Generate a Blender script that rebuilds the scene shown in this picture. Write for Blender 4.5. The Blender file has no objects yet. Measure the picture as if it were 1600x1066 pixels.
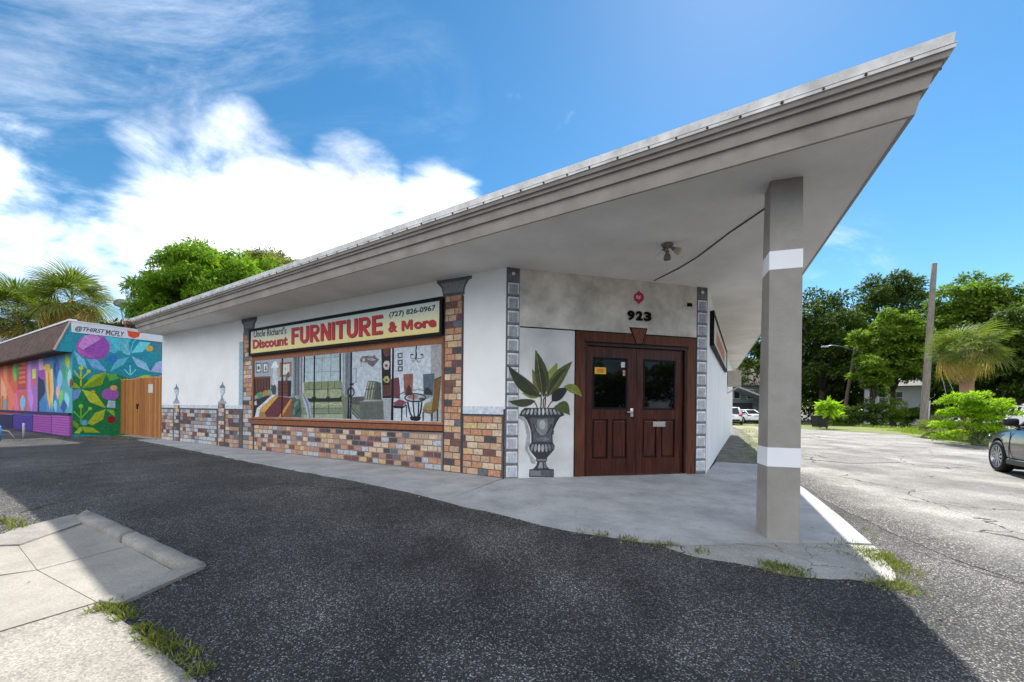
import bpy, bmesh, math, random
import numpy as np
from mathutils import Vector, Matrix
R_ = math.radians
scene = bpy.context.scene
C = scene.collection

# ---------------------------------------------------------------- camera
cam_data = bpy.data.cameras.new('camera')
cam_data.sensor_width = 36.0
cam_data.lens = 625.475 / 1600 * 36.0
cam_data.shift_y = (639.488 - 533.0) / 1600
cam_data.clip_start = 0.05
cam_data.clip_end = 3000
cam = bpy.data.objects.new('camera', cam_data)
C.objects.link(cam)
_r = 0.0108                                    # the camera was held a little off level
cam.matrix_world = Matrix(((math.cos(_r), -math.sin(_r), 0, 0), (0, 0, -1, 0), (math.sin(_r), math.cos(_r), 0, 1.2), (0, 0, 0, 1)))
scene.camera = cam

# ---------------------------------------------------------------- light
SUN_AZ, SUN_EL = R_(31.3), R_(49.7)
SUN_DIR = Vector((math.sin(SUN_AZ) * math.cos(SUN_EL), math.cos(SUN_AZ) * math.cos(SUN_EL), math.sin(SUN_EL)))
sl = bpy.data.lights.new('sun', 'SUN')
sl.energy = 2.35
sl.angle = R_(0.55)
sl.color = (1.0, 0.95, 0.87)
sun = bpy.data.objects.new('sun', sl)
C.objects.link(sun)
sun.rotation_euler = SUN_DIR.to_track_quat('Z', 'Y').to_euler()
scene.view_settings.view_transform = 'Standard'
scene.view_settings.look = 'None'
scene.view_settings.gamma = 1.0
scene.view_settings.use_curve_mapping = False
scene.view_settings.exposure = 1.97
scene.cycles.max_bounces = 8
scene.cycles.diffuse_bounces = 5
scene.cycles.transparent_max_bounces = 8
scene.cycles.use_denoising = True

# ---------------------------------------------------------------- sky
world = bpy.data.worlds.new('World')
scene.world = world
world.use_nodes = True
def build_world():
    nt = world.node_tree; N = nt.nodes; L = nt.links
    N.clear()
    out = N.new('ShaderNodeOutputWorld'); bg = N.new('ShaderNodeBackground')
    bg.inputs['Strength'].default_value = 0.05
    sky = N.new('ShaderNodeTexSky'); sky.sky_type = 'NISHITA'; sky.sun_disc = False
    sky.sun_elevation = SUN_EL; sky.sun_rotation = SUN_AZ
    sky.air_density = 1.0; sky.dust_density = 0.2; sky.ozone_density = 2.0; sky.altitude = 900
    hs = N.new('ShaderNodeHueSaturation'); hs.inputs['Saturation'].default_value = 1.28; hs.inputs['Hue'].default_value = 0.489; hs.inputs['Value'].default_value = 0.88
    L.new(sky.outputs[0], hs.inputs['Color'])
    tc = N.new('ShaderNodeTexCoord')
    def math_(op, a, b=None, clamp=False):
        n = N.new('ShaderNodeMath'); n.operation = op; n.use_clamp = clamp
        for i, v in enumerate((a, b)):
            if v is None: continue
            if isinstance(v, (int, float)): n.inputs[i].default_value = v
            else: L.new(v, n.inputs[i])
        return n.outputs[0]
    sep = N.new('ShaderNodeSeparateXYZ'); L.new(tc.outputs['Generated'], sep.inputs[0])
    # clouds lie in a flat layer overhead: direction / height gives their plan position
    h = math_('ADD', math_('MAXIMUM', sep.outputs[2], 0.0), 0.22)
    cx = math_('DIVIDE', sep.outputs[0], h); cy = math_('DIVIDE', sep.outputs[1], h)
    comb = N.new('ShaderNodeCombineXYZ'); L.new(cx, comb.inputs[0]); L.new(cy, comb.inputs[1])
    def noise(scale, detail, rough, dist=0.0, stretch=None, off=(0, 0, 0)):
        mp = N.new('ShaderNodeMapping'); L.new(comb.outputs[0], mp.inputs[0])
        mp.inputs['Location'].default_value = off
        if stretch: mp.inputs['Rotation'].default_value = (0, 0, stretch[0]); mp.inputs['Scale'].default_value = (stretch[1], stretch[2], 1)
        n = N.new('ShaderNodeTexNoise'); n.inputs['Scale'].default_value = scale; n.inputs['Detail'].default_value = detail
        n.inputs['Roughness'].default_value = rough; n.inputs['Distortion'].default_value = dist
        L.new(mp.outputs[0], n.inputs['Vector']); return n.outputs[0]
    def blob(d, r0, r1):
        d = Vector(d).normalized()
        v = N.new('ShaderNodeVectorMath'); v.operation = 'DOT_PRODUCT'
        nv = N.new('ShaderNodeVectorMath'); nv.operation = 'NORMALIZE'; L.new(tc.outputs['Generated'], nv.inputs[0])
        L.new(nv.outputs[0], v.inputs[0]); v.inputs[1].default_value = d
        m = N.new('ShaderNodeMapRange'); m.interpolation_type = 'SMOOTHSTEP'
        m.inputs['From Min'].default_value = math.cos(r0); m.inputs['From Max'].default_value = math.cos(r1)
        L.new(v.outputs['Value'], m.inputs['Value']); return m.outputs[0]
    fine = noise(2.6, 9, 0.62, 0.35, (0.5, 1.0, 1.5))
    big = noise(0.9, 7, 0.58, 0.2, None, (3.1, 1.7, 0))
    wisp = noise(1.6, 10, 0.68, 1.2, (-0.5, 0.7, 1.7), (5, 2, 0))
    cover = None
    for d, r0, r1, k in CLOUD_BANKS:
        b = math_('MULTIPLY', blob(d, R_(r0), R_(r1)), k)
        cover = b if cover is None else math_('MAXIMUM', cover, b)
    f = math_('ADD', math_('MULTIPLY', cover, 1.25), math_('MULTIPLY', math_('SUBTRACT', fine, 0.5), 2.1))
    mr = N.new('ShaderNodeMapRange'); mr.interpolation_type = 'SMOOTHSTEP'
    mr.inputs['From Min'].default_value = 0.28; mr.inputs['From Max'].default_value = 1.45; L.new(f, mr.inputs['Value'])
    thin = None
    for d, r0, r1, k in CIRRUS:
        b = math_('MULTIPLY', blob(d, R_(r0), R_(r1)), k)
        thin = b if thin is None else math_('MAXIMUM', thin, b)
    mr2 = N.new('ShaderNodeMapRange'); mr2.interpolation_type = 'SMOOTHSTEP'
    mr2.inputs['From Min'].default_value = 0.42; mr2.inputs['From Max'].default_value = 0.85; L.new(wisp, mr2.inputs['Value'])
    cir = math_('MULTIPLY', mr2.outputs[0], thin)
    fac = math_('MAXIMUM', mr.outputs[0], cir, True)
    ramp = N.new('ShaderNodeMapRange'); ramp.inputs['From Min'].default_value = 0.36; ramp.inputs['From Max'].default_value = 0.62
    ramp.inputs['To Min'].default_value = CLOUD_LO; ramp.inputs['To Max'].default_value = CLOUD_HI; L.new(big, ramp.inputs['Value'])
    cc = N.new('ShaderNodeCombineXYZ')
    # clouds low over the horizon are seen through more air: dimmer and bluer
    lo = N.new('ShaderNodeMapRange'); lo.interpolation_type = 'SMOOTHSTEP'; lo.inputs['From Min'].default_value = 0.08; lo.inputs['From Max'].default_value = 0.45; lo.inputs['To Min'].default_value = 0.2; L.new(sep.outputs[2], lo.inputs['Value'])
    def lift(k): return math_('MULTIPLY', ramp.outputs[0], math_('POWER', lo.outputs[0], k))
    L.new(lift(1.12), cc.inputs[0]); L.new(lift(1.0), cc.inputs[1]); L.new(math_('MULTIPLY', lift(0.84), 1.02), cc.inputs[2])
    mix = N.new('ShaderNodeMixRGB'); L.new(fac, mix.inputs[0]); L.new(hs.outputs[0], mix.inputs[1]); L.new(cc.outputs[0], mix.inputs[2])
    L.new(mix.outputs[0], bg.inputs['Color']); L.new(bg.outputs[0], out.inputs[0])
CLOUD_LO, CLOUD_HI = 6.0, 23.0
# soft-edged cloud banks: direction, outer and inner radius in degrees, density
def _dirs(P): return [(x, y, z - 1.2) for x, y, z in P]
_bank = _dirs([(-1.251,1.000,1.537),(-1.043,1.000,1.540),(-0.803,1.000,1.574),(-0.597,1.000,1.672),(-0.389,1.000,1.691),(-0.197,1.000,1.669),(-0.807,1.000,1.886),(-0.686,1.000,1.807),(-1.762,1.000,1.516)])
CLOUD_BANKS = [(d, r0, r1, k) for d, (r0, r1, k) in zip(_bank, ((10, 1, .62), (10, 1, .68), (11, 1, .9), (10.5, 1, .9), (10, 1, .9), (9, 1, .9), (8, 1, .5), (8.5, 1, .66), (22, 6, .85)))]
CLOUD_BANKS += [((-2.2, -0.2, 0.6), 44, 14, 1.0), ((0.4, -1, 0.5), 42, 14, 0.95), ((-0.8, -1, 0.7), 46, 16, 1.0), ((1.6, -1, 0.45), 34, 10, 0.9)]  # unseen banks beside and behind the camera, added to brighten the shaded walls
_cir = _dirs([(-0.969,1.000,2.084),(-1.142,1.000,1.858),(-0.809,1.000,2.118),(-0.328,1.000,1.931),(0.796,1.000,1.544),(-1.193,1.000,2.114)])
CIRRUS = [(d, r0, r1, k) for d, (r0, r1, k) in zip(_cir, ((18, 2, .26), (16, 2, .15), (13, 1, .3), (12, 1, .12), (7, 1, .5), (14, 2, .18)))] + [((0.3, -1, 1.2), 40, 10, 0.5)]
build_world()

# ---------------------------------------------------------------- helpers
def lin(hexs, k=1.0):
    v = [int(hexs[i:i + 2], 16) / 255 for i in (0, 2, 4)]
    v = [(c / 12.92 if c <= 0.04045 else ((c + 0.055) / 1.055) ** 2.4) * k for c in v]
    return tuple(min(c, 0.88) for c in v)
_mats = {}
def pmat(name, col, rough=0.65, var=0.12, scale=6.0, bump=0.0, bscale=60.0, metal=0.0, spec=0.4, coat=0.0, col2=None, stretch=None, detail=5):
    """Principled surface whose colour drifts with object-space noise."""
    if name in _mats: return _mats[name]
    m = bpy.data.materials.new(name); m.use_nodes = True; _mats[name] = m
    nt = m.node_tree; N = nt.nodes; L = nt.links; b = N['Principled BSDF']
    tc = N.new('ShaderNodeTexCoord'); mp = N.new('ShaderNodeMapping'); L.new(tc.outputs['Object'], mp.inputs[0])
    geo = N.new('ShaderNodeNewGeometry'); L.new(geo.outputs['Position'], mp.inputs[0])
    if stretch: mp.inputs['Scale'].default_value = stretch
    n = N.new('ShaderNodeTexNoise'); n.inputs['Scale'].default_value = scale; n.inputs['Detail'].default_value = detail; n.inputs['Roughness'].default_value = 0.6
    L.new(mp.outputs[0], n.inputs['Vector'])
    r = N.new('ShaderNodeValToRGB'); r.color_ramp.elements[0].position = 0.3; r.color_ramp.elements[1].position = 0.7
    c1 = tuple(max(0, c * (1 - var)) for c in col); c2 = col2 or tuple(min(0.9, c * (1 + var)) for c in col)
    r.color_ramp.elements[0].color = (*c1, 1); r.color_ramp.elements[1].color = (*c2, 1)
    L.new(n.outputs[0], r.inputs[0]); L.new(r.outputs[0], b.inputs['Base Color'])
    b.inputs['Roughness'].default_value = rough; b.inputs['Metallic'].default_value = metal
    b.inputs['Specular IOR Level'].default_value = spec
    if coat: b.inputs['Coat Weight'].default_value = coat; b.inputs['Coat Roughness'].default_value = 0.04
    if bump:
        n2 = N.new('ShaderNodeTexNoise'); n2.inputs['Scale'].default_value = bscale; n2.inputs['Detail'].default_value = 6; L.new(mp.outputs[0], n2.inputs['Vector'])
        bp = N.new('ShaderNodeBump'); bp.inputs['Strength'].default_value = bump; bp.inputs['Distance'].default_value = 0.01
        L.new(n2.outputs[0], bp.inputs['Height']); L.new(bp.outputs[0], b.inputs['Normal'])
    return m
def paint(hexs, k=1.25, var=0.26):
    """Wall paint as it reads in the photograph."""
    return pmat('paint_' + hexs + ('' if k == 1.25 else '_%d' % int(k * 100)), lin(hexs, k), 0.6, var, 13.0, 0.15, 90.0, spec=0.25, detail=8)
def leafmat(name, cols, trans=0.3, rough=0.5):
    if name in _mats: return _mats[name]
    m = bpy.data.materials.new(name); m.use_nodes = True; _mats[name] = m
    nt = m.node_tree; N = nt.nodes; L = nt.links; b = N['Principled BSDF']; out = N['Material Output']
    geo = N.new('ShaderNodeNewGeometry'); r = N.new('ShaderNodeValToRGB')
    e = r.color_ramp.elements
    while len(e) < len(cols): e.new(0.5)
    for i, c in enumerate(cols): e[i].position = i / max(1, len(cols) - 1); e[i].color = (*c, 1)
    L.new(geo.outputs['Random Per Island'], r.inputs[0]); L.new(r.outputs[0], b.inputs['Base Color'])
    b.inputs['Roughness'].default_value = 0.65; b.inputs['Specular IOR Level'].default_value = 0.12
    t = N.new('ShaderNodeBsdfTranslucent'); mul = N.new('ShaderNodeMixRGB'); mul.blend_type = 'MULTIPLY'; mul.inputs[0].default_value = 1
    mul.inputs[2].default_value = (1.5, 1.7, 0.7, 1); L.new(r.outputs[0], mul.inputs[1]); L.new(mul.outputs[0], t.inputs['Color'])
    mx = N.new('ShaderNodeMixShader'); mx.inputs[0].default_value = trans
    L.new(b.outputs[0], mx.inputs[1]); L.new(t.outputs[0], mx.inputs[2]); L.new(mx.outputs[0], out.inputs['Surface'])
    return m

def link(name, me, mat=None, parent=None):
    o = bpy.data.objects.new(name, me); C.objects.link(o)
    if mat is not None and me is not None and not me.materials: me.materials.append(mat)
    if parent is not None:
        o.parent = parent
        o.matrix_parent_inverse = parent.matrix_world.inverted() if parent.type != 'EMPTY' else Matrix.Translation(-Vector(parent.location))
    return o
def obj(name, bm, mat=None, parent=None, smooth=False, recalc=True):
    if recalc: bmesh.ops.recalc_face_normals(bm, faces=bm.faces)
    me = bpy.data.meshes.new(name); bm.to_mesh(me); bm.free()
    if smooth:
        for p in me.polygons: p.use_smooth = True
    return link(name, me, mat, parent)
def tag(o, label, cat, group=None):
    o['label'] = label; o['category'] = cat
    if group: o['group'] = group
    return o
def struct(o): o['kind'] = 'structure'; return o
def stuff(o): o['kind'] = 'stuff'; return o
def thing(name, label, cat, loc=(0, 0, 0), group=None):
    o = bpy.data.objects.new(name, None); C.objects.link(o); o.location = loc; o.empty_display_size = 0.2
    return tag(o, label, cat, group)
def npmesh(name, V, F, mat=None, parent=None, smooth=False):
    """mesh from numpy vertex and (n,k) face arrays"""
    V = np.asarray(V, np.float32); F = np.asarray(F, np.int32)
    me = bpy.data.meshes.new(name)
    me.vertices.add(len(V)); me.vertices.foreach_set('co', V.ravel())
    k = F.shape[1]
    me.loops.add(F.size); me.loops.foreach_set('vertex_index', F.ravel())
    me.polygons.add(len(F)); me.polygons.foreach_set('loop_start', np.arange(0, F.size, k, dtype=np.int32))
    if smooth: me.polygons.foreach_set('use_smooth', np.ones(len(F), bool))
    me.update(calc_edges=True)
    return link(name, me, mat, parent)
def bx(bm, c, s, rot=None, bev=0.0):
    """axis box centre c size s, optional 3x3 rot"""
    r = bmesh.ops.create_cube(bm, size=1.0)
    M = Matrix.Translation(Vector(c)) @ (rot.to_4x4() if rot else Matrix()) @ Matrix.Diagonal((s[0], s[1], s[2], 1))
    bmesh.ops.transform(bm, matrix=M, verts=r['verts'])
    if bev:
        es = {e for v in r['verts'] for e in v.link_edges}
        bmesh.ops.bevel(bm, geom=list(es), offset=bev, segments=2, affect='EDGES', profile=0.5)
def tube(bm, pts, rad, seg=8, caps=True):
    pts = [Vector(p) for p in pts]; n = len(pts)
    rad = rad if isinstance(rad, (list, tuple)) else [rad] * n
    rings = []; ref = Vector((0, 0, 1))
    for i, p in enumerate(pts):
        d = (pts[min(i + 1, n - 1)] - pts[max(i - 1, 0)]).normalized()
        a = d.cross(ref if abs(d.z) < 0.95 else Vector((1, 0, 0))).normalized(); b = d.cross(a)
        rings.append([bm.verts.new(p + (a * math.cos(t) + b * math.sin(t)) * rad[i]) for t in [2 * math.pi * k / seg for k in range(seg)]])
    for i in range(n - 1):
        for k in range(seg):
            bm.faces.new((rings[i][k], rings[i][(k + 1) % seg], rings[i + 1][(k + 1) % seg], rings[i + 1][k]))
    if caps:
        bm.faces.new(rings[0][::-1]); bm.faces.new(rings[-1])
def lathe(bm, prof, seg=20, M=None):
    rings = []
    for r, z in prof:
        rings.append([bm.verts.new((r * math.cos(2 * math.pi * k / seg), r * math.sin(2 * math.pi * k / seg), z)) for k in range(seg)])
    for i in range(len(rings) - 1):
        for k in range(seg): bm.faces.new((rings[i][k], rings[i][(k + 1) % seg], rings[i + 1][(k + 1) % seg], rings[i + 1][k]))
    bm.faces.new(rings[0][::-1]); bm.faces.new(rings[-1])
    if M is not None: bmesh.ops.transform(bm, matrix=M, verts=[v for r in rings for v in r])
class Frame:
    """a vertical wall plane: s along it, z up, o outward"""
    def __init__(self, origin, d, n):
        self.o = Vector((origin[0], origin[1], 0)); self.d = Vector((d[0], d[1], 0)); self.n = Vector((n[0], n[1], 0))
        self.rot = Matrix((self.d, Vector((0, 0, 1)), self.n)).transposed()      # columns s, z, o
    def p(self, s, z, o=0.0): return self.o + self.d * s + Vector((0, 0, z)) + self.n * o
    def box(self, bm, s0, s1, z0, z1, o0, o1, bev=0.0):
        bx(bm, self.p((s0 + s1) / 2, (z0 + z1) / 2, (o0 + o1) / 2), (abs(s1 - s0), abs(z1 - z0), abs(o1 - o0)), self.rot, bev)
    def prism(self, bm, pts, o0, o1):
        a = [bm.verts.new(self.p(s, z, o1)) for s, z in pts]; b = [bm.verts.new(self.p(s, z, o0)) for s, z in pts]
        n = len(pts); bm.faces.new(a); bm.faces.new(b[::-1])
        for i in range(n): bm.faces.new((a[i], b[i], b[(i + 1) % n], a[(i + 1) % n]))
    def boxo(self, name, mat, parent, s0, s1, z0, z1, o0, o1, bev=0.0):
        bm = bmesh.new(); self.box(bm, s0, s1, z0, z1, o0, o1, bev); return obj(name, bm, mat, parent)
    def poly(self, name, mat, parent, pts, o0, o1):
        bm = bmesh.new(); self.prism(bm, pts, o0, o1); return obj(name, bm, mat, parent)
    def ring(self, name, mat, parent, s0, s1, z0, z1, w, o0, o1):
        """rectangular frame of width w"""
        bm = bmesh.new(); s0, s1 = min(s0, s1), max(s0, s1)
        self.box(bm, s0, s1, z1 - w, z1, o0, o1); self.box(bm, s0, s1, z0, z0 + w, o0, o1)
        self.box(bm, s0, s0 + w, z0 + w, z1 - w, o0, o1); self.box(bm, s1 - w, s1, z0 + w, z1 - w, o0, o1)
        return obj(name, bm, mat, parent)
def text_on(fr, name, body, s0, s1, z0, z1, o, mat, parent, bold=0.0, depth=0.004, shear=0.0, up=0.0):
    """lettering fitted into a box of the wall; s0 is the end where reading starts; up slants the line"""
    cu = bpy.data.curves.new(name, 'FONT'); cu.body = body; cu.offset = bold; cu.extrude = 0.02; cu.shear = shear; cu.resolution_u = 3
    t = bpy.data.objects.new(name, cu); C.objects.link(t)
    dg = bpy.context.evaluated_depsgraph_get(); dg.update()
    me = bpy.data.meshes.new_from_object(t.evaluated_get(dg)); bpy.data.objects.remove(t); bpy.data.curves.remove(cu)
    n = len(me.vertices); co = np.empty(n * 3); me.vertices.foreach_get('co', co); co = co.reshape(-1, 3)
    lo, hi = co.min(0), co.max(0)
    u = (co[:, 0] - lo[0]) / (hi[0] - lo[0]); v = (co[:, 1] - lo[1]) / (hi[1] - lo[1]); w = (co[:, 2] - lo[2]) / (hi[2] - lo[2])
    s = s0 + (s1 - s0) * u; z = z0 + (z1 - z0) * v + up * u; oo = o + depth * w
    P = np.array(fr.o)[None] + np.outer(s, np.array(fr.d)) + np.outer(z, (0, 0, 1)) + np.outer(oo, np.array(fr.n))
    me.vertices.foreach_set('co', P.astype(np.float32).ravel())
    if (s1 - s0) < 0: me.flip_normals()
    me.update(); me.materials.clear()
    return link(name, me, mat, parent)
def gz(x, y):
    p = -0.0223 * (x + 0.125) + 0.036 * (y - 7.0)
    z = 0.5 * (p - math.sqrt(p * p + 0.0009))
    return 0.5 * (z - 0.25 + math.sqrt((z + 0.25) ** 2 + 0.0009))
def inside(x, y, P):
    c = False; n = len(P)
    for i in range(n):
        x1, y1 = P[i]; x2, y2 = P[i - 1]
        if (y1 > y) != (y2 > y) and x < (x2 - x1) * (y - y1) / (y2 - y1) + x1: c = not c
    return c
def rough_line(P, step, amp, seed, closed=True):
    """polyline resampled with an uneven edge"""
    rr = random.Random(seed); out = []
    n = len(P)
    for i in range(n if closed else n - 1):
        a, b = Vector(P[i]), Vector(P[(i + 1) % n]); l = (b - a).length; k = max(1, int(l / step))
        for j in range(k):
            q = a.lerp(b, j / k)
            if j: q = q + Vector((rr.uniform(-amp, amp), rr.uniform(-amp, amp)))
            out.append((q.x, q.y))
    if not closed: out.append(tuple(P[-1]))
    return out
def sheet(name, pts, top, mat, parent=None, thick=0.0, maxlen=1.5):
    """a sheet that follows the lie of the land at height `top` above it"""
    bm = bmesh.new()
    f = bm.faces.new([bm.verts.new((x, y, 0)) for x, y in pts])
    bmesh.ops.triangulate(bm, faces=[f])
    for _ in range(7):
        es = [e for e in bm.edges if e.calc_length() > maxlen * max(1, (e.verts[0].co.length + e.verts[1].co.length) / 24)]
        if not es: break
        bmesh.ops.subdivide_edges(bm, edges=es, cuts=1); bmesh.ops.triangulate(bm, faces=bm.faces)
    for v in bm.verts: v.co.z = gz(v.co.x, v.co.y) + top
    bmesh.ops.recalc_face_normals(bm, faces=bm.faces)
    if sum(f.normal.z for f in bm.faces) < 0: bmesh.ops.reverse_faces(bm, faces=bm.faces)
    if thick:
        be = [e for e in bm.edges if e.is_boundary]
        r = bmesh.ops.extrude_edge_only(bm, edges=be)
        for v in r['geom']:
            if isinstance(v, bmesh.types.BMVert): v.co.z -= thick
    return obj(name, bm, mat, parent, recalc=False)

# ---------------------------------------------------------------- ground materials
def asphalt(name, dark, light, chip, chip_amt, scale=95.0, cracks=False, bump=0.6, patch=None, blend=None):
    m = bpy.data.materials.new(name); m.use_nodes = True
    nt = m.node_tree; N = nt.nodes; L = nt.links; b = N['Principled BSDF']
    geo = N.new('ShaderNodeNewGeometry')
    v = N.new('ShaderNodeTexVoronoi'); v.inputs['Scale'].default_value = scale; L.new(geo.outputs['Position'], v.inputs['Vector'])
    sepc = N.new('ShaderNodeSeparateColor'); L.new(v.outputs['Color'], sepc.inputs[0])
    r = N.new('ShaderNodeValToRGB'); e = r.color_ramp.elements
    e[0].position = 0; e[0].color = (*dark, 1); e[1].position = 1; e[1].color = (*chip, 1)
    e2 = e.new(1 - chip_amt - 0.12); e2.color = (*light, 1); e3 = e.new(1 - chip_amt); e3.color = tuple((a * .6 + c * .4) for a, c in zip(light, chip)) + (1,)
    L.new(sepc.outputs[0], r.inputs[0])
    n = N.new('ShaderNodeTexNoise'); n.inputs['Scale'].default_value = 0.9; n.inputs['Detail'].default_value = 9; n.inputs['Roughness'].default_value = 0.65; L.new(geo.outputs['Position'], n.inputs['Vector'])
    mr = N.new('ShaderNodeMapRange'); mr.inputs['From Min'].default_value = 0.3; mr.inputs['From Max'].default_value = 0.7; mr.inputs['To Min'].default_value = 0.52; mr.inputs['To Max'].default_value = 1.5; L.new(n.outputs[0], mr.inputs['Value'])
    mul = N.new('ShaderNodeMixRGB'); mul.blend_type = 'MULTIPLY'; mul.inputs[0].default_value = 1; L.new(r.outputs[0], mul.inputs[1]); L.new(mr.outputs[0], mul.inputs[2])
    col = mul.outputs[0]
    if patch:
        n3 = N.new('ShaderNodeTexNoise'); n3.inputs['Scale'].default_value = 0.42; n3.inputs['Detail'].default_value = 9; n3.inputs['Roughness'].default_value = 0.62; L.new(geo.outputs['Position'], n3.inputs['Vector'])
        m3 = N.new('ShaderNodeMapRange'); m3.inputs['From Min'].default_value = 0.43; m3.inputs['From Max'].default_value = 0.66; L.new(n3.outputs[0], m3.inputs['Value'])
        mx = N.new('ShaderNodeMixRGB'); mx.blend_type = 'MULTIPLY'; mx.inputs[2].default_value = (*patch, 1); L.new(m3.outputs[0], mx.inputs[0]); L.new(col, mx.inputs[1]); col = mx.outputs[0]
    h = v.outputs['Distance']
    if cracks:
        nd = N.new('ShaderNodeTexNoise'); nd.inputs['Scale'].default_value = 1.3; nd.inputs['Detail'].default_value = 5; L.new(geo.outputs['Position'], nd.inputs['Vector'])
        va = N.new('ShaderNodeVectorMath'); va.operation = 'MULTIPLY_ADD'; L.new(nd.outputs['Color'], va.inputs[0]); va.inputs[1].default_value = (1.1, 1.1, 0); L.new(geo.outputs['Position'], va.inputs[2])
        ve = N.new('ShaderNodeTexVoronoi'); ve.feature = 'DISTANCE_TO_EDGE'; ve.inputs['Scale'].default_value = 0.55; L.new(va.outputs[0], ve.inputs['Vector'])
        nk = N.new('ShaderNodeTexNoise'); nk.inputs['Scale'].default_value = 0.5; L.new(geo.outputs['Position'], nk.inputs['Vector'])
        wd = N.new('ShaderNodeMapRange'); wd.inputs['From Min'].default_value = 0.45; wd.inputs['From Max'].default_value = 0.65; wd.inputs['To Min'].default_value = 0.0; wd.inputs['To Max'].default_value = 0.011; L.new(nk.outputs[0], wd.inputs['Value'])
        lt = N.new('ShaderNodeMath'); lt.operation = 'LESS_THAN'; L.new(ve.outputs['Distance'], lt.inputs[0]); L.new(wd.outputs[0], lt.inputs[1])
        mc = N.new('ShaderNodeMixRGB'); L.new(lt.outputs[0], mc.inputs[0]); L.new(col, mc.inputs[1]); mc.inputs[2].default_value = (0.035, 0.032, 0.028, 1); col = mc.outputs[0]
    if blend:                     # where the old surface wears through to the coarse one at its ragged edge
        r2 = N.new('ShaderNodeValToRGB'); e = r2.color_ramp.elements; e[0].color = (*blend[0], 1); e[1].color = (*blend[2], 1); q = e.new(0.81); q.color = (*blend[1], 1); L.new(sepc.outputs[0], r2.inputs[0])
        at = N.new('ShaderNodeAttribute'); at.attribute_name = 'wear'
        ne = N.new('ShaderNodeTexNoise'); ne.inputs['Scale'].default_value = 2.2; ne.inputs['Detail'].default_value = 9; ne.inputs['Roughness'].default_value = 0.7; L.new(geo.outputs['Position'], ne.inputs['Vector'])
        ad = N.new('ShaderNodeMath'); ad.operation = 'ADD'; L.new(at.outputs['Fac'], ad.inputs[0]); L.new(ne.outputs[0], ad.inputs[1])
        me_ = N.new('ShaderNodeMapRange'); me_.inputs['From Min'].default_value = 0.62; me_.inputs['From Max'].default_value = 1.15; L.new(ad.outputs[0], me_.inputs['Value'])
        mb_ = N.new('ShaderNodeMixRGB'); L.new(me_.outputs[0], mb_.inputs[0]); L.new(r2.outputs[0], mb_.inputs[1]); L.new(col, mb_.inputs[2]); col = mb_.outputs[0]
    L.new(col, b.inputs['Base Color']); b.inputs['Roughness'].default_value = 0.85; b.inputs['Specular IOR Level'].default_value = 0.3
    bp = N.new('ShaderNodeBump'); bp.inputs['Strength'].default_value = bump; bp.inputs['Distance'].default_value = 0.006; bp.invert = True
    L.new(h, bp.inputs['Height']); L.new(bp.outputs[0], b.inputs['Normal'])
    return m
M_ASPH = asphalt('lot_asphalt', (0.013, 0.0128, 0.0135), (0.041, 0.040, 0.0415), (0.25, 0.245, 0.237), 0.10, 128.0, True, 0.9, (1.95, 1.9, 1.8))
M_ROAD = asphalt('street_asphalt', (0.15, 0.143, 0.132), (0.265, 0.255, 0.238), (0.42, 0.41, 0.385), 0.12, 90.0, True, 0.7, (0.55, 0.555, 0.57), ((0.02, 0.019, 0.019), (0.07, 0.067, 0.064), (0.40, 0.39, 0.37)))
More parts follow.
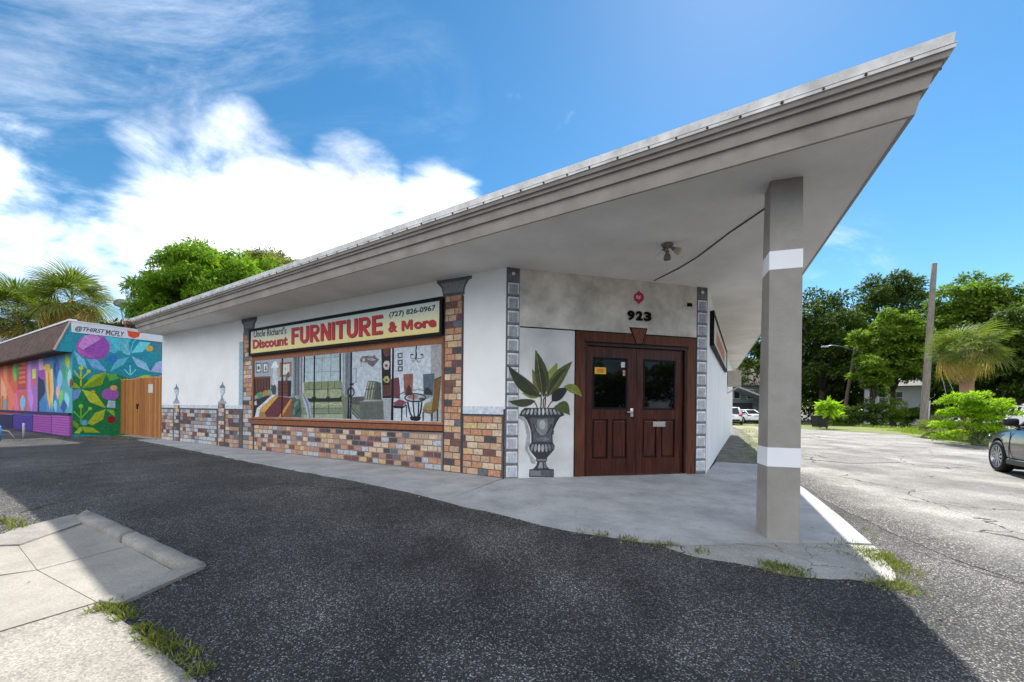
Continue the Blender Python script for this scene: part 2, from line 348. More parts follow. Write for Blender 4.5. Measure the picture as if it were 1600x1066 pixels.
def concrete(name, a, b_, spots=0.15, bump=0.25, crack=False):
    m = bpy.data.materials.new(name); m.use_nodes = True
    nt = m.node_tree; N = nt.nodes; L = nt.links; b = N['Principled BSDF']
    geo = N.new('ShaderNodeNewGeometry')
    n = N.new('ShaderNodeTexNoise'); n.inputs['Scale'].default_value = 1.6; n.inputs['Detail'].default_value = 10; n.inputs['Roughness'].default_value = 0.68; L.new(geo.outputs['Position'], n.inputs['Vector'])
    r = N.new('ShaderNodeValToRGB'); r.color_ramp.elements[0].position = 0.32; r.color_ramp.elements[1].position = 0.68
    r.color_ramp.elements[0].color = (*a, 1); r.color_ramp.elements[1].color = (*b_, 1); L.new(n.outputs[0], r.inputs[0])
    v = N.new('ShaderNodeTexVoronoi'); v.inputs['Scale'].default_value = 110; L.new(geo.outputs['Position'], v.inputs['Vector'])
    sc = N.new('ShaderNodeSeparateColor'); L.new(v.outputs['Color'], sc.inputs[0])
    mr = N.new('ShaderNodeMapRange'); mr.inputs['To Min'].default_value = 1 - spots; mr.inputs['To Max'].default_value = 1 + spots; L.new(sc.outputs[0], mr.inputs['Value'])
    mul = N.new('ShaderNodeMixRGB'); mul.blend_type = 'MULTIPLY'; mul.inputs[0].default_value = 1; L.new(r.outputs[0], mul.inputs[1]); L.new(mr.outputs[0], mul.inputs[2])
    # dark flecks of dropped dirt
    n2 = N.new('ShaderNodeTexNoise'); n2.inputs['Scale'].default_value = 9; n2.inputs['Detail'].default_value = 3; L.new(geo.outputs['Position'], n2.inputs['Vector'])
    m2 = N.new('ShaderNodeMapRange'); m2.inputs['From Min'].default_value = 0.66; m2.inputs['From Max'].default_value = 0.74; m2.inputs['To Max'].default_value = 0.35; L.new(n2.outputs[0], m2.inputs['Value'])
    mx = N.new('ShaderNodeMixRGB'); L.new(m2.outputs[0], mx.inputs[0]); L.new(mul.outputs[0], mx.inputs[1]); mx.inputs[2].default_value = (0.1, 0.09, 0.08, 1)
    col = mx.outputs[0]
    if crack:
        nd = N.new('ShaderNodeTexNoise'); nd.inputs['Scale'].default_value = 2.0; nd.inputs['Detail'].default_value = 6; L.new(geo.outputs['Position'], nd.inputs['Vector'])
        va = N.new('ShaderNodeVectorMath'); va.operation = 'MULTIPLY_ADD'; L.new(nd.outputs['Color'], va.inputs[0]); va.inputs[1].default_value = (0.7, 0.7, 0); L.new(geo.outputs['Position'], va.inputs[2])
        ve = N.new('ShaderNodeTexVoronoi'); ve.feature = 'DISTANCE_TO_EDGE'; ve.inputs['Scale'].default_value = 1.6; L.new(va.outputs[0], ve.inputs['Vector'])
        lt = N.new('ShaderNodeMath'); lt.operation = 'LESS_THAN'; lt.inputs[1].default_value = 0.007; L.new(ve.outputs['Distance'], lt.inputs[0])
        mc = N.new('ShaderNodeMixRGB'); L.new(lt.outputs[0], mc.inputs[0]); L.new(col, mc.inputs[1]); mc.inputs[2].default_value = (0.04, 0.038, 0.035, 1); col = mc.outputs[0]
    L.new(col, b.inputs['Base Color']); b.inputs['Roughness'].default_value = 0.8; b.inputs['Specular IOR Level'].default_value = 0.3
    n3 = N.new('ShaderNodeTexNoise'); n3.inputs['Scale'].default_value = 70; n3.inputs['Detail'].default_value = 5; L.new(geo.outputs['Position'], n3.inputs['Vector'])
    bp = N.new('ShaderNodeBump'); bp.inputs['Strength'].default_value = bump; bp.inputs['Distance'].default_value = 0.006; L.new(n3.outputs[0], bp.inputs['Height']); L.new(bp.outputs[0], b.inputs['Normal'])
    return m
M_SLAB = concrete('walk_concrete', (0.25, 0.255, 0.265), (0.43, 0.435, 0.44), 0.08, 0.25)
M_APRON = concrete('apron_concrete', (0.2, 0.195, 0.185), (0.36, 0.355, 0.34), 0.22, 0.6, True)
M_SIDEWALK = concrete('sidewalk_concrete', (0.235, 0.216, 0.186), (0.345, 0.322, 0.283), 0.12, 0.35)
M_SIDEWALK2 = concrete('sidewalk_shell_concrete', (0.205, 0.19, 0.165), (0.33, 0.308, 0.272), 0.3, 0.7)
M_KERB = concrete('kerb_concrete', (0.15, 0.14, 0.125), (0.33, 0.31, 0.28), 0.16, 0.5)
M_DIRT = pmat('dirt', (0.10, 0.095, 0.085), 0.95, 0.45, 3.0, 0.8, 40, col2=(0.2, 0.19, 0.16))
M_SANDY = pmat('sandy_soil', (0.24, 0.21, 0.15), 0.95, 0.35, 2.2, 0.8, 40, col2=(0.34, 0.31, 0.24))
M_TURF = pmat('turf_soil', (0.10, 0.13, 0.03), 0.95, 0.4, 1.4, 0.8, 40, col2=(0.2, 0.24, 0.05))

# ---------------------------------------------------------------- ground
def axis(lo, hi, fine_lo, fine_hi, step):
    a = list(np.arange(fine_lo, fine_hi + 1e-6, step)); x = fine_lo; s = step
    left = []
    while x > lo: s *= 1.35; x -= s; left.append(x)
    x = fine_hi; s = step; right = []
    while x < hi: s *= 1.35; x += s; right.append(x)
    return np.array(left[::-1] + a + right)
GX = axis(-900, 900, -15, 14, 0.35); GY = axis(-900, 1400, -1, 16, 0.35)
V = np.array([(x, y, gz(x, y) - 0.03) for y in GY for x in GX])
nx_ = len(GX); idx = np.arange(len(GX) * len(GY)).reshape(len(GY), nx_)
Fq = np.stack([idx[:-1, :-1].ravel(), idx[:-1, 1:].ravel(), idx[1:, 1:].ravel(), idx[1:, :-1].ravel()], 1)
ground = struct(npmesh('asphalt_ground', V, Fq, M_ASPH, None, True))

# old bleached street on the right
street_pts = rough_line([(5.637,8.217),(5.197,7.016),(4.816,6.006),(4.497,4.792),(4.372,4.008),(4.428,3.450),(4.558,2.899)], 0.35, 0.03, 3, False) + [(26, 6), (120, 40), (120, 120), (60, 75)] + [(32.981,38.905),(25.957,35.584),(17.779,26.775),(10.133,16.229)]
street = struct(sheet('side_street', street_pts, -0.0255, M_ROAD, None, 0.0, 0.45))
_edge = [Vector(p) for p in [(5.637,8.217),(5.197,7.016),(4.816,6.006),(4.497,4.792),(4.372,4.008),(4.428,3.450),(4.558,2.899)]]
def _seg(p, a, b): t = max(0, min(1, (p - a).dot(b - a) / (b - a).length_squared)); return (p - a - (b - a) * t).length
_at = street.data.attributes.new('wear', 'FLOAT', 'POINT')
for i, v in enumerate(street.data.vertices):
    p = Vector((v.co.x, v.co.y)); _at.data[i].value = min(1, min(_seg(p, a, b) for a, b in zip(_edge[:-1], _edge[1:])) / 1.7) if p.length < 14 else 1.0
# darker mended strip across the street
sheet_patch = sheet('asphalt_patch', rough_line([(9.930,13.602),(10.640,13.032),(11.216,12.291),(10.482,10.733),(8.739,10.296),(7.940,10.873)], 0.5, 0.04, 5), -0.016, asphalt('patch_asphalt', (0.10, 0.095, 0.09), (0.19, 0.185, 0.175), (0.33, 0.32, 0.3), 0.1, 80.0, True, 0.5), None)
struct(sheet_patch)
# dirt strip along the side wall, sandy grass beyond it
dirt = struct(sheet('dirt_strip', [(4.883,9.578),(6.006,9.417),(8.308,13.371),(10.904,18.117),(15.551,27.145),(17.531,31.574),(17.123,31.474)], -0.012, M_DIRT))
sandy = struct(sheet('sandy_verge', rough_line([(5.978,9.326),(5.666,8.222),(9.346,13.513),(14.651,22.060),(20.705,32.355),(19.258,35.195),(17.414,31.546),(15.551,27.145),(10.904,18.117),(8.308,13.371)], 0.6, 0.05, 7), -0.016, M_SANDY))
verge = struct(sheet('grass_verge', rough_line([(25.135,27.469),(22.072,22.252),(19.650,18.061),(19.604,16.446),(20.598,16.093),(26.250,16.408)], 0.5, 0.08, 9, False) + [(90, 36), (120, 60)] + [(60.572,47.345),(43.649,42.643),(37.888,44.695),(29.444,40.368),(26.389,41.242),(21.814,39.868)] + [(19.258,35.195),(20.705,32.355),(24.235,33.223),(25.972,32.471)], -0.012, M_TURF, None, 0.0, 3.0))

# concrete walk round the shop: one piece per slab, open joints between
walk = bpy.data.objects.new('concrete_walk', None); C.objects.link(walk); struct(walk)
def quad(a, b, c, d, g=0.006):
    P = [Vector(p) for p in (a, b, c, d)]; m = sum(P, Vector((0, 0))) / 4
    return [tuple(p + (m - p).normalized() * g) for p in P]
_w = [(-12.526,14.311),(-10.489,13.190),(-8.732,12.021),(-5.602,10.180),(-2.666,8.379),(-0.133,7.049)]
_e = [(-13.044,13.936),(-10.813,12.424),(-8.645,10.895),(-5.557,8.644),(-2.902,6.879),(-0.884,5.451)]
for i in range(5):
    front = rough_line([_e[i], _e[i + 1]], 0.25, 0.025, 20 + i, False)
    P = front + [_w[i + 1], _w[i]]
    m = Vector((sum(p[0] for p in P) / len(P), sum(p[1] for p in P) / len(P)))
    P = [tuple(Vector(p) + (m - Vector(p)).normalized() * 0.007) for p in P]
    sheet('slab', P, 0.0, M_SLAB, walk, 0.06, 0.6)
_P = rough_line([(-0.884,5.451),(0.014,4.845),(0.715,4.383),(1.341,4.147),(1.911,4.090)], 0.3, 0.03, 31, False)
_P = _P + [(2.710,4.214),(3.362,4.272),(3.832,4.248),(4.341,5.285),(5.110,7.004),(6.052,9.513),(4.954,9.686)] + [(3.93, 8.07), (-0.12, 7.0)]
sheet('slab', _P, 0.0, M_SLAB, walk, 0.06, 0.6)
apron = struct(sheet('worn_apron', rough_line([(1.559,4.024),(1.970,4.077),(2.698,4.195),(3.346,4.252),(3.835,4.221),(3.489,3.671),(3.263,3.386),(2.741,3.409),(2.352,3.481),(2.080,3.690),(1.727,3.826)], 0.16, 0.025, 33), -0.012, M_APRON, None, 0.03, 0.5))
# street pavement in the near left corner
swalk = bpy.data.objects.new('street_sidewalk', None); C.objects.link(swalk); struct(swalk)
def pav(pts, top, mat, g=0.008, thick=0.05):
    m = Vector((sum(p[0] for p in pts) / len(pts), sum(p[1] for p in pts) / len(pts)))
    pts = [tuple(Vector(p) + (m - Vector(p)).normalized() * g) for p in pts]
    return sheet('slab', pts, top, mat, swalk, thick, 0.5)
pav([(-4.656,3.477),(-4.858,3.906),(-4.847,4.451),(-4.454,4.233),(-4.336,3.533)] , -0.005, M_KERB)
pav([(-4.837,3.850),(-4.547,4.226),(-3.447,3.607),(-3.657,3.094)], -0.02, M_SIDEWALK)
pav([(-3.657,3.094),(-3.447,3.607),(-2.652,3.158),(-2.749,2.667)], -0.02, M_SIDEWALK)
pav([(-4.837,3.850),(-3.657,3.094),(-3.815,2.994),(-3.947,2.880),(-4.892,3.567)], -0.018, M_SIDEWALK)
pav([(-3.657,3.094),(-2.749,2.667),(-2.961,2.326),(-3.061,2.211),(-3.947,2.880)], -0.018, M_SIDEWALK)
pav([(-2.749,2.667),(-2.961,2.326),(-3.061,2.211),(-2.438,1.257),(-0.614,1.311),(-1.429,1.921),(-2.297,2.429)], -0.02, M_SIDEWALK2)
pav([(-2.749,2.667),(-2.652,3.158),(-2.465,3.244),(-2.575,2.620)], -0.004, M_KERB)
# the rolled kerb: two lengths of cast concrete
def kerb(a0, a1, b0, b1, h):
    bm = bmesh.new(); n = 8; prof = [(0, -0.05), (0.0, 0.35 * h), (0.03, 0.82 * h), (0.1, 0.97 * h), (0.35, 1.02 * h), (0.68, 0.92 * h), (0.9, 0.5 * h), (1.0, -0.02)]
    rows = []
    for i in range(n + 1):
        t = i / n; a = Vector(a0).lerp(Vector(a1), t); b = Vector(b0).lerp(Vector(b1), t)
        rows.append([bm.verts.new((*(a.lerp(b, u)), gz(*(a.lerp(b, u))) - 0.03 + z + 0.004 * math.sin(i * 2.1 + u * 5))) for u, z in prof])
    for i in range(n):
        for j in range(len(prof) - 1): bm.faces.new((rows[i][j], rows[i][j + 1], rows[i + 1][j + 1], rows[i + 1][j]))
    bm.faces.new(rows[0]); bm.faces.new(rows[-1][::-1])
    return obj('kerb', bm, M_KERB, swalk, True)
_ka = [(-4.579,4.223),(-3.623,3.704),(-3.572,3.676),(-2.614,3.149)]; _kb = [(-4.815,4.589),(-3.629,3.914),(-3.574,3.882),(-2.468,3.268)]
kerb(_ka[0], _ka[1], _kb[0], _kb[1], 0.07); kerb(_ka[2], _ka[3], _kb[2], _kb[3], 0.07)

# ---------------------------------------------------------------- the shop
TH = R_(59.675)
A_ = Vector((-0.125, 7.002)); dF = Vector((-math.sin(TH), math.cos(TH))); dR = Vector((math.cos(TH), math.sin(TH))); dD = (dR - dF) / math.sqrt(2)
LB = 4.185; B_ = A_ + dD * LB; nF = -dR; nR = -dF; nD = (nF + nR) / math.sqrt(2)
FF = Frame(A_, dF, nF); FD = Frame(A_, dD, nD); FR = Frame(B_, dR, nR)
SOF = 3.685; LF = 14.25; LR = 17.3
M_STUCCO = pmat('white_stucco', (0.82, 0.815, 0.80), 0.75, 0.05, 1.2, 0.4, 45, col2=(0.88, 0.875, 0.86), detail=9)
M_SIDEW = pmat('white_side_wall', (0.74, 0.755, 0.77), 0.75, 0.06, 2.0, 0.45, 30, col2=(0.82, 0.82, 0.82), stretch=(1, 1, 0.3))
M_FAUX = pmat('marbled_grey_paint', (0.43, 0.39, 0.345), 0.7, 0.04, 2.1, 0.2, 45, col2=(0.84, 0.78, 0.69), detail=7)
M_FAUX2 = pmat('pale_marbled_paint', (0.56, 0.56, 0.56), 0.7, 0.1, 1.3, 0.2, 45, col2=(0.76, 0.76, 0.75), detail=7)
M_SOFFIT = pmat('soffit_paint', (0.74, 0.715, 0.675), 0.75, 0.09, 0.8, 0.6, 35, col2=(0.87, 0.845, 0.805), detail=9)
M_TAUPE = pmat('taupe_trim', (0.285, 0.25, 0.215), 0.55, 0.12, 2.5, 0.15, 30, col2=(0.36, 0.32, 0.28))
M_TAUPE2 = pmat('taupe_column_paint', (0.25, 0.23, 0.205), 0.6, 0.12, 2.2, 0.3, 40, col2=(0.32, 0.30, 0.275), detail=9)
M_METAL = pmat('galvanised_flashing', (0.52, 0.50, 0.47), 0.45, 0.2, 5.0, 0.1, 20, metal=0.25, col2=(0.74, 0.73, 0.71), stretch=(1, 1, 1))
M_ROOFM = pmat('roof_sheet', (0.62, 0.61, 0.6), 0.5, 0.08, 1.0, metal=0.2)
M_WHITE = pmat('white_band_paint', (0.76, 0.775, 0.80), 0.6, 0.03, 4.0, 0.1, 50)
M_BLACK = pmat('black_line_paint', (0.008, 0.008, 0.009), 0.65, 0.2, 6, spec=0.15)
M_DARKBOLT = pmat('rusty_bolt', (0.07, 0.05, 0.04), 0.7, 0.3, 30)
M_RUST = pmat('rust_brown_gutter', (0.16, 0.07, 0.05), 0.6, 0.3, 10)

shop = thing('furniture_shop', 'long white stucco furniture shop with a sharp wedge roof overhang and painted brickwork', 'building', (A_.x, A_.y, 0))
def solid(name, plan, z0, z1, mat, parent):
    bm = bmesh.new(); a = [bm.verts.new((x, y, z1)) for x, y in plan]; b = [bm.verts.new((x, y, z0)) for x, y in plan]; n = len(plan)
    bm.faces.new(a); bm.faces.new(b[::-1])
    for i in range(n): bm.faces.new((a[i], b[i], b[(i + 1) % n], a[(i + 1) % n]))
    return obj(name, bm, mat, parent)
T = 0.18
FF.boxo('front_wall', M_STUCCO, shop, 0.0, LF, -0.3, SOF, -T, 0.0)
FR.boxo('side_wall', M_SIDEW, shop, 0.0, LR, -0.4, SOF, -T, 0.0)
Ccorner = FF.p(LF, 0); Rend = FR.p(LR, 0); depth_back = (Vector((Rend.x, Rend.y)) - A_).dot(dR)
bk = A_ + dF * LF + dR * depth_back
FL = Frame(A_ + dF * LF, dR, dF)
FL.boxo('end_wall', M_STUCCO, shop, 0.185, depth_back, -0.3, SOF, -T, 0.0)
rl = Vector((Rend.x, Rend.y)); FB = Frame(rl, dF, dR)
FB.boxo('rear_wall', M_STUCCO, shop, 0.0, (bk - rl).dot(dF), -0.4, SOF, -T, -0.004)
# door wall, with its opening
DO0, DO1, DOZ = 1.515, 3.712, 2.452
bm = bmesh.new(); FD.box(bm, 0.02, DO0, -0.35, SOF, -T, -0.002); FD.box(bm, DO1, LB - 0.02, -0.35, SOF, -T, -0.002); FD.box(bm, DO0, DO1, DOZ, SOF, -T, -0.002)
obj('door_wall', bm, M_FAUX, shop)
FD.boxo('pale_wall_panel', M_FAUX2, shop, 0.262, 1.309, -0.12, 2.655, -0.01, 0.002)
FD.boxo('painted_line', M_BLACK, shop, 0.262, 1.312, 2.645, 2.668, 0.0, 0.0035)
# side wall seams of the vertical boards
# roof ---------------------------------------------------------------
TIP = Vector((3.317, 3.319)); e1 = (Vector((-12.317, 13.368)) - TIP).normalized(); e2 = (Vector((12.205, 21.489)) - TIP).normalized()
RL = TIP + e1 * 18.5; RR = TIP + e2 * 22.0; RB = RR + dF * 16 + dR * 1.2
n1 = Vector((e1.y, -e1.x)); n1 = n1 if n1.dot(Vector((-0.541, -0.841))) > 0 else -n1
n2 = Vector((e2.y, -e2.x)); n2 = n2 if n2.dot(Vector((0.898, -0.44))) > 0 else -n2
LE = A_ + dF * 14.27
def isect(p, d, q, e):
    det = d.x * -e.y + e.x * d.y
    r = q - p; t = (r.x * -e.y + e.x * r.y) / det
    return p + d * t
def outline(d):
    """roof edge moved outward by d"""
    a = isect(LE + dF * d, dR, TIP + n1 * d, e1); t = isect(TIP + n1 * d, e1, TIP + n2 * d, e2)
    far = RR + dR * d; r = isect(TIP + n2 * d, e2, far, dF); bq = isect(far, dF, LE + dF * d, dR)
    return [a, t, r, bq]
solid('soffit', [tuple(p) for p in outline(-0.004)], SOF, SOF + 0.1, M_SOFFIT, shop)
def band(name, prof, mat):
    """moulding swept round the eaves; prof = (outward, z) pairs"""
    bm = bmesh.new(); rings = [[bm.verts.new((p.x, p.y, z)) for p in outline(d)] for d, z in prof]
    for i in range(len(rings)):
        for k in range(4):
            a, b = rings[i], rings[(i + 1) % len(rings)]
            bm.faces.new((a[k], a[(k + 1) % 4], b[(k + 1) % 4], b[k]))
    return obj(name, bm, mat, shop)
band('lower_fascia_board', [(-0.03, 3.68), (0.0, 3.68), (0.033, 3.845), (-0.03, 3.845)], M_TAUPE)
band('middle_fascia_board', [(-0.03, 3.8455), (0.058, 3.835), (0.083, 3.952), (-0.03, 3.952)], M_TAUPE)
band('upper_fascia_board', [(-0.03, 3.9525), (0.108, 3.944), (0.118, 3.992), (-0.03, 3.992)], M_TAUPE)
band('eaves_moulding', [(-0.03, 3.9925), (0.142, 3.984), (0.156, 4.03), (-0.03, 4.03)], M_TAUPE)
band('roof_flange', [(-0.03, 4.0305), (0.166, 4.026), (0.168, 4.056), (-0.03, 4.056)], M_METAL)
band('roof_edge_cap', [(-0.35, 4.15), (0.15, 4.0565), (0.173, 4.0565), (0.173, 4.062), (0.158, 4.064), (0.165, 4.146), (0.13, 4.155), (-0.3, 4.17)], M_METAL)
# shallow roof behind the edge
bm = bmesh.new(); o0 = outline(-0.25); top = [sum((Vector(p) for p in o0), Vector((0, 0))) / 4]
vs = [bm.verts.new((p.x, p.y, 4.1)) for p in o0]
cpt = [o0[0].lerp(o0[2], 0.42).lerp(top[0], 0.3), o0[1].lerp(top[0], 0.75)]
r0_ = bm.verts.new((cpt[0].x, cpt[0].y, 4.62)); r1_ = bm.verts.new((cpt[1].x, cpt[1].y, 4.62))
bm.faces.new((vs[0], vs[1], r1_, r0_)); bm.faces.new((vs[1], vs[2], r1_)); bm.faces.new((vs[2], vs[3], r0_, r1_)); bm.faces.new((vs[3], vs[0], r0_))
obj('roof_sheet', bm, M_ROOFM, shop)
bm = bmesh.new(); rb = random.Random(4)
L1 = outline(0.169)
for a, b, n in ((L1[1], L1[0], n1), (L1[1], L1[2], n2)):
    ln = (b - a).length; x = 0.25
    while x < ln:
        p = a.lerp(b, x / ln); q = bmesh.ops.create_uvsphere(bm, u_segments=6, v_segments=4, radius=0.011 + rb.uniform(0, 0.004))
        bmesh.ops.translate(bm, verts=q['verts'], vec=(p.x, p.y, 4.041)); x += 0.31 + rb.uniform(-0.04, 0.04)
stuff(obj('flange_bolts', bm, M_DARKBOLT, shop))
# end of the rusted gutter at the far left corner
g0 = outline(0.16)[0]; bm = bmesh.new()
bx(bm, (g0.x - 0.16, g0.y + 0.06, 3.99), (0.3, 0.16, 0.14), Matrix.Rotation(R_(-30), 3, 'Z'), 0.02); bx(bm, (g0.x - 0.2, g0.y + 0.09, 3.9), (0.16, 0.12, 0.1), Matrix.Rotation(R_(-30), 3, 'Z'), 0.01)
obj('gutter_end', bm, M_RUST, shop)

# support column (slightly flared at the foot on its inner side), with two white bands
colx0, coly = 2.749, 4.26
def column_section(z):
    t = (3.7 - z) / 3.9
    fl = 0.05 * t
    return [(2.755, 4.30), (3.045, 4.205), (3.145, 4.50), (2.845 - fl, 4.60 + 0.3 * fl)] if False else [(2.752, 4.303), (3.042, 4.212), (3.13 + 0.0, 4.497), (2.868 - fl * 1.1, 4.585 + fl * 0.3)]
def column_piece(name, z0, z1, mat, grow, parent):
    bm = bmesh.new(); rings = []
    n = 6
    for i in range(n + 1):
        z = z0 + (z1 - z0) * i / n; P = [Vector(p) for p in column_section(z)]; m = sum(P, Vector((0, 0))) / 4
        rings.append([bm.verts.new((*(p + (p - m).normalized() * grow), z)) for p in P])
    for i in range(n):
        for k in range(4): bm.faces.new((rings[i][k], rings[i][(k + 1) % 4], rings[i + 1][(k + 1) % 4], rings[i + 1][k]))
    bm.faces.new(rings[0][::-1]); bm.faces.new(rings[-1])
    es = [e for e in bm.edges if abs(e.verts[0].co.z - e.verts[1].co.z) > 0.05]
    bmesh.ops.bevel(bm, geom=es, offset=0.008, segments=2, affect='EDGES')
    return obj(name, bm, mat, parent)
column = column_piece('support_column', -0.25, SOF, M_TAUPE2, 0.0, shop)
column_piece('white_band', [(2.906,4.260,2.726),(2.903,4.260,2.924)][0][2], [(2.906,4.260,2.726),(2.903,4.260,2.924)][1][2], M_WHITE, 0.004, column)
column_piece('white_band', [(2.928,4.260,0.615),(2.926,4.260,0.819)][0][2], [(2.928,4.260,0.615),(2.926,4.260,0.819)][1][2], M_WHITE, 0.004, column)

# painted bricks --------------------------------------------------------
_pal = {'cream': 'CDB193', 'orange': 'B98058', 'tan': 'B69274', 'buff': 'C29E78', 'brown': '6A3A2A', 'maroon': '5C2B2B', 'char': '33292B', 'slate': '575A62', 'white': 'AFB2B8', 'pink': 'A57868', 'yellow': 'C9A56E', 'grey': '8A8B92'}
WARM = ['orange'] * 6 + ['buff'] * 4 + ['tan'] * 4 + ['cream'] * 3 + ['brown'] * 2 + ['char', 'maroon', 'slate', 'yellow']
MIXD = ['cream'] * 4 + ['tan'] * 4 + ['orange'] * 3 + ['char'] * 3 + ['maroon'] * 3 + ['white'] * 3 + ['pink'] * 3 + ['yellow'] * 2 + ['brown'] * 2 + ['slate']
COOL = ['white'] * 9 + ['grey'] * 4 + ['pink'] * 4 + ['cream'] * 4 + ['maroon'] * 2 + ['char'] * 2 + ['tan'] * 2 + ['slate'] * 2 + ['brown']
def brickmat(k): return pmat('painted_brick_' + k, tuple(.82 * v + .18 * .27 for v in lin(_pal[k], 1.12)), 0.62, 0.32, 22.0, 0.25, 70, spec=0.25)
M_MORTAR = pmat('dark_mortar_paint', (0.10, 0.085, 0.08), 0.75, 0.3, 10); M_MORTARL = pmat('pale_mortar_paint', (0.22, 0.19, 0.175), 0.75, 0.25, 10)
unit = {}
def brick_mesh(k):
    if k not in unit:
        bm = bmesh.new(); bmesh.ops.create_cube(bm, size=1.0); me = bpy.data.meshes.new('brick_' + k); bm.to_mesh(me); bm.free(); me.materials.append(brickmat(k)); unit[k] = me
    return unit[k]
brick_list = []
def bricks(parent, s0, s1, z0, z1, rows, bw, pal, seed, gap=0.017, ragged=0.2):
    rr = random.Random(seed); h = (z1 - z0) / rows; s0, s1 = min(s0, s1), max(s0, s1)
    for r in range(rows):
        x = s0 - (bw * 0.5 if r % 2 else 0) + rr.uniform(-0.04, 0.02)
        while x < s1 - 0.02:
            w = bw * (1 + rr.uniform(-ragged, ragged)); a, b = max(x, s0), min(x + w, s1)
            if s1 - b < bw * 0.22: b = s1
            if b - a > bw * 0.18: brick_list.append((parent, a + gap / 2, b - gap / 2, z0 + r * h + gap / 2 + rr.uniform(-0.003, 0.003), z0 + (r + 1) * h - gap / 2, rr.choice(pal)))
            x = b
def mortar(name, s0, s1, z0, z1, mat, o=0.003): return FF.boxo(name, mat, shop, s0, s1, z0, z1, -0.01, o)
rp = mortar('brick_pilaster', 0.93, 1.385, -0.1, 3.36, M_MORTAR, 0.006)
rw = mortar('brick_dado', 0.03, 0.926, -0.1, 1.075, M_MORTAR)
cw = mortar('brick_base', 1.388, 8.14, -0.1, 0.72, M_MORTARL)
lp = mortar('brick_pilaster', 8.17, 8.74, -0.1, 3.35, M_MORTAR, 0.006)
lw = mortar('brick_dado', 8.745, LF - 0.01, -0.1, 1.09, M_MORTAR)
bricks(rp, 0.955, 1.36, 0.0, 3.35, 27, 0.235, WARM, 1)
bricks(rw, 0.05, 0.90, 0.0, 1.07, 9, 0.23, WARM, 2)
bricks(cw, 1.42, 8.12, 0.0, 0.70, 6, 0.225, MIXD, 3, 0.024, .18)
bricks(lp, 8.19, 8.72, 0.0, 3.34, 27, 0.3, WARM + COOL, 4)
bricks(lw, 10.25, 12.74, 0.0, 1.08, 9, 0.27, COOL, 5)
bricks(lw, 8.95, 9.72, 0.0, 1.08, 9, 0.27, COOL + MIXD, 6)
bricks(lw, 13.30, LF - 0.03, 0.0, 1.08, 9, 0.27, COOL, 7)
posts = []
for ps0, ps1, zt, sd in ((9.77, 10.17, 1.27, 8), (12.81, 13.24, 1.22, 9)):
    pp = FF.boxo('painted_lamp_post', M_MORTAR, shop, ps0, ps1, -0.1, zt, -0.01, 0.008); posts.append(pp)
    bricks(pp, ps0 + 0.03, ps1 - 0.03, 0.0, zt, 10, 0.26, COOL, sd)
def place_bricks():
    def dist(b): return FF.p((b[1] + b[2]) / 2, 1).length
    L = sorted(brick_list, key=dist); n = 0; rest = {}
    for par, a, b, z0, z1, k in L:
        out = 0.008 if par.name.startswith('brick_pil') else (0.010 if 'post' in par.name else 0.0055)
        if n < 297:
            o = link('brick', brick_mesh(k), None, par); n += 1
            M = Matrix.Translation(FF.p((a + b) / 2, (z0 + z1) / 2, out / 2)) @ FF.rot.to_4x4() @ Matrix.Diagonal((b - a, z1 - z0, out, 1))
            o.matrix_parent_inverse = Matrix(); o.matrix_basis = par.matrix_basis.inverted() @ M if False else M
            o.matrix_parent_inverse = (par.parent.matrix_basis @ par.matrix_parent_inverse @ par.matrix_basis).inverted()
        else: rest.setdefault(par.name, (par, {}))[1].setdefault(k, []).append((a, b, z0, z1, out))
    for par, d in rest.values():
        bm = bmesh.new(); ks = list(d)
        for i, k in enumerate(ks):
            for a, b, z0, z1, out in d[k]:
                f0 = len(bm.faces); FF.box(bm, a, b, z0, z1, 0.0, out); bm.faces.ensure_lookup_table()
                for f in bm.faces[f0:]: f.material_index = i
        me = bpy.data.meshes.new('bricks'); bmesh.ops.recalc_face_normals(bm, faces=bm.faces); bm.to_mesh(me); bm.free()
        for k in ks: me.materials.append(brickmat(k))
        o = link('bricks', me, None, par); stuff(o)
        o.matrix_parent_inverse = (par.parent.matrix_basis @ par.matrix_parent_inverse @ par.matrix_basis).inverted()
place_bricks()
# pale painted ledge over the dado, pilaster shadows, dark edge lines
M_LEDGE = paint('B4BCC4'); M_SHADE = paint('8FA3AD', 1.15); M_LINE = paint('3C3A40', 1.0)
FF.boxo('painted_ledge', M_LEDGE, shop, 0.03, 0.922, 1.105, 1.245, -0.01, 0.003); FF.boxo('painted_line', M_LINE, shop, 0.03, 0.922, 1.077, 1.104, -0.01, 0.0035)
FF.boxo('painted_ledge', M_LEDGE, shop, 8.76, LF - 0.01, 1.12, 1.225, -0.01, 0.003); FF.boxo('painted_line', M_LINE, shop, 8.76, LF - 0.01, 1.092, 1.119, -0.01, 0.0035)
FF.boxo('painted_shadow', M_SHADE, shop, 8.745, 8.98, 1.226, 3.05, -0.01, 0.0025)
FF.boxo('painted_line', M_LINE, shop, 0.0, 0.028, -0.1, 1.2, -0.01, 0.004)
for a in (0.93, 1.372, 8.155, 8.735): FF.boxo('painted_line', M_LINE, shop, a - 0.012, a + 0.012, -0.05, 3.3, -0.01, 0.0095)
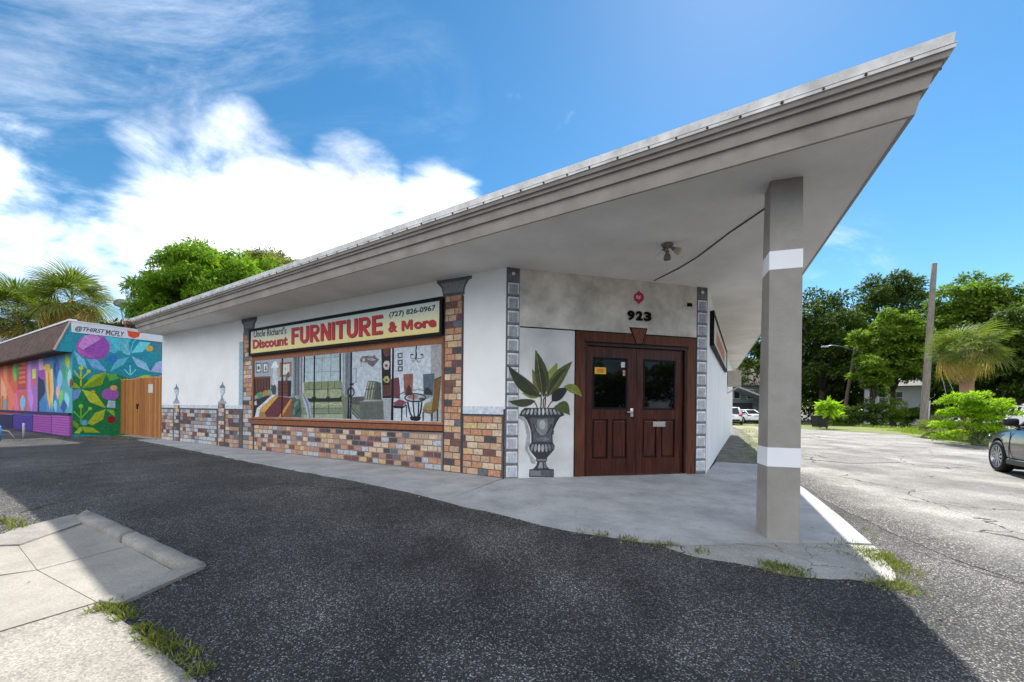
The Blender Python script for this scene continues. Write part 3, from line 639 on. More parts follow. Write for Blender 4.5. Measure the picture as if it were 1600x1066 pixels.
# painted capitals
for P, Q in (([(1.573,3.679),(0.744,3.657),(0.739,3.605),(0.804,3.587),(0.873,3.505),(0.908,3.417),(0.907,3.331),(1.414,3.340),(1.424,3.423),(1.450,3.516),(1.543,3.613),(1.567,3.626)], [(1.470,3.608),(0.848,3.597),(0.909,3.510),(0.943,3.389),(1.391,3.404),(1.406,3.491)]),
             ([(8.871,3.693),(8.052,3.696),(8.050,3.594),(8.152,3.502),(8.183,3.341),(8.717,3.342),(8.739,3.502),(8.851,3.595)], [(8.740,3.584),(8.154,3.586),(8.247,3.488),(8.272,3.410),(8.664,3.409),(8.684,3.497)])):
    cp = FF.poly('painted_capital', paint('55585B', 1.2), shop, P, -0.01, 0.010); FF.poly('painted_face', paint('7B7E80', 1.2), cp, Q, 0.0095, 0.0125)
# painted lanterns on the two posts
for dx, par in ((0, posts[1]), (1, posts[0])):
    if dx: L_ = [('lantern_base', '8C98A3', [(10.189,1.281),(9.673,1.282),(9.727,1.341),(9.808,1.362),(10.025,1.363),(10.135,1.336)]), ('lantern_stem', '7E8993', [(10.042,1.363),(9.808,1.362),(9.891,1.444),(9.914,1.525),(9.969,1.525),(9.978,1.444)]), ('lantern_glass', 'AEBBC6', [(9.980,1.531),(9.882,1.530),(9.776,1.618),(9.779,1.738),(10.072,1.744),(10.047,1.613)]), ('lantern_cap', '6E7780', [(10.094,1.744),(9.757,1.738),(9.812,1.806),(9.878,1.848),(9.912,1.935),(9.943,1.850),(10.029,1.811)])]
    else: L_ = [('lantern_base', '8C98A3', [(13.304,1.275),(12.790,1.276),(12.859,1.337),(12.908,1.373),(13.186,1.374),(13.256,1.337)]), ('lantern_stem', '7E8993', [(13.165,1.374),(12.901,1.373),(12.986,1.459),(13.016,1.544),(13.086,1.545),(13.083,1.459)]), ('lantern_glass', 'AEBBC6', [(13.100,1.551),(12.988,1.550),(12.894,1.641),(12.897,1.747),(13.217,1.752),(13.186,1.644)]), ('lantern_cap', '6E7780', [(13.231,1.752),(12.869,1.747),(12.940,1.818),(13.010,1.862),(13.047,1.942),(13.079,1.863),(13.148,1.822)])]
    for nm, c, P in L_:
        o = FF.poly(nm, paint(c, 1.15), par, P, 0.008, 0.013)
        o.matrix_parent_inverse = (par.parent.matrix_basis @ par.matrix_parent_inverse @ par.matrix_basis).inverted()
# painted quoins down both edges of the door wall
for q0, q1, n in ((0.012, 0.245, 14), (3.925, 4.165, 14)):
    qs = FD.boxo('quoin_strip', paint('5C5E62', 1.1), shop, q0, q1, -0.12, SOF - 0.004, -0.01, 0.003)
    z = 3.42; hh = (3.42 + 0.04) / n
    FD.boxo('quoin_cap', paint('6B6D70', 1.1), qs, q0 + 0.01, q1 - 0.01, 3.45, 3.58, 0.0, 0.0055)
    bm = bmesh.new(); bmesh.ops.create_uvsphere(bm, u_segments=12, v_segments=8, radius=0.032); bmesh.ops.scale(bm, vec=(1, 1, 1), verts=bm.verts); bmesh.ops.translate(bm, verts=bm.verts, vec=FD.p((q0 + q1) / 2, 3.58, 0.01)); obj('round_boss', bm, paint('B9BBBE'), qs, True)
    for i in range(n):
        z1 = 3.42 - i * hh; z0 = z1 - hh + 0.022
        st = FD.boxo('quoin_edge', paint('C2C5C9'), qs, q0 + 0.022, q1 - 0.012, z0, z1, 0.0, 0.0055)
        FD.boxo('quoin_shade', paint('707277', 1.1), qs, q0 + 0.022, q1 - 0.012, z0 - 0.004, z0 + 0.028, 0.0, 0.0065)
        FD.boxo('quoin_stone', paint(('8E9095', '96989D', '9FA2A7', 'A6AAB0')[min(3, i // 4)], 1.2), qs, q0 + 0.045, q1 - 0.032, z0 + 0.03, z1 - 0.028, 0.0, 0.0075)

# ---- double door
def wood(name, a, b, rough=0.36):
    return pmat(name, a, rough, 0.1, 2.6, 0.15, 40, col2=b, stretch=(9, 9, 0.8), spec=0.3, detail=10)
M_DOOR = wood('stained_door_wood', (0.008, 0.0025, 0.0025), (0.098, 0.021, 0.009)); M_DOORD = wood('dark_panel_wood', (0.008, 0.002, 0.002), (0.04, 0.009, 0.005))
M_FRAMEW = wood('painted_door_surround', (0.05, 0.014, 0.007), (0.14, 0.042, 0.016), 0.6)
M_GLASSD = pmat('dark_door_glass', (0.002, 0.002, 0.0025), 0.03, 0.0, 1.0, spec=0.5)
M_STEEL = pmat('brushed_steel', (0.55, 0.55, 0.56), 0.3, 0.05, 20, metal=0.9)
surround = FD.poly('door_surround', M_FRAMEW, shop, [(1.313, -0.1), (DO0, -0.1), (DO0, DOZ), (DO1, DOZ), (DO1, -0.1), (3.92, -0.1), (3.92, 2.655), (1.313, 2.655)], -0.01, 0.006)
for s0, s1, z0, z1 in ((1.303, 1.321, -0.1, 2.655), (3.908, 3.922, -0.1, 2.655), (1.303, 3.922, 2.648, 2.668), (1.49, 3.735, DOZ + 0.0, DOZ + 0.022)): FD.boxo('outline', M_BLACK, surround, s0, s1, z0, z1, 0.0, 0.0085)
ks = FD.poly('keystone', M_BLACK, surround, [(2.417,2.782),(2.807,2.782),(2.702,2.464),(2.563,2.465)], 0.0, 0.011); FD.poly('keystone_face', paint('6A3D28', 1.1), ks, [(2.452,2.764),(2.776,2.764),(2.689,2.483),(2.576,2.481)], 0.0, 0.0135)
jamb = bmesh.new(); FD.box(jamb, DO0, DO0 + 0.05, -0.1, DOZ, -0.16, -0.004); FD.box(jamb, DO1 - 0.05, DO1, -0.1, DOZ, -0.16, -0.004); FD.box(jamb, DO0 + 0.05, DO1 - 0.05, DOZ - 0.05, DOZ, -0.16, -0.004)
obj('door_jamb', jamb, M_DOORD, shop)
FD.boxo('threshold', M_STEEL, shop, DO0, DO1, -0.09, -0.035, -0.16, 0.03)
mid = (DO0 + DO1) / 2
def leaf_door(s0, s1, glass, panels, first):
    Z0, Z1 = -0.03, DOZ - 0.056; o0, o1 = -0.10, -0.055
    d = FD.boxo('door', M_DOORD, shop, s0, s1, Z0, Z1, o0, o1 - 0.03)
    g0, g1, gz0, gz1 = glass
    bm = bmesh.new()          # stiles and rails stand proud of the sunk panels
    FD.box(bm, s0, g0, Z0, Z1, o0, o1); FD.box(bm, g1, s1, Z0, Z1, o0, o1)
    FD.box(bm, g0, g1, gz1, Z1, o0, o1 - 0.001); FD.box(bm, g0, g1, panels[0][3], gz0, o0, o1 - 0.001); FD.box(bm, g0, g1, Z0, panels[0][2], o0, o1 - 0.001)
    FD.box(bm, panels[0][1], panels[1][0], panels[0][2], panels[0][3], o0, o1 - 0.0015)
    obj('stiles_and_rails', bm, M_DOOR, d)
    gl = FD.boxo('glass', M_GLASSD, d, g0 + 0.02, g1 - 0.02, gz0 + 0.02, gz1 - 0.02, o0, o1 - 0.012)
    FD.ring('glazing_bead', M_BLACK, d, g0 - 0.004, g1 + 0.004, gz0 - 0.004, gz1 + 0.004, 0.035, o1 - 0.021, o1 + 0.006)
    for p in panels:
        bm = bmesh.new(); FD.box(bm, p[0] + 0.03, p[1] - 0.03, p[2] + 0.03, p[3] - 0.03, o0, o1 - 0.006, 0.018); obj('raised_panel', bm, M_DOOR, d)
    return d
def box_of(P): return (min(p[0] for p in P), max(p[0] for p in P), min(p[1] for p in P), max(p[1] for p in P))
gA = (1.70, 2.42, 1.22, 2.19); gB = (2.765, 3.485, 1.22, 2.19)
dA = leaf_door(DO0 + 0.055, mid - 0.004, gA, [(1.70, 2.02, 0.28, 1.03), (2.11, 2.42, 0.28, 1.03)], True)
dB = leaf_door(mid + 0.004, DO1 - 0.055, gB, [(2.765, 3.075, 0.28, 1.03), (3.175, 3.485, 0.28, 1.03)], False)
dA['label'] = 'left leaf with lever handle and yellow sticker'; dB['label'] = 'right leaf with mail slot'
bm = bmesh.new(); FD.box(bm, 2.49, 2.55, 1.08, 1.24, -0.055, -0.045, 0.003); tube(bm, [FD.p(2.52, 1.175, -0.05), FD.p(2.52, 1.175, 0.0), FD.p(2.49, 1.173, 0.006), FD.p(2.39, 1.165, 0.004)], [0.012, 0.012, 0.013, 0.010], 10)
obj('lever_handle', bm, M_STEEL, dA, True)
bm = bmesh.new(); FD.box(bm, 2.985, 3.265, 0.885, 0.985, -0.056, -0.043, 0.004); ms = obj('mail_slot', bm, M_STEEL, dB)
FD.boxo('flap', pmat('slot_flap', (0.45, 0.43, 0.38), 0.4, 0.1, 10, metal=0.6), ms, 3.005, 3.245, 0.902, 0.968, -0.044, -0.040)
for z in (0.25, 1.2, 2.15):
    bm = bmesh.new(); tube(bm, [FD.p(DO1 - 0.055, z, -0.045), FD.p(DO1 - 0.055, z + 0.11, -0.045)], 0.011, 8); obj('hinge', bm, M_BLACK, dB)
    bm = bmesh.new(); tube(bm, [FD.p(DO0 + 0.055, z, -0.045), FD.p(DO0 + 0.055, z + 0.11, -0.045)], 0.011, 8); obj('hinge', bm, M_BLACK, dA)
ys = FD.boxo('yellow_sticker', pmat('yellow_print', (0.75, 0.45, 0.02), 0.4, 0.1, 9), dA, 1.74, 1.975, 1.88, 2.005, -0.068, -0.0655)
FD.boxo('printed_patch', pmat('orange_print', (0.6, 0.2, 0.02), 0.4, 0.25, 40), ys, 1.79, 1.925, 1.905, 1.98, -0.066, -0.0645)
FD.boxo('small_decal', pmat('white_decal', (0.6, 0.6, 0.65), 0.4, 0.35, 60), dA, 2.29, 2.375, 2.02, 2.12, -0.068, -0.0655)
FD.boxo('small_decal', pmat('red_decal', (0.5, 0.2, 0.2), 0.4, 0.6, 60), dA, 2.33, 2.385, 1.86, 1.97, -0.068, -0.0655)

# ---------------------------------------------------------------- signs and fittings on the shop
M_SIGNK = pmat('black_sign_frame', (0.006, 0.006, 0.007), 0.55, 0.2, 8, spec=0.15)
sign = thing('shop_sign', 'long cream sign in a black frame reading Discount FURNITURE & More', 'sign', FF.p(4.8, 2.6))
FF.boxo('back_panel', M_SIGNK, sign, 1.385, 8.30, 2.60, 3.33, 0.0, 0.06)
def sign_face():
    m = bpy.data.materials.new('sign_face_print'); m.use_nodes = True; nt = m.node_tree; N = nt.nodes; L = nt.links
    geo = N.new('ShaderNodeNewGeometry'); sp = N.new('ShaderNodeSeparateXYZ'); L.new(geo.outputs['Position'], sp.inputs[0])
    mr = N.new('ShaderNodeMapRange'); mr.inputs['From Min'].default_value = 2.66; mr.inputs['From Max'].default_value = 3.27; L.new(sp.outputs[2], mr.inputs['Value'])
    r = N.new('ShaderNodeValToRGB'); r.color_ramp.elements[0].color = (0.84, 0.67, 0.22, 1); r.color_ramp.elements[1].color = (0.56, 0.66, 0.62, 1); e = r.color_ramp.elements.new(0.45); e.color = (0.78, 0.72, 0.42, 1)
    L.new(mr.outputs[0], r.inputs[0]); L.new(r.outputs[0], N['Principled BSDF'].inputs['Base Color']); N['Principled BSDF'].inputs['Roughness'].default_value = 0.4
    return m
FF.boxo('printed_face', sign_face(), sign, 1.445, 8.235, 2.665, 3.268, 0.055, 0.064)
FF.ring('frame', M_SIGNK, sign, 1.375, 8.31, 2.593, 3.336, 0.065, 0.05, 0.085)
M_RED = pmat('red_vinyl', (0.52, 0.014, 0.018), 0.45, 0.12, 12); M_INK = pmat('black_vinyl', (0.012, 0.012, 0.014), 0.45, 0.1, 12)
M_REDK = pmat('dark_red_vinyl', (0.10, 0.008, 0.010), 0.45, 0.1, 12)
def sign_text(name, body, quad_, mat, bold, shadow=True, shear=0.0):
    (a0, b0), (a1, b1), (a2, b2) = quad_            # start bottom, start top, end bottom
    if shadow: text_on(FF, name + '_shadow', body, a0 - 0.018, a2 - 0.018, b0 - 0.014, b1 - 0.014, 0.0635, M_REDK if mat is M_RED else mat, sign, bold * 1.25, 0.002, shear, b2 - b0)
    return text_on(FF, name, body, a0, a2, b0, b1, 0.065, mat, sign, bold, 0.003, shear, b2 - b0)
sign_text('small_lettering', "Uncle Richard's", [(8.083,3.095),(8.086,3.279),(6.526,3.066)], M_INK, 0.012, False, 0.12)
sign_text('red_lettering', 'Discount', [(8.128,2.787),(8.133,3.035),(6.483,2.777)], M_RED, 0.03)
def arc(cx, cy, rx, ry, a0, a1, n=7): return [(cx + rx * math.cos(R_(a0 + (a1 - a0) * i / n)), cy + ry * math.sin(R_(a0 + (a1 - a0) * i / n))) for i in range(n + 1)]
GLY = {'F': (.72, [[(0, 0), (0, 1), (.72, 1), (.72, .83), (.25, .83), (.25, .6), (.64, .6), (.64, .43), (.25, .43), (.25, 0)]]),
       'U': (.82, [[(0, 1), (.25, 1), (.25, .34)] + arc(.41, .34, .16, .17, 180, 360) + [(.57, 1), (.82, 1), (.82, .34)] + arc(.41, .34, .41, .36, 360, 180)]),
       'R': (.86, [[(0, 0), (0, 1), (.25, 1), (.25, 0)], [(.25, 1)] + arc(.52, .715, .30, .285, 90, -90) + [(.25, .43), (.25, .59)] + arc(.5, .715, .10, .125, -90, 90) + [(.25, .84)], [(.25, .43), (.50, .43), (.86, 0), (.57, 0), (.25, .38)]]),
       'N': (.84, [[(0, 0), (0, 1), (.25, 1), (.60, .42), (.60, 1), (.84, 1), (.84, 0), (.59, 0), (.24, .58), (.24, 0)]]),
       'I': (.25, [[(0, 0), (0, 1), (.25, 1), (.25, 0)]]),
       'T': (.78, [[(0, 1), (.78, 1), (.78, .82), (.515, .82), (.515, 0), (.265, 0), (.265, .82), (0, .82)]]),
       'E': (.74, [[(0, 0), (0, 1), (.74, 1), (.74, .83), (.25, .83), (.25, .6), (.69, .6), (.69, .43), (.25, .43), (.25, .17), (.74, .17), (.74, 0)]])}
def block_word(word, quad_, gap=.085):
    (a0, b0), (a1, b1), (a2, b2) = quad_; tot = sum(GLY[c][0] for c in word) + gap * (len(word) - 1); x = 0
    for ch in word:
        w, polys = GLY[ch]
        for mt_, ds, o_ in ((M_REDK, -.022, .0657), (M_RED, 0, .0685)):
            bm = bmesh.new()
            for P in polys:
                pts = [(a0 + (a2 - a0) * (x + u) / tot + ds, b0 + (b1 - b0) * v + (b2 - b0) * (x + u) / tot + ds * .8) for u, v in P]; FF.prism(bm, pts, .063, o_)
            obj('red_letter' if mt_ is M_RED else 'letter_shadow', bm, mt_, sign)
        x += w + gap
block_word('FURNITURE', [(6.307,2.783),(6.289,3.192),(3.010,2.766)])
sign_text('phone_number', '(727) 826-0967', [(2.812,3.059),(2.814,3.198),(1.548,3.062)], M_INK, 0.022, False)
sign_text('red_ampersand', '&', [(2.838,2.779),(2.841,2.995),(2.585,2.781)], M_RED, 0.03)
for mt_, dx_, oo in ((M_REDK, -0.018, 0.0655), (M_RED, 0.0, 0.068)):
    FF.poly('red_capital', mt_, sign, [(a + dx_, b + dx_ * .8) for a, b in [(2.453,2.778),(2.456,2.980),(2.371,2.980),(2.305,2.865),(2.243,2.982),(2.160,2.982),(2.157,2.784),(2.220,2.784),(2.222,2.915),(2.280,2.810),(2.328,2.808),(2.390,2.908),(2.388,2.778)]], 0.063, oo)
sign_text('red_lettering', 'ore', [(2.118,2.783),(2.120,2.923),(1.537,2.781)], M_RED, 0.036)
for s in (4.1,): FF.boxo('panel_joint', pmat('joint_grey', (0.4, 0.36, 0.2), 0.5), sign, s - 0.004, s + 0.004, 2.67, 3.265, 0.062, 0.0648)

ss = thing('side_sign', 'faded red and cream sign in a black frame on the side wall', 'sign', FR.p(3.8, 2.6))
FR.boxo('back_panel', M_SIGNK, ss, 0.5, 7.25, 2.595, 3.33, 0.0, 0.06); FR.ring('frame', M_SIGNK, ss, 0.49, 7.26, 2.588, 3.337, 0.065, 0.05, 0.085)
FR.boxo('printed_face', pmat('faded_cream_print', (0.62, 0.52, 0.4), 0.5, 0.1, 3, col2=(0.66, 0.6, 0.5)), ss, 0.56, 7.19, 2.66, 3.265, 0.055, 0.064)
FR.boxo('faded_red_band', pmat('faded_red_print', (0.42, 0.16, 0.11), 0.5, 0.3, 4), ss, 1.6, 5.6, 2.78, 3.1, 0.06, 0.066)

num = thing('house_number', 'black numerals 923 on the marbled wall over the double door', 'house number', FD.p(2.7, 2.9))
_n = [(2.371,2.913),(2.369,3.099),(2.519,2.923),(2.553,2.921),(2.551,3.100),(2.692,2.927),(2.726,2.921),(2.724,3.097),(2.883,2.923)]
M_NUM = pmat('black_numeral', (0.004, 0.004, 0.004), 0.6, 0.1, 9, spec=0.1)
for i, ch in enumerate('923'):
    q = _n[3 * i:3 * i + 3]; text_on(FD, 'numeral', ch, q[0][0], q[2][0], q[0][1], q[1][1], 0.004, M_NUM, num, 0.045, 0.022)
pl = thing('fire_placard', 'small red maltese cross placard lettered RF above the house number', 'placard', FD.p(2.6, 3.2))
FD.boxo('plate', pmat('plate_white', (0.6, 0.58, 0.55), 0.5, 0.08, 5), pl, *box_of([(2.476,3.498),(2.742,3.509),(2.745,3.232),(2.479,3.218)]), 0.0, 0.004)
_c = [(2.612,3.498),(2.657,3.456),(2.710,3.431),(2.726,3.378),(2.709,3.310),(2.660,3.277),(2.615,3.231),(2.569,3.270),(2.517,3.295),(2.501,3.360),(2.516,3.419),(2.567,3.450)]
FD.poly('red_cross', pmat('placard_red', (0.48, 0.02, 0.07), 0.4, 0.15, 20), pl, _c, 0.0, 0.006)
text_on(FD, 'lettering', 'RF', *[[(2.558,3.333),(2.658,3.398)][i][0] for i in (0, 1)], *[[(2.558,3.333),(2.658,3.398)][i][1] for i in (0, 1)], 0.006, pmat('placard_white', (0.75, 0.72, 0.74), 0.4), pl, 0.02, 0.002)
kb = thing('door_sensor', 'little black sensor box beside the right quoins', 'sensor', FD.p(3.6, 3.2))
_k = box_of([(3.683,3.330),(3.781,3.333),(3.781,3.269),(3.684,3.268)]); FD.boxo('housing', M_SIGNK, kb, *_k, 0.01, 0.05, 0.004); FD.boxo('backplate', M_WHITE, kb, _k[0] - 0.02, _k[1] - 0.01, _k[2] - 0.012, _k[3] + 0.005, 0.0, 0.01)

# twin flood lamp and cable under the overhang
fl = thing('security_light', 'old twin floodlight with one bare bulb fixed under the roof overhang', 'light', [(2.290,5.964,3.680)][0])
lp0 = Vector([(2.290,5.964,3.680)][0])
M_FIX = pmat('weathered_fixture', (0.2, 0.19, 0.17), 0.5, 0.4, 20, metal=0.3); M_TANL = pmat('yellowed_lamp', (0.52, 0.42, 0.26), 0.4, 0.2, 15); M_BULB = pmat('bulb_glass', (0.72, 0.72, 0.73), 0.12, 0.05, 9, spec=0.8)
bm = bmesh.new(); lathe(bm, [(0.085, 0.0), (0.085, -0.02), (0.06, -0.045), (0.03, -0.055)], 18, Matrix.Translation(lp0)); obj('ceiling_box', bm, M_FIX, fl, True)
def lamp_head(d, mat, bare):
    d = Vector(d).normalized(); b0 = lp0 + Vector((d.x, d.y, 0)) * 0.05 + Vector((0, 0, -0.05))
    bm = bmesh.new(); tube(bm, [lp0 + Vector((0, 0, -0.04)), b0, b0 + d * 0.04], [0.012, 0.014, 0.016], 8); obj('swivel_arm', bm, M_FIX, fl, True)
    Mx = Matrix.Translation(b0 + d * 0.03) @ d.to_track_quat('Z', 'Y').to_matrix().to_4x4()
    bm = bmesh.new()
    lathe(bm, [(0.02, 0), (0.028, 0.01), (0.03, 0.05), (0.024, 0.055)], 14, Mx); s = obj('socket', bm, M_FIX, fl, True)
    bm = bmesh.new()
    if bare: lathe(bm, [(0.02, 0.05), (0.033, 0.06), (0.035, 0.15), (0.03, 0.17), (0.033, 0.18), (0.03, 0.21), (0.01, 0.225)], 16, Mx)
    else: lathe(bm, [(0.025, 0.05), (0.045, 0.07), (0.055, 0.12), (0.05, 0.14), (0.02, 0.145)], 18, Mx)
    obj('bulb' if bare else 'lamp', bm, mat, fl, True)
lamp_head((-0.55, -0.15, -0.8), M_BULB, True); lamp_head((0.5, -0.35, -0.45), M_TANL, False); lamp_head((0.15, 0.4, -0.5), M_FIX, False)
_cb = [(2.682,7.631,3.675),(2.868,6.964,3.675),(2.957,6.434,3.675),(2.967,6.100,3.675),(2.988,5.546,3.675),(3.021,5.223,3.675),(3.062,4.841,3.675)]
cb = thing('soffit_cable', 'thin dark cable running under the overhang from the wall to the column', 'cable', _cb[0])
bm = bmesh.new(); tube(bm, [Vector(p) + Vector((0, 0, 0.004 - 0.004 * (i % 2))) for i, p in enumerate(_cb)], 0.010, 8); obj('conduit', bm, pmat('dark_cable', (0.05, 0.048, 0.045), 0.6, 0.3, 20), cb, True)
for i in (1, 3, 5):
    p = Vector(_cb[i]); bm = bmesh.new(); bx(bm, p + Vector((0, 0, 0.003)), (0.03, 0.03, 0.018)); obj('clip', bm, M_FIX, cb)

# window air conditioner in its cage on the side wall
ac = thing('air_conditioner', 'tan air conditioner in a bracket jutting from the side wall', 'air conditioner', FR.p(9.9, 2.2))
M_ACB = pmat('tan_ac_case', (0.36, 0.32, 0.27), 0.5, 0.15, 9)
FR.boxo('case', pmat('ac_grille_dark', (0.06, 0.055, 0.05), 0.6, 0.3, 12), ac, 9.62, 10.2, 2.30, 2.80, -0.05, 0.44)
FR.ring('frame', M_ACB, ac, 9.55, 10.27, 2.24, 2.86, 0.07, 0.02, 0.50)
for i in range(5): FR.boxo('louvre', M_ACB, ac, 9.62, 10.2, 2.36 + i * 0.09, 2.385 + i * 0.09, 0.44, 0.46)
for o_ in (0.12, 0.34): FR.boxo('side_slot', M_ACB, ac, 9.605, 9.625, 2.31, 2.79, o_, o_ + 0.06)
for s in (9.62, 10.2):
    bm = bmesh.new(); tube(bm, [FR.p(s, 1.95, 0.0), FR.p(s, 2.235, 0.42)], 0.014, 8); obj('bracket', bm, M_STEEL, ac)

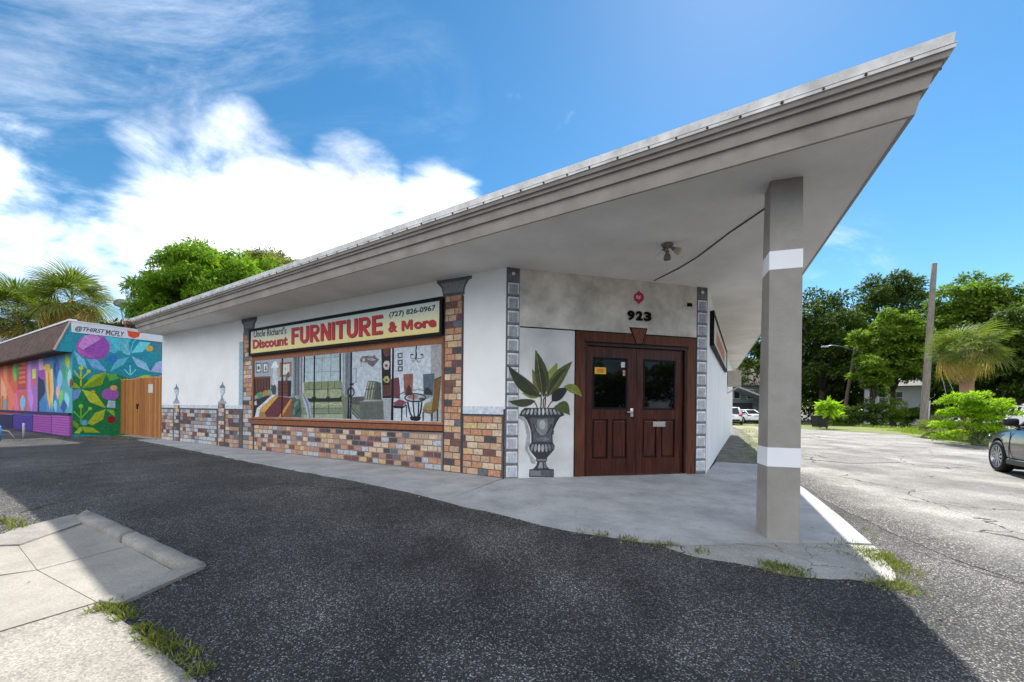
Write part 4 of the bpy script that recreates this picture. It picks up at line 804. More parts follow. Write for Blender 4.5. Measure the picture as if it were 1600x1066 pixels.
# ---------------------------------------------------------------- painted shop window on the front wall
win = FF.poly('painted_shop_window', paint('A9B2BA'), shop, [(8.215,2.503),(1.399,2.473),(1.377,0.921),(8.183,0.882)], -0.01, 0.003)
_fix = lambda o, par: setattr(o, 'matrix_parent_inverse', (par.parent.matrix_basis @ par.matrix_parent_inverse @ par.matrix_basis).inverted())
def wp(name, hexs, layer, pts, k=1.05):
    v = [int(hexs[i:i + 2], 16) for i in (0, 2, 4)]; g = sum(v) / 3 * 0.94; hexs = ''.join('%02X' % int(.78 * c + .22 * g) for c in v)
    o = FF.poly(name, paint(hexs, k), win, pts, 0.0025, 0.003 + 0.0008 * layer); _fix(o, win); return o
for nm, c, l, P in [
    # bedroom end
    ('painted_wall', '9AA3AC', 1, [(8.227,2.475),(5.886,2.461),(5.887,1.501),(8.208,1.521)]),
    ('painted_floor', '8E9296', 1, [(8.208,1.521),(5.868,1.501),(5.858,0.929),(8.196,0.899)]),
    ('painted_picture', '3B4660', 2, [(8.086,2.398),(7.804,2.394),(7.798,2.133),(8.072,2.128)]), ('painted_picture', '3B4660', 2, [(7.732,2.391),(7.458,2.384),(7.453,2.120),(7.717,2.115)]),
    ('painted_print', 'CDD3D2', 3, [(8.040,2.366),(7.839,2.366),(7.835,2.159),(8.026,2.156)]), ('painted_print', 'CDD3D2', 3, [(7.687,2.359),(7.497,2.357),(7.493,2.146),(7.673,2.143)]),
    ('painted_plant', '4C5A3A', 4, [(7.873,2.254),(7.887,2.220),(7.925,2.203),(7.968,2.211),(7.996,2.241),(7.997,2.278),(7.970,2.306),(7.927,2.310),(7.889,2.290)]), ('painted_plant', '5A5F33', 4, [(7.597,2.316),(7.543,2.233),(7.520,2.176),(7.639,2.176),(7.613,2.236)]),
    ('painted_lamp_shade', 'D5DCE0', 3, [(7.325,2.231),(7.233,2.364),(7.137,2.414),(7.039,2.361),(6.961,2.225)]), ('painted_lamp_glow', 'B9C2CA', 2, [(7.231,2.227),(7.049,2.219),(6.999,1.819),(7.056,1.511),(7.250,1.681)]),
    ('painted_mirror', 'A06A35', 3, [(6.926,2.351),(6.397,2.352),(6.391,1.975),(6.907,1.977)]), ('painted_mirror_glass', 'C3CCC9', 4, [(6.814,2.298),(6.476,2.301),(6.471,2.033),(6.793,2.030)]),
    ('painted_vase_leaves', '58603F', 5, [(6.622,2.019),(6.555,2.087),(6.496,2.103),(6.462,2.014),(6.493,1.946),(6.605,1.949)]), ('painted_vase', '7A5A3A', 5, [(6.633,1.950),(6.573,1.953),(6.555,1.883),(6.644,1.880)]),
    ('painted_headboard', '4A2A22', 3, [(8.162,2.016),(7.355,2.005),(7.348,1.634),(8.124,1.495)]), ('painted_top_rail', '7A4A32', 4, [(8.171,2.022),(7.347,2.015),(7.346,1.967),(8.161,1.966)]),
    ('painted_slat', '6E4030', 4, [(8.068,1.944),(8.013,1.944),(8.006,1.594),(8.052,1.584)]), ('painted_slat', '6E4030', 4, [(7.921,1.944),(7.867,1.945),(7.860,1.617),(7.906,1.608)]), ('painted_slat', '6E4030', 4, [(7.777,1.945),(7.723,1.946),(7.717,1.639),(7.762,1.630)]), ('painted_slat', '6E4030', 4, [(7.634,1.946),(7.581,1.947),(7.575,1.647),(7.619,1.643)]), ('painted_slat', '6E4030', 4, [(7.493,1.947),(7.441,1.948),(7.435,1.655),(7.479,1.651)]),
    ('painted_dark_plant', '3E4A4C', 4, [(7.314,1.634),(7.295,1.806),(7.222,1.752),(7.125,1.793),(7.060,1.701),(7.074,1.535),(7.217,1.512)]),
    ('painted_dresser', '6B3826', 4, [(6.996,1.876),(6.547,1.878),(6.540,1.465),(6.980,1.482)]), ('painted_dresser_side', '2C1D1C', 4, [(6.547,1.878),(6.388,1.860),(6.405,1.468),(6.539,1.455)]),
    ('painted_drawer_line', '2E1A16', 5, [(6.977,1.760),(6.553,1.763),(6.554,1.775),(6.978,1.772)]), ('painted_drawer_line', '2E1A16', 5, [(6.975,1.661),(6.551,1.661),(6.552,1.672),(6.976,1.673)]), ('painted_drawer_line', '2E1A16', 5, [(6.974,1.561),(6.549,1.559),(6.550,1.570),(6.974,1.573)]),
    ('painted_mattress', '2E2C30', 4, [(8.135,1.383),(7.975,1.420),(7.311,1.513),(7.879,1.172),(8.011,0.923),(8.140,0.920)]),
    ('painted_pillow', '4F8A63', 5, [(8.033,1.554),(7.797,1.604),(7.698,1.571),(7.705,1.463),(7.911,1.400)]), ('painted_pillow', 'B5793A', 6, [(7.725,1.586),(7.619,1.638),(7.487,1.636),(7.450,1.514),(7.638,1.472)]), ('painted_pillow', '7C9A5A', 5, [(7.496,1.636),(7.374,1.649),(7.312,1.537),(7.458,1.510)]), ('painted_pillow', 'AEB6BC', 5, [(8.139,1.320),(8.038,1.365),(7.990,1.246),(8.118,1.233)]),
    ('painted_sheet', 'C4CCD2', 5, [(8.093,0.906),(7.997,1.152),(7.247,1.508),(7.090,1.511),(7.824,1.143),(7.910,0.910)]),
    ('painted_bed_side', 'A17A48', 5, [(7.910,0.910),(7.868,1.084),(7.599,1.048),(7.517,0.913)]), ('painted_yellow_stripe', 'D39A2E', 6, [(7.886,1.068),(7.833,1.133),(7.106,1.492),(6.964,1.468),(7.599,1.043)]),
    ('painted_maroon_cover', '6A2A33', 6, [(7.616,1.033),(6.955,1.468),(6.333,1.422),(6.419,1.381),(6.953,0.928),(7.517,0.917)]), ('painted_yellow_stripe', 'D0892C', 7, [(6.941,0.928),(6.423,1.399),(6.325,1.395),(6.788,0.931)]), ('painted_rust_cover', '8B4A2C', 6, [(6.805,0.931),(6.325,1.385),(6.340,0.931)]),
    # curtains and the big window
    ('painted_curtain', '6C757F', 3, [(6.313,2.458),(5.915,2.456),(5.906,1.501),(6.287,1.477)]), ('painted_fold', '4E5660', 4, [(6.236,2.458),(6.189,2.458),(6.187,1.481),(6.225,1.481)]), ('painted_fold', '4E5660', 4, [(6.112,2.456),(6.074,2.456),(6.064,1.484),(6.102,1.485)]), ('painted_fold', '8D96A0', 4, [(6.044,2.457),(5.983,2.456),(5.973,1.493),(6.034,1.493)]),
    ('painted_net_curtain', 'B9C3CC', 4, [(5.915,2.456),(5.863,2.458),(5.861,1.501),(5.913,1.501)]),
    ('painted_view', '9FB4BC', 3, [(5.863,2.458),(4.437,2.449),(4.426,1.758),(5.866,1.781)]),
    ('painted_window_bar', '14161A', 6, [(5.867,2.456),(5.811,2.457),(5.818,1.809),(5.874,1.806)]), ('painted_window_bar', '14161A', 6, [(4.495,2.448),(4.437,2.449),(4.429,1.775),(4.484,1.772)]),
    ('painted_muntin', '707C80', 5, [(5.146,2.453),(5.149,1.801),(5.131,1.801),(5.129,2.452)]), ('painted_muntin', '707C80', 5, [(4.816,2.451),(4.811,1.799),(4.795,1.799),(4.799,2.450)]), ('painted_muntin', '707C80', 5, [(5.827,2.379),(4.477,2.369),(4.479,2.379),(5.829,2.390)]), ('painted_muntin', '707C80', 5, [(5.833,2.054),(4.472,2.029),(4.473,2.040),(5.834,2.065)]),
    ('painted_curtain', '727B86', 3, [(4.399,2.451),(4.054,2.450),(4.068,1.424),(4.363,1.425)]), ('painted_fold', '99A3AD', 4, [(4.348,2.452),(4.291,2.450),(4.287,1.466),(4.338,1.467)]), ('painted_fold', '505862', 4, [(4.241,2.449),(4.209,2.449),(4.199,1.465),(4.231,1.466)]), ('painted_net_curtain', 'BCC6CE', 4, [(4.437,2.449),(4.386,2.450),(4.364,1.467),(4.415,1.467)]),
    # sofa
    ('painted_sofa_base', '5E6B50', 5, [(5.922,1.389),(4.333,1.384),(4.326,0.946),(5.895,0.928)]),
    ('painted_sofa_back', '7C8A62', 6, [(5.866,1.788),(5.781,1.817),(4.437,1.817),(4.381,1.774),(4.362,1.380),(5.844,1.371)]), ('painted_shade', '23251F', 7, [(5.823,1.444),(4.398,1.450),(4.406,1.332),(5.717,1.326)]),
    ('painted_cushion', '93A077', 8, [(5.848,1.612),(5.759,1.645),(5.486,1.634),(5.459,1.497),(5.536,1.410),(5.792,1.415)]), ('painted_cushion', '93A077', 8, [(5.379,1.623),(5.186,1.635),(4.945,1.625),(4.922,1.492),(4.975,1.411),(5.340,1.413)]), ('painted_cushion', '93A077', 8, [(4.844,1.619),(4.645,1.629),(4.433,1.609),(4.415,1.488),(4.478,1.422),(4.823,1.415)]),
    ('painted_seam', '3E4635', 9, [(5.848,1.614),(4.391,1.622),(4.392,1.636),(5.849,1.629)]), ('painted_seam', '3E4635', 9, [(4.908,1.812),(4.910,1.386),(4.890,1.385),(4.887,1.812)]), ('painted_seam', '4E5840', 9, [(5.663,1.787),(5.646,1.642),(5.624,1.643),(5.641,1.787)]), ('painted_seam', '4E5840', 9, [(5.164,1.793),(5.151,1.641),(5.130,1.641),(5.143,1.793)]), ('painted_seam', '4E5840', 9, [(4.674,1.795),(4.664,1.642),(4.645,1.642),(4.654,1.795)]),
    ('painted_seat', '8A9670', 6, [(5.865,1.310),(4.364,1.326),(4.346,1.193),(5.892,1.173)]), ('painted_seat_front', '77856A', 6, [(5.892,1.151),(4.346,1.173),(4.338,1.065),(5.890,1.034)]), ('painted_skirt', '8FA27E', 6, [(5.889,1.012),(4.344,1.045),(4.342,0.945),(5.873,0.931)]), ('painted_seam', '454D3C', 7, [(4.882,1.321),(4.871,1.045),(4.851,1.045),(4.862,1.322)]),
    ('painted_pattern', 'B4B996', 7, [(5.530,1.247),(5.285,1.280),(5.041,1.244),(4.804,1.279),(4.605,1.250),(4.393,1.280),(4.398,1.297),(4.606,1.267),(4.805,1.296),(5.041,1.261),(5.285,1.298),(5.537,1.264)]),
    ('painted_sofa_arm', '6E7663', 8, [(4.383,1.459),(4.326,1.500),(4.241,1.499),(4.174,1.441),(4.197,0.942),(4.342,0.939)]), ('painted_sofa_arm_edge', '8E977F', 9, [(4.319,1.487),(4.244,1.486),(4.199,1.441),(4.268,1.433)]), ('painted_sofa_arm', '7E8A66', 7, [(6.075,1.462),(6.000,1.502),(5.906,1.490),(5.858,0.929),(6.008,0.926)]),
    ('painted_plant', '3F5A50', 8, [(6.364,1.402),(6.248,1.454),(6.170,1.389),(6.017,1.400),(5.958,1.254),(5.906,1.074),(5.971,0.938),(6.324,0.943),(6.379,1.137),(6.303,1.252)]), ('painted_leaf', '6A8A72', 9, [(6.243,1.184),(6.180,1.206),(6.137,1.234),(6.108,1.266),(6.091,1.301),(6.081,1.339),(6.074,1.378),(6.123,1.352),(6.169,1.326),(6.208,1.297),(6.236,1.264),(6.250,1.227)]), ('painted_leaf', '28403C', 9, [(6.163,1.025),(6.099,1.039),(6.055,1.061),(6.023,1.087),(6.002,1.118),(5.987,1.151),(5.975,1.186),(6.026,1.167),(6.073,1.147),(6.114,1.125),(6.145,1.098),(6.164,1.065)]), ('painted_leaf', '5C7F6C', 9, [(6.278,0.978),(6.236,1.006),(6.214,1.036),(6.208,1.066),(6.213,1.098),(6.226,1.129),(6.243,1.161),(6.271,1.132),(6.296,1.103),(6.313,1.073),(6.319,1.042),(6.309,1.011)]),
    ('painted_throw', '8E9DB2', 9, [(5.944,1.524),(5.862,1.550),(5.718,1.410),(5.563,1.277),(5.514,0.943),(5.673,0.939),(5.781,1.176),(5.880,1.321)]), ('painted_fold', '56647A', 10, [(5.876,1.497),(5.695,1.252),(5.609,0.944),(5.577,0.947),(5.663,1.257),(5.846,1.504)]), ('painted_fold', 'B3C0D0', 10, [(5.916,1.476),(5.763,1.253),(5.666,0.954),(5.645,0.957),(5.742,1.256),(5.895,1.481)]),
    ('painted_lamp_gap', '22252A', 6, [(4.187,1.465),(4.125,1.485),(4.116,0.944),(4.203,0.942)]),
    # living and dining end
    ('painted_wall', 'AFBAC5', 2, [(4.054,2.458),(3.104,2.456),(3.061,1.418),(4.037,1.393)]), ('painted_wall', 'B8C2CC', 2, [(2.727,2.461),(1.711,2.452),(1.701,0.942),(2.730,0.945)]), ('painted_wall', '9B9D9D', 2, [(1.711,2.452),(1.426,2.456),(1.412,0.941),(1.708,0.942)]), ('painted_skirting', '969BA3', 3, [(3.066,1.390),(2.804,1.402),(2.797,0.944),(3.015,0.942)]), ('painted_floor', '9EA8B0', 2, [(4.037,1.393),(3.061,1.418),(3.015,0.942),(4.073,0.931)]),
    ('painted_lamp_shade', '8996A3', 4, [(4.073,2.080),(3.890,2.089),(3.891,1.754),(4.061,1.746)]), ('painted_lamp_face', 'A8B4C0', 5, [(4.042,2.067),(3.920,2.074),(3.921,1.771),(4.031,1.765)]), ('painted_lamp_stem', '2B2A2D', 4, [(4.154,1.735),(3.963,1.747),(4.011,1.698),(4.085,1.689)]),
    ('painted_lamp_ring', '35302F', 4, [(3.948,1.545),(3.957,1.501),(3.984,1.465),(4.025,1.440),(4.075,1.432),(4.125,1.441),(4.167,1.466),(4.196,1.504),(4.207,1.548),(4.198,1.592),(4.170,1.628),(4.128,1.653),(4.078,1.660),(4.029,1.651),(3.987,1.625),(3.958,1.588)]), ('painted_ring_hole', '8C97A2', 5, [(3.990,1.541),(3.997,1.508),(4.017,1.481),(4.046,1.466),(4.079,1.467),(4.109,1.482),(4.131,1.509),(4.138,1.543),(4.132,1.576),(4.111,1.603),(4.082,1.618),(4.049,1.617),(4.019,1.602),(3.998,1.575)]),
    ('painted_wall_art', '6F6068', 4, [(3.791,2.265),(3.717,2.337),(3.585,2.337),(3.383,2.318),(3.321,2.349),(3.269,2.284),(3.162,2.239),(3.239,2.177),(3.365,2.082),(3.489,2.131),(3.554,2.197),(3.656,2.190),(3.707,2.224),(3.741,2.172)]), ('painted_art_gap', 'A9B3BE', 5, [(3.613,2.255),(3.622,2.233),(3.645,2.219),(3.674,2.221),(3.698,2.236),(3.707,2.260),(3.699,2.283),(3.675,2.297),(3.646,2.295),(3.622,2.279)]), ('painted_art_gap', '9AA3AE', 5, [(3.555,2.300),(3.382,2.275),(3.254,2.236),(3.381,2.208),(3.525,2.251)]), ('painted_art_line', '4C3E46', 6, [(3.604,2.325),(3.387,2.220),(3.331,2.121),(3.315,2.125),(3.375,2.227),(3.595,2.335)]),
    ('painted_screen', '241A1C', 4, [(3.110,2.456),(2.828,2.468),(2.796,1.409),(3.055,1.403)]), ('painted_red_flower', '6E3A30', 5, [(3.063,2.438),(2.968,2.458),(2.859,2.443),(2.869,2.378),(2.841,2.309),(2.965,2.278),(3.026,2.339)]), ('painted_white_flower', 'B9B4B0', 5, [(3.045,2.139),(2.977,2.199),(2.869,2.187),(2.849,2.120),(2.880,2.011),(2.988,2.008),(3.032,2.061)]), ('painted_petal', '6A3B38', 6, [(2.905,2.094),(2.915,2.072),(2.940,2.062),(2.970,2.067),(2.989,2.086),(2.990,2.110),(2.971,2.127),(2.942,2.130),(2.916,2.117)]), ('painted_yellow_flower', 'A5A45A', 5, [(3.045,1.803),(2.986,1.868),(2.905,1.875),(2.844,1.797),(2.875,1.729),(2.984,1.740)]), ('painted_petal', '4E4A2E', 6, [(2.900,1.783),(2.910,1.766),(2.934,1.758),(2.961,1.762),(2.979,1.776),(2.979,1.795),(2.962,1.808),(2.934,1.811),(2.910,1.801)]), ('painted_wood_door', '5A342C', 5, [(3.059,1.668),(2.821,1.683),(2.812,1.455),(3.045,1.445)]), ('painted_white_strip', 'C8D0D6', 4, [(2.822,2.468),(2.780,2.467),(2.784,1.720),(2.806,1.720)]),
    ('painted_small_picture', '56595E', 4, [(2.620,2.338),(2.476,2.338),(2.474,2.232),(2.618,2.231)]), ('painted_small_picture', '56595E', 4, [(2.618,2.199),(2.471,2.199),(2.469,2.087),(2.614,2.086)]), ('painted_small_picture', '56595E', 4, [(2.613,2.062),(2.469,2.063),(2.467,1.957),(2.609,1.955)]),
    ('painted_print', 'B7BDC3', 5, [(2.583,2.307),(2.511,2.309),(2.510,2.260),(2.582,2.257)]), ('painted_print', 'B7BDC3', 5, [(2.576,2.167),(2.509,2.169),(2.508,2.119),(2.575,2.114)]), ('painted_print', 'B7BDC3', 5, [(2.574,2.032),(2.504,2.035),(2.504,1.986),(2.573,1.982)]),
    ('painted_chandelier_stem', '1F2024', 4, [(2.112,2.484),(2.116,2.422),(2.123,2.358),(2.119,2.285),(2.120,2.195),(2.086,2.192),(2.075,2.283),(2.098,2.356),(2.077,2.418),(2.098,2.484)]),
    ('painted_chandelier_arm', '1F2024', 4, [(2.107,2.226),(2.175,2.199),(2.236,2.219),(2.250,2.273),(2.213,2.294),(2.223,2.303),(2.265,2.277),(2.247,2.213),(2.173,2.188),(2.100,2.216)]), ('painted_chandelier_arm', '1F2024', 4, [(2.107,2.216),(2.029,2.184),(1.939,2.189),(1.904,2.246),(1.944,2.285),(1.955,2.279),(1.918,2.246),(1.948,2.198),(2.027,2.195),(2.101,2.225)]), ('painted_chandelier_arm', '1F2024', 4, [(2.110,2.214),(2.143,2.163),(2.185,2.139),(2.210,2.175),(2.223,2.170),(2.187,2.129),(2.131,2.155),(2.097,2.209)]), ('painted_chandelier_arm', '1F2024', 4, [(2.110,2.210),(2.075,2.149),(2.027,2.108),(1.981,2.144),(1.992,2.151),(2.027,2.119),(2.062,2.154),(2.097,2.213)]), ('painted_candle', '2A2B30', 5, [(2.178,2.281),(2.190,2.270),(2.218,2.267),(2.246,2.274),(2.258,2.286),(2.246,2.297),(2.218,2.300),(2.190,2.294)]), ('painted_candle', '2A2B30', 5, [(1.911,2.269),(1.922,2.258),(1.949,2.255),(1.976,2.262),(1.988,2.274),(1.977,2.284),(1.950,2.288),(1.923,2.281)]),
    ('painted_armchair_back', '5E6455', 5, [(3.524,1.776),(3.460,1.791),(3.233,1.769),(3.305,1.371),(3.646,1.372)]), ('painted_stripe', 'A2A78C', 6, [(3.500,1.769),(3.561,1.582),(3.593,1.387),(3.558,1.384),(3.527,1.577),(3.466,1.762)]), ('painted_stripe', 'A2A78C', 6, [(3.411,1.766),(3.471,1.580),(3.503,1.386),(3.474,1.384),(3.443,1.576),(3.383,1.761)]), ('painted_stripe', 'A2A78C', 6, [(3.325,1.764),(3.385,1.579),(3.417,1.386),(3.388,1.384),(3.357,1.575),(3.298,1.759)]), ('painted_dark_seam', '2A2C28', 7, [(3.584,1.590),(3.285,1.601),(3.288,1.620),(3.586,1.610)]),
    ('painted_armchair_side', '4A4E49', 5, [(3.233,1.769),(3.104,1.731),(3.082,1.370),(3.305,1.371)]), ('painted_armchair_arm', '4F554D', 5, [(4.062,1.432),(3.641,1.449),(3.640,1.358),(3.760,1.322),(3.760,1.262),(4.041,1.261)]), ('painted_armchair_seat', '6A7360', 5, [(4.047,1.257),(3.768,1.262),(3.763,0.931),(4.032,1.058)]), ('painted_seam', '2D302B', 6, [(4.047,1.174),(3.778,0.996),(3.763,1.006),(4.032,1.185)]), ('painted_seam', '2D302B', 6, [(4.033,1.073),(3.837,0.945),(3.822,0.955),(4.018,1.083)]),
    ('painted_armchair_front', '5A6158', 7, [(3.776,1.338),(3.074,1.365),(3.038,1.338),(3.010,0.950),(3.751,0.930)]), ('painted_front_edge', '7A8174', 8, [(3.769,1.318),(3.053,1.338),(3.055,1.361),(3.770,1.342)]),
    ('painted_chair_back', '6E3440', 6, [(2.839,1.801),(2.581,1.838),(2.536,1.565),(2.544,1.388),(2.804,1.417)]), ('painted_chair_seat', '7E3A4E', 6, [(2.730,1.307),(2.554,1.382),(2.344,1.322),(2.449,1.241),(2.695,1.251)]), ('painted_chair_leg', '1C1B1F', 5, [(2.735,1.251),(2.423,1.237),(2.378,1.286),(2.378,1.239),(2.458,1.189),(2.708,1.194)]), ('painted_chair_leg', '1C1B1F', 5, [(2.505,1.211),(2.459,1.211),(2.470,0.936),(2.501,0.936)]), ('painted_chair_leg', '1C1B1F', 5, [(2.378,1.267),(2.343,1.267),(2.334,1.010),(2.354,1.009)]),
    ('painted_chair_back', '8D5344', 4, [(2.454,1.894),(2.182,1.899),(2.186,1.468),(2.414,1.470)]), ('painted_shade', '4A2C28', 5, [(2.381,1.470),(2.353,1.599),(2.291,1.680),(2.228,1.597),(2.191,1.468)]), ('painted_chair_back', '4F5F6C', 4, [(1.910,1.875),(1.615,1.886),(1.646,1.446),(1.890,1.466)]), ('painted_shade', '2B3238', 5, [(1.881,1.519),(1.840,1.599),(1.769,1.616),(1.698,1.553),(1.662,1.464),(1.862,1.466)]), ('painted_chair_seat', '7E8B95', 5, [(1.862,1.466),(1.721,1.496),(1.669,1.429),(1.813,1.376)]),
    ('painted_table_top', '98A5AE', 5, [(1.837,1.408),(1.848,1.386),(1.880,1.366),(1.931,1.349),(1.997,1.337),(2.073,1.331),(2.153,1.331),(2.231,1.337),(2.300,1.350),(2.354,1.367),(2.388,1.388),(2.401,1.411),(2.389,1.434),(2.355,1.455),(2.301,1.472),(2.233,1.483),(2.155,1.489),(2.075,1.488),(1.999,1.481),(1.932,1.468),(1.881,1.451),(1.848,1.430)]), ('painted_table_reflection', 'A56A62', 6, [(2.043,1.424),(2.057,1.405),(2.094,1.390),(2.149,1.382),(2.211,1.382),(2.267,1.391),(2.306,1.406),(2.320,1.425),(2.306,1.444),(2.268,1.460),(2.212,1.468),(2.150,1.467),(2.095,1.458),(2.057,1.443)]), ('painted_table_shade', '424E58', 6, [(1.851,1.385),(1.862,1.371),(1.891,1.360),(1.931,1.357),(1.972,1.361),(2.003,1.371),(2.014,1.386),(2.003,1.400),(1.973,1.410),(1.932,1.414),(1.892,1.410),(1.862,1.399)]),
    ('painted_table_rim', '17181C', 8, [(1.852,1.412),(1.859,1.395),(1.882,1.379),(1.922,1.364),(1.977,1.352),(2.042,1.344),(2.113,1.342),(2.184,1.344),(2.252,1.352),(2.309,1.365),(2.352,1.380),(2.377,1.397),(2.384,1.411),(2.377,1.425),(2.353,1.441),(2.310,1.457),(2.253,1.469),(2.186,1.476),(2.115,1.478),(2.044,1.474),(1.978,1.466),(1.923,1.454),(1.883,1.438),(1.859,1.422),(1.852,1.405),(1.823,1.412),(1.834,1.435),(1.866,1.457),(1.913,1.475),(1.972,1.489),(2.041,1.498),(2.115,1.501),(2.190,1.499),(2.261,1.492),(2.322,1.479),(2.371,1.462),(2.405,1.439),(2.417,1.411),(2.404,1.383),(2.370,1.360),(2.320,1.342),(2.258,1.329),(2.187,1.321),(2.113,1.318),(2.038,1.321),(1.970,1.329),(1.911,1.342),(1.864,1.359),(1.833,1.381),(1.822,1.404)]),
    ('painted_table_leg', '17181C', 7, [(2.343,1.329),(2.277,1.116),(2.174,0.952),(2.139,0.965),(2.239,1.126),(2.304,1.335)]), ('painted_table_leg', '17181C', 7, [(1.950,1.328),(1.983,1.128),(2.053,0.965),(2.016,0.957),(1.945,1.122),(1.912,1.324)]), ('painted_table_leg', '17181C', 7, [(2.185,1.318),(2.162,1.121),(2.123,0.948),(2.091,0.953),(2.131,1.124),(2.153,1.320)]), ('painted_table_leg', '17181C', 7, [(2.031,1.319),(2.035,1.125),(2.074,0.953),(2.043,0.950),(2.004,1.123),(1.999,1.319)]), ('painted_table_foot', '17181C', 8, [(2.256,1.015),(2.108,1.041),(1.951,1.021),(1.986,0.959),(2.070,0.942),(2.218,0.953)]),
    ('painted_chair_arc', '17181C', 7, [(2.612,1.412),(2.537,1.476),(2.423,1.520),(2.432,1.532),(2.548,1.486),(2.626,1.420)]), ('painted_chair_arc', '3A3F45', 7, [(2.176,1.554),(2.031,1.566),(1.892,1.546),(1.890,1.557),(2.031,1.577),(2.179,1.565)]), ('painted_table_finial', '17181C', 9, [(2.170,1.486),(2.168,1.341),(2.146,1.341),(2.148,1.486)]),
    ('painted_chair_back', '7A5524', 9, [(1.614,1.759),(1.442,1.817),(1.465,1.549),(1.510,1.192),(1.655,1.100),(1.679,1.181),(1.632,1.446)]), ('painted_chair_edge', '3A2A1C', 10, [(1.604,1.751),(1.437,1.805),(1.447,1.821),(1.614,1.767)]), ('painted_chair_seat', '8E8A5A', 9, [(1.900,1.179),(1.859,1.287),(1.696,1.347),(1.658,1.305),(1.674,1.153)]), ('painted_chair_rail', '8A6334', 10, [(1.910,1.183),(1.665,1.160),(1.678,1.082),(1.890,1.119)]), ('painted_chair_leg', '1C1B1F', 9, [(1.914,1.125),(1.876,1.119),(1.883,0.943),(1.906,0.943)]), ('painted_chair_leg', '1C1B1F', 9, [(1.687,1.093),(1.646,1.104),(1.653,0.942),(1.676,0.941)]), ('painted_chair_leg', '1C1B1F', 9, [(1.541,1.169),(1.510,1.190),(1.511,0.945),(1.534,0.945)]),
    # mullions and the wooden frame
    ('painted_mullion', '0E0F12', 11, [(6.825,2.454),(6.768,2.456),(6.764,0.932),(6.813,0.931)]), ('painted_mullion', '0E0F12', 11, [(5.458,2.450),(5.411,2.452),(5.402,0.938),(5.449,0.940)]), ('painted_mullion', '0E0F12', 11, [(4.100,2.449),(4.054,2.450),(4.054,0.939),(4.100,0.940)]), ('painted_mullion', '0E0F12', 11, [(2.774,2.460),(2.727,2.461),(2.725,0.942),(2.789,0.944)])]:
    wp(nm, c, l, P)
rl_ = random.Random(12)
for i in range(46):       # sprays of leaves seen through the painted window
    cx = rl_.choice((0, 1)); s_ = [(5.661,2.275),(4.687,2.186)][cx]
    a, b = rl_.gauss(s_[0], 0.28), rl_.gauss(s_[1], 0.26); an = rl_.uniform(0, 3.14); l = rl_.uniform(0.05, 0.11)
    if not (6.02 < a < 7.2 and 1.35 < b < 2.25): continue
    c_, s__ = math.cos(an), math.sin(an)
    wp('painted_leaf', rl_.choice(('6C7A62', '59664F', '7E8C78', '8A8A72')), 4, [(a - c_ * l, b - s__ * l), (a + s__ * l * .3, b - c_ * l * .3), (a + c_ * l, b + s__ * l), (a - s__ * l * .3, b + c_ * l * .3)])
for nm, c, l, P in [('window_surround', '9C5A34', 12, [(8.284,2.605),(1.369,2.587),(1.399,2.449),(8.182,2.466)]), ('window_surround', '9C5A34', 12, [(8.284,2.614),(8.165,2.483),(8.150,0.883),(8.249,0.880)]), ('window_surround', '8E5030', 12, [(1.438,2.452),(1.377,2.582),(1.361,0.909),(1.417,0.920)]),
    ('window_sill', 'AE6C44', 12, [(8.263,0.907),(1.385,0.933),(1.385,0.878),(8.262,0.853)]), ('window_sill', '94502F', 12, [(8.262,0.836),(1.384,0.865),(1.386,0.755),(8.259,0.705)]), ('sill_line', '1A1416', 13, [(8.262,0.859),(1.385,0.884),(1.384,0.862),(8.262,0.834)]), ('sill_line', '1A1416', 13, [(8.259,0.712),(1.386,0.761),(1.386,0.730),(8.259,0.684)]), ('frame_line', '1A1416', 13, [(8.188,2.470),(8.149,2.468),(8.123,0.883),(8.163,0.882)])]:
    wp(nm, c, l, P)

# ---------------------------------------------------------------- painted urn and plant beside the door
urn = FD.poly('painted_urn', paint('3A3B3F', 1.0), shop, [(0.265,1.083),(0.299,1.171),(0.362,1.226),(0.988,1.233),(1.069,1.179),(1.115,1.099),(1.030,1.063),(0.972,0.978),(0.913,0.853),(0.888,0.728),(0.897,0.604),(0.935,0.541),(0.925,0.479),(0.857,0.405),(0.787,0.332),(0.795,0.282),(0.769,0.258),(0.788,0.183),(0.834,0.132),(0.921,0.124),(0.925,-0.021),(0.455,-0.005),(0.459,0.132),(0.536,0.140),(0.587,0.200),(0.605,0.261),(0.576,0.287),(0.586,0.331),(0.512,0.411),(0.455,0.486),(0.449,0.559),(0.490,0.608),(0.488,0.755),(0.461,0.878),(0.403,1.001),(0.346,1.069)], -0.01, 0.005)
def up(name, hexs, layer, pts, k=1.1):
    o = FD.poly(name, paint(hexs, k), urn, pts, 0.003, 0.005 + 0.0009 * layer); _fix(o, urn); return o
sh = FD.poly('painted_shadow', paint('8C9094'), shop, [(0.199,1.073),(0.300,1.147),(0.403,0.976),(0.470,0.780),(0.464,0.584),(0.421,0.511),(0.487,0.387),(0.571,0.287),(0.571,0.225),(0.494,0.239),(0.449,0.363),(0.371,0.487),(0.406,0.731),(0.352,0.976)], -0.01, 0.003)
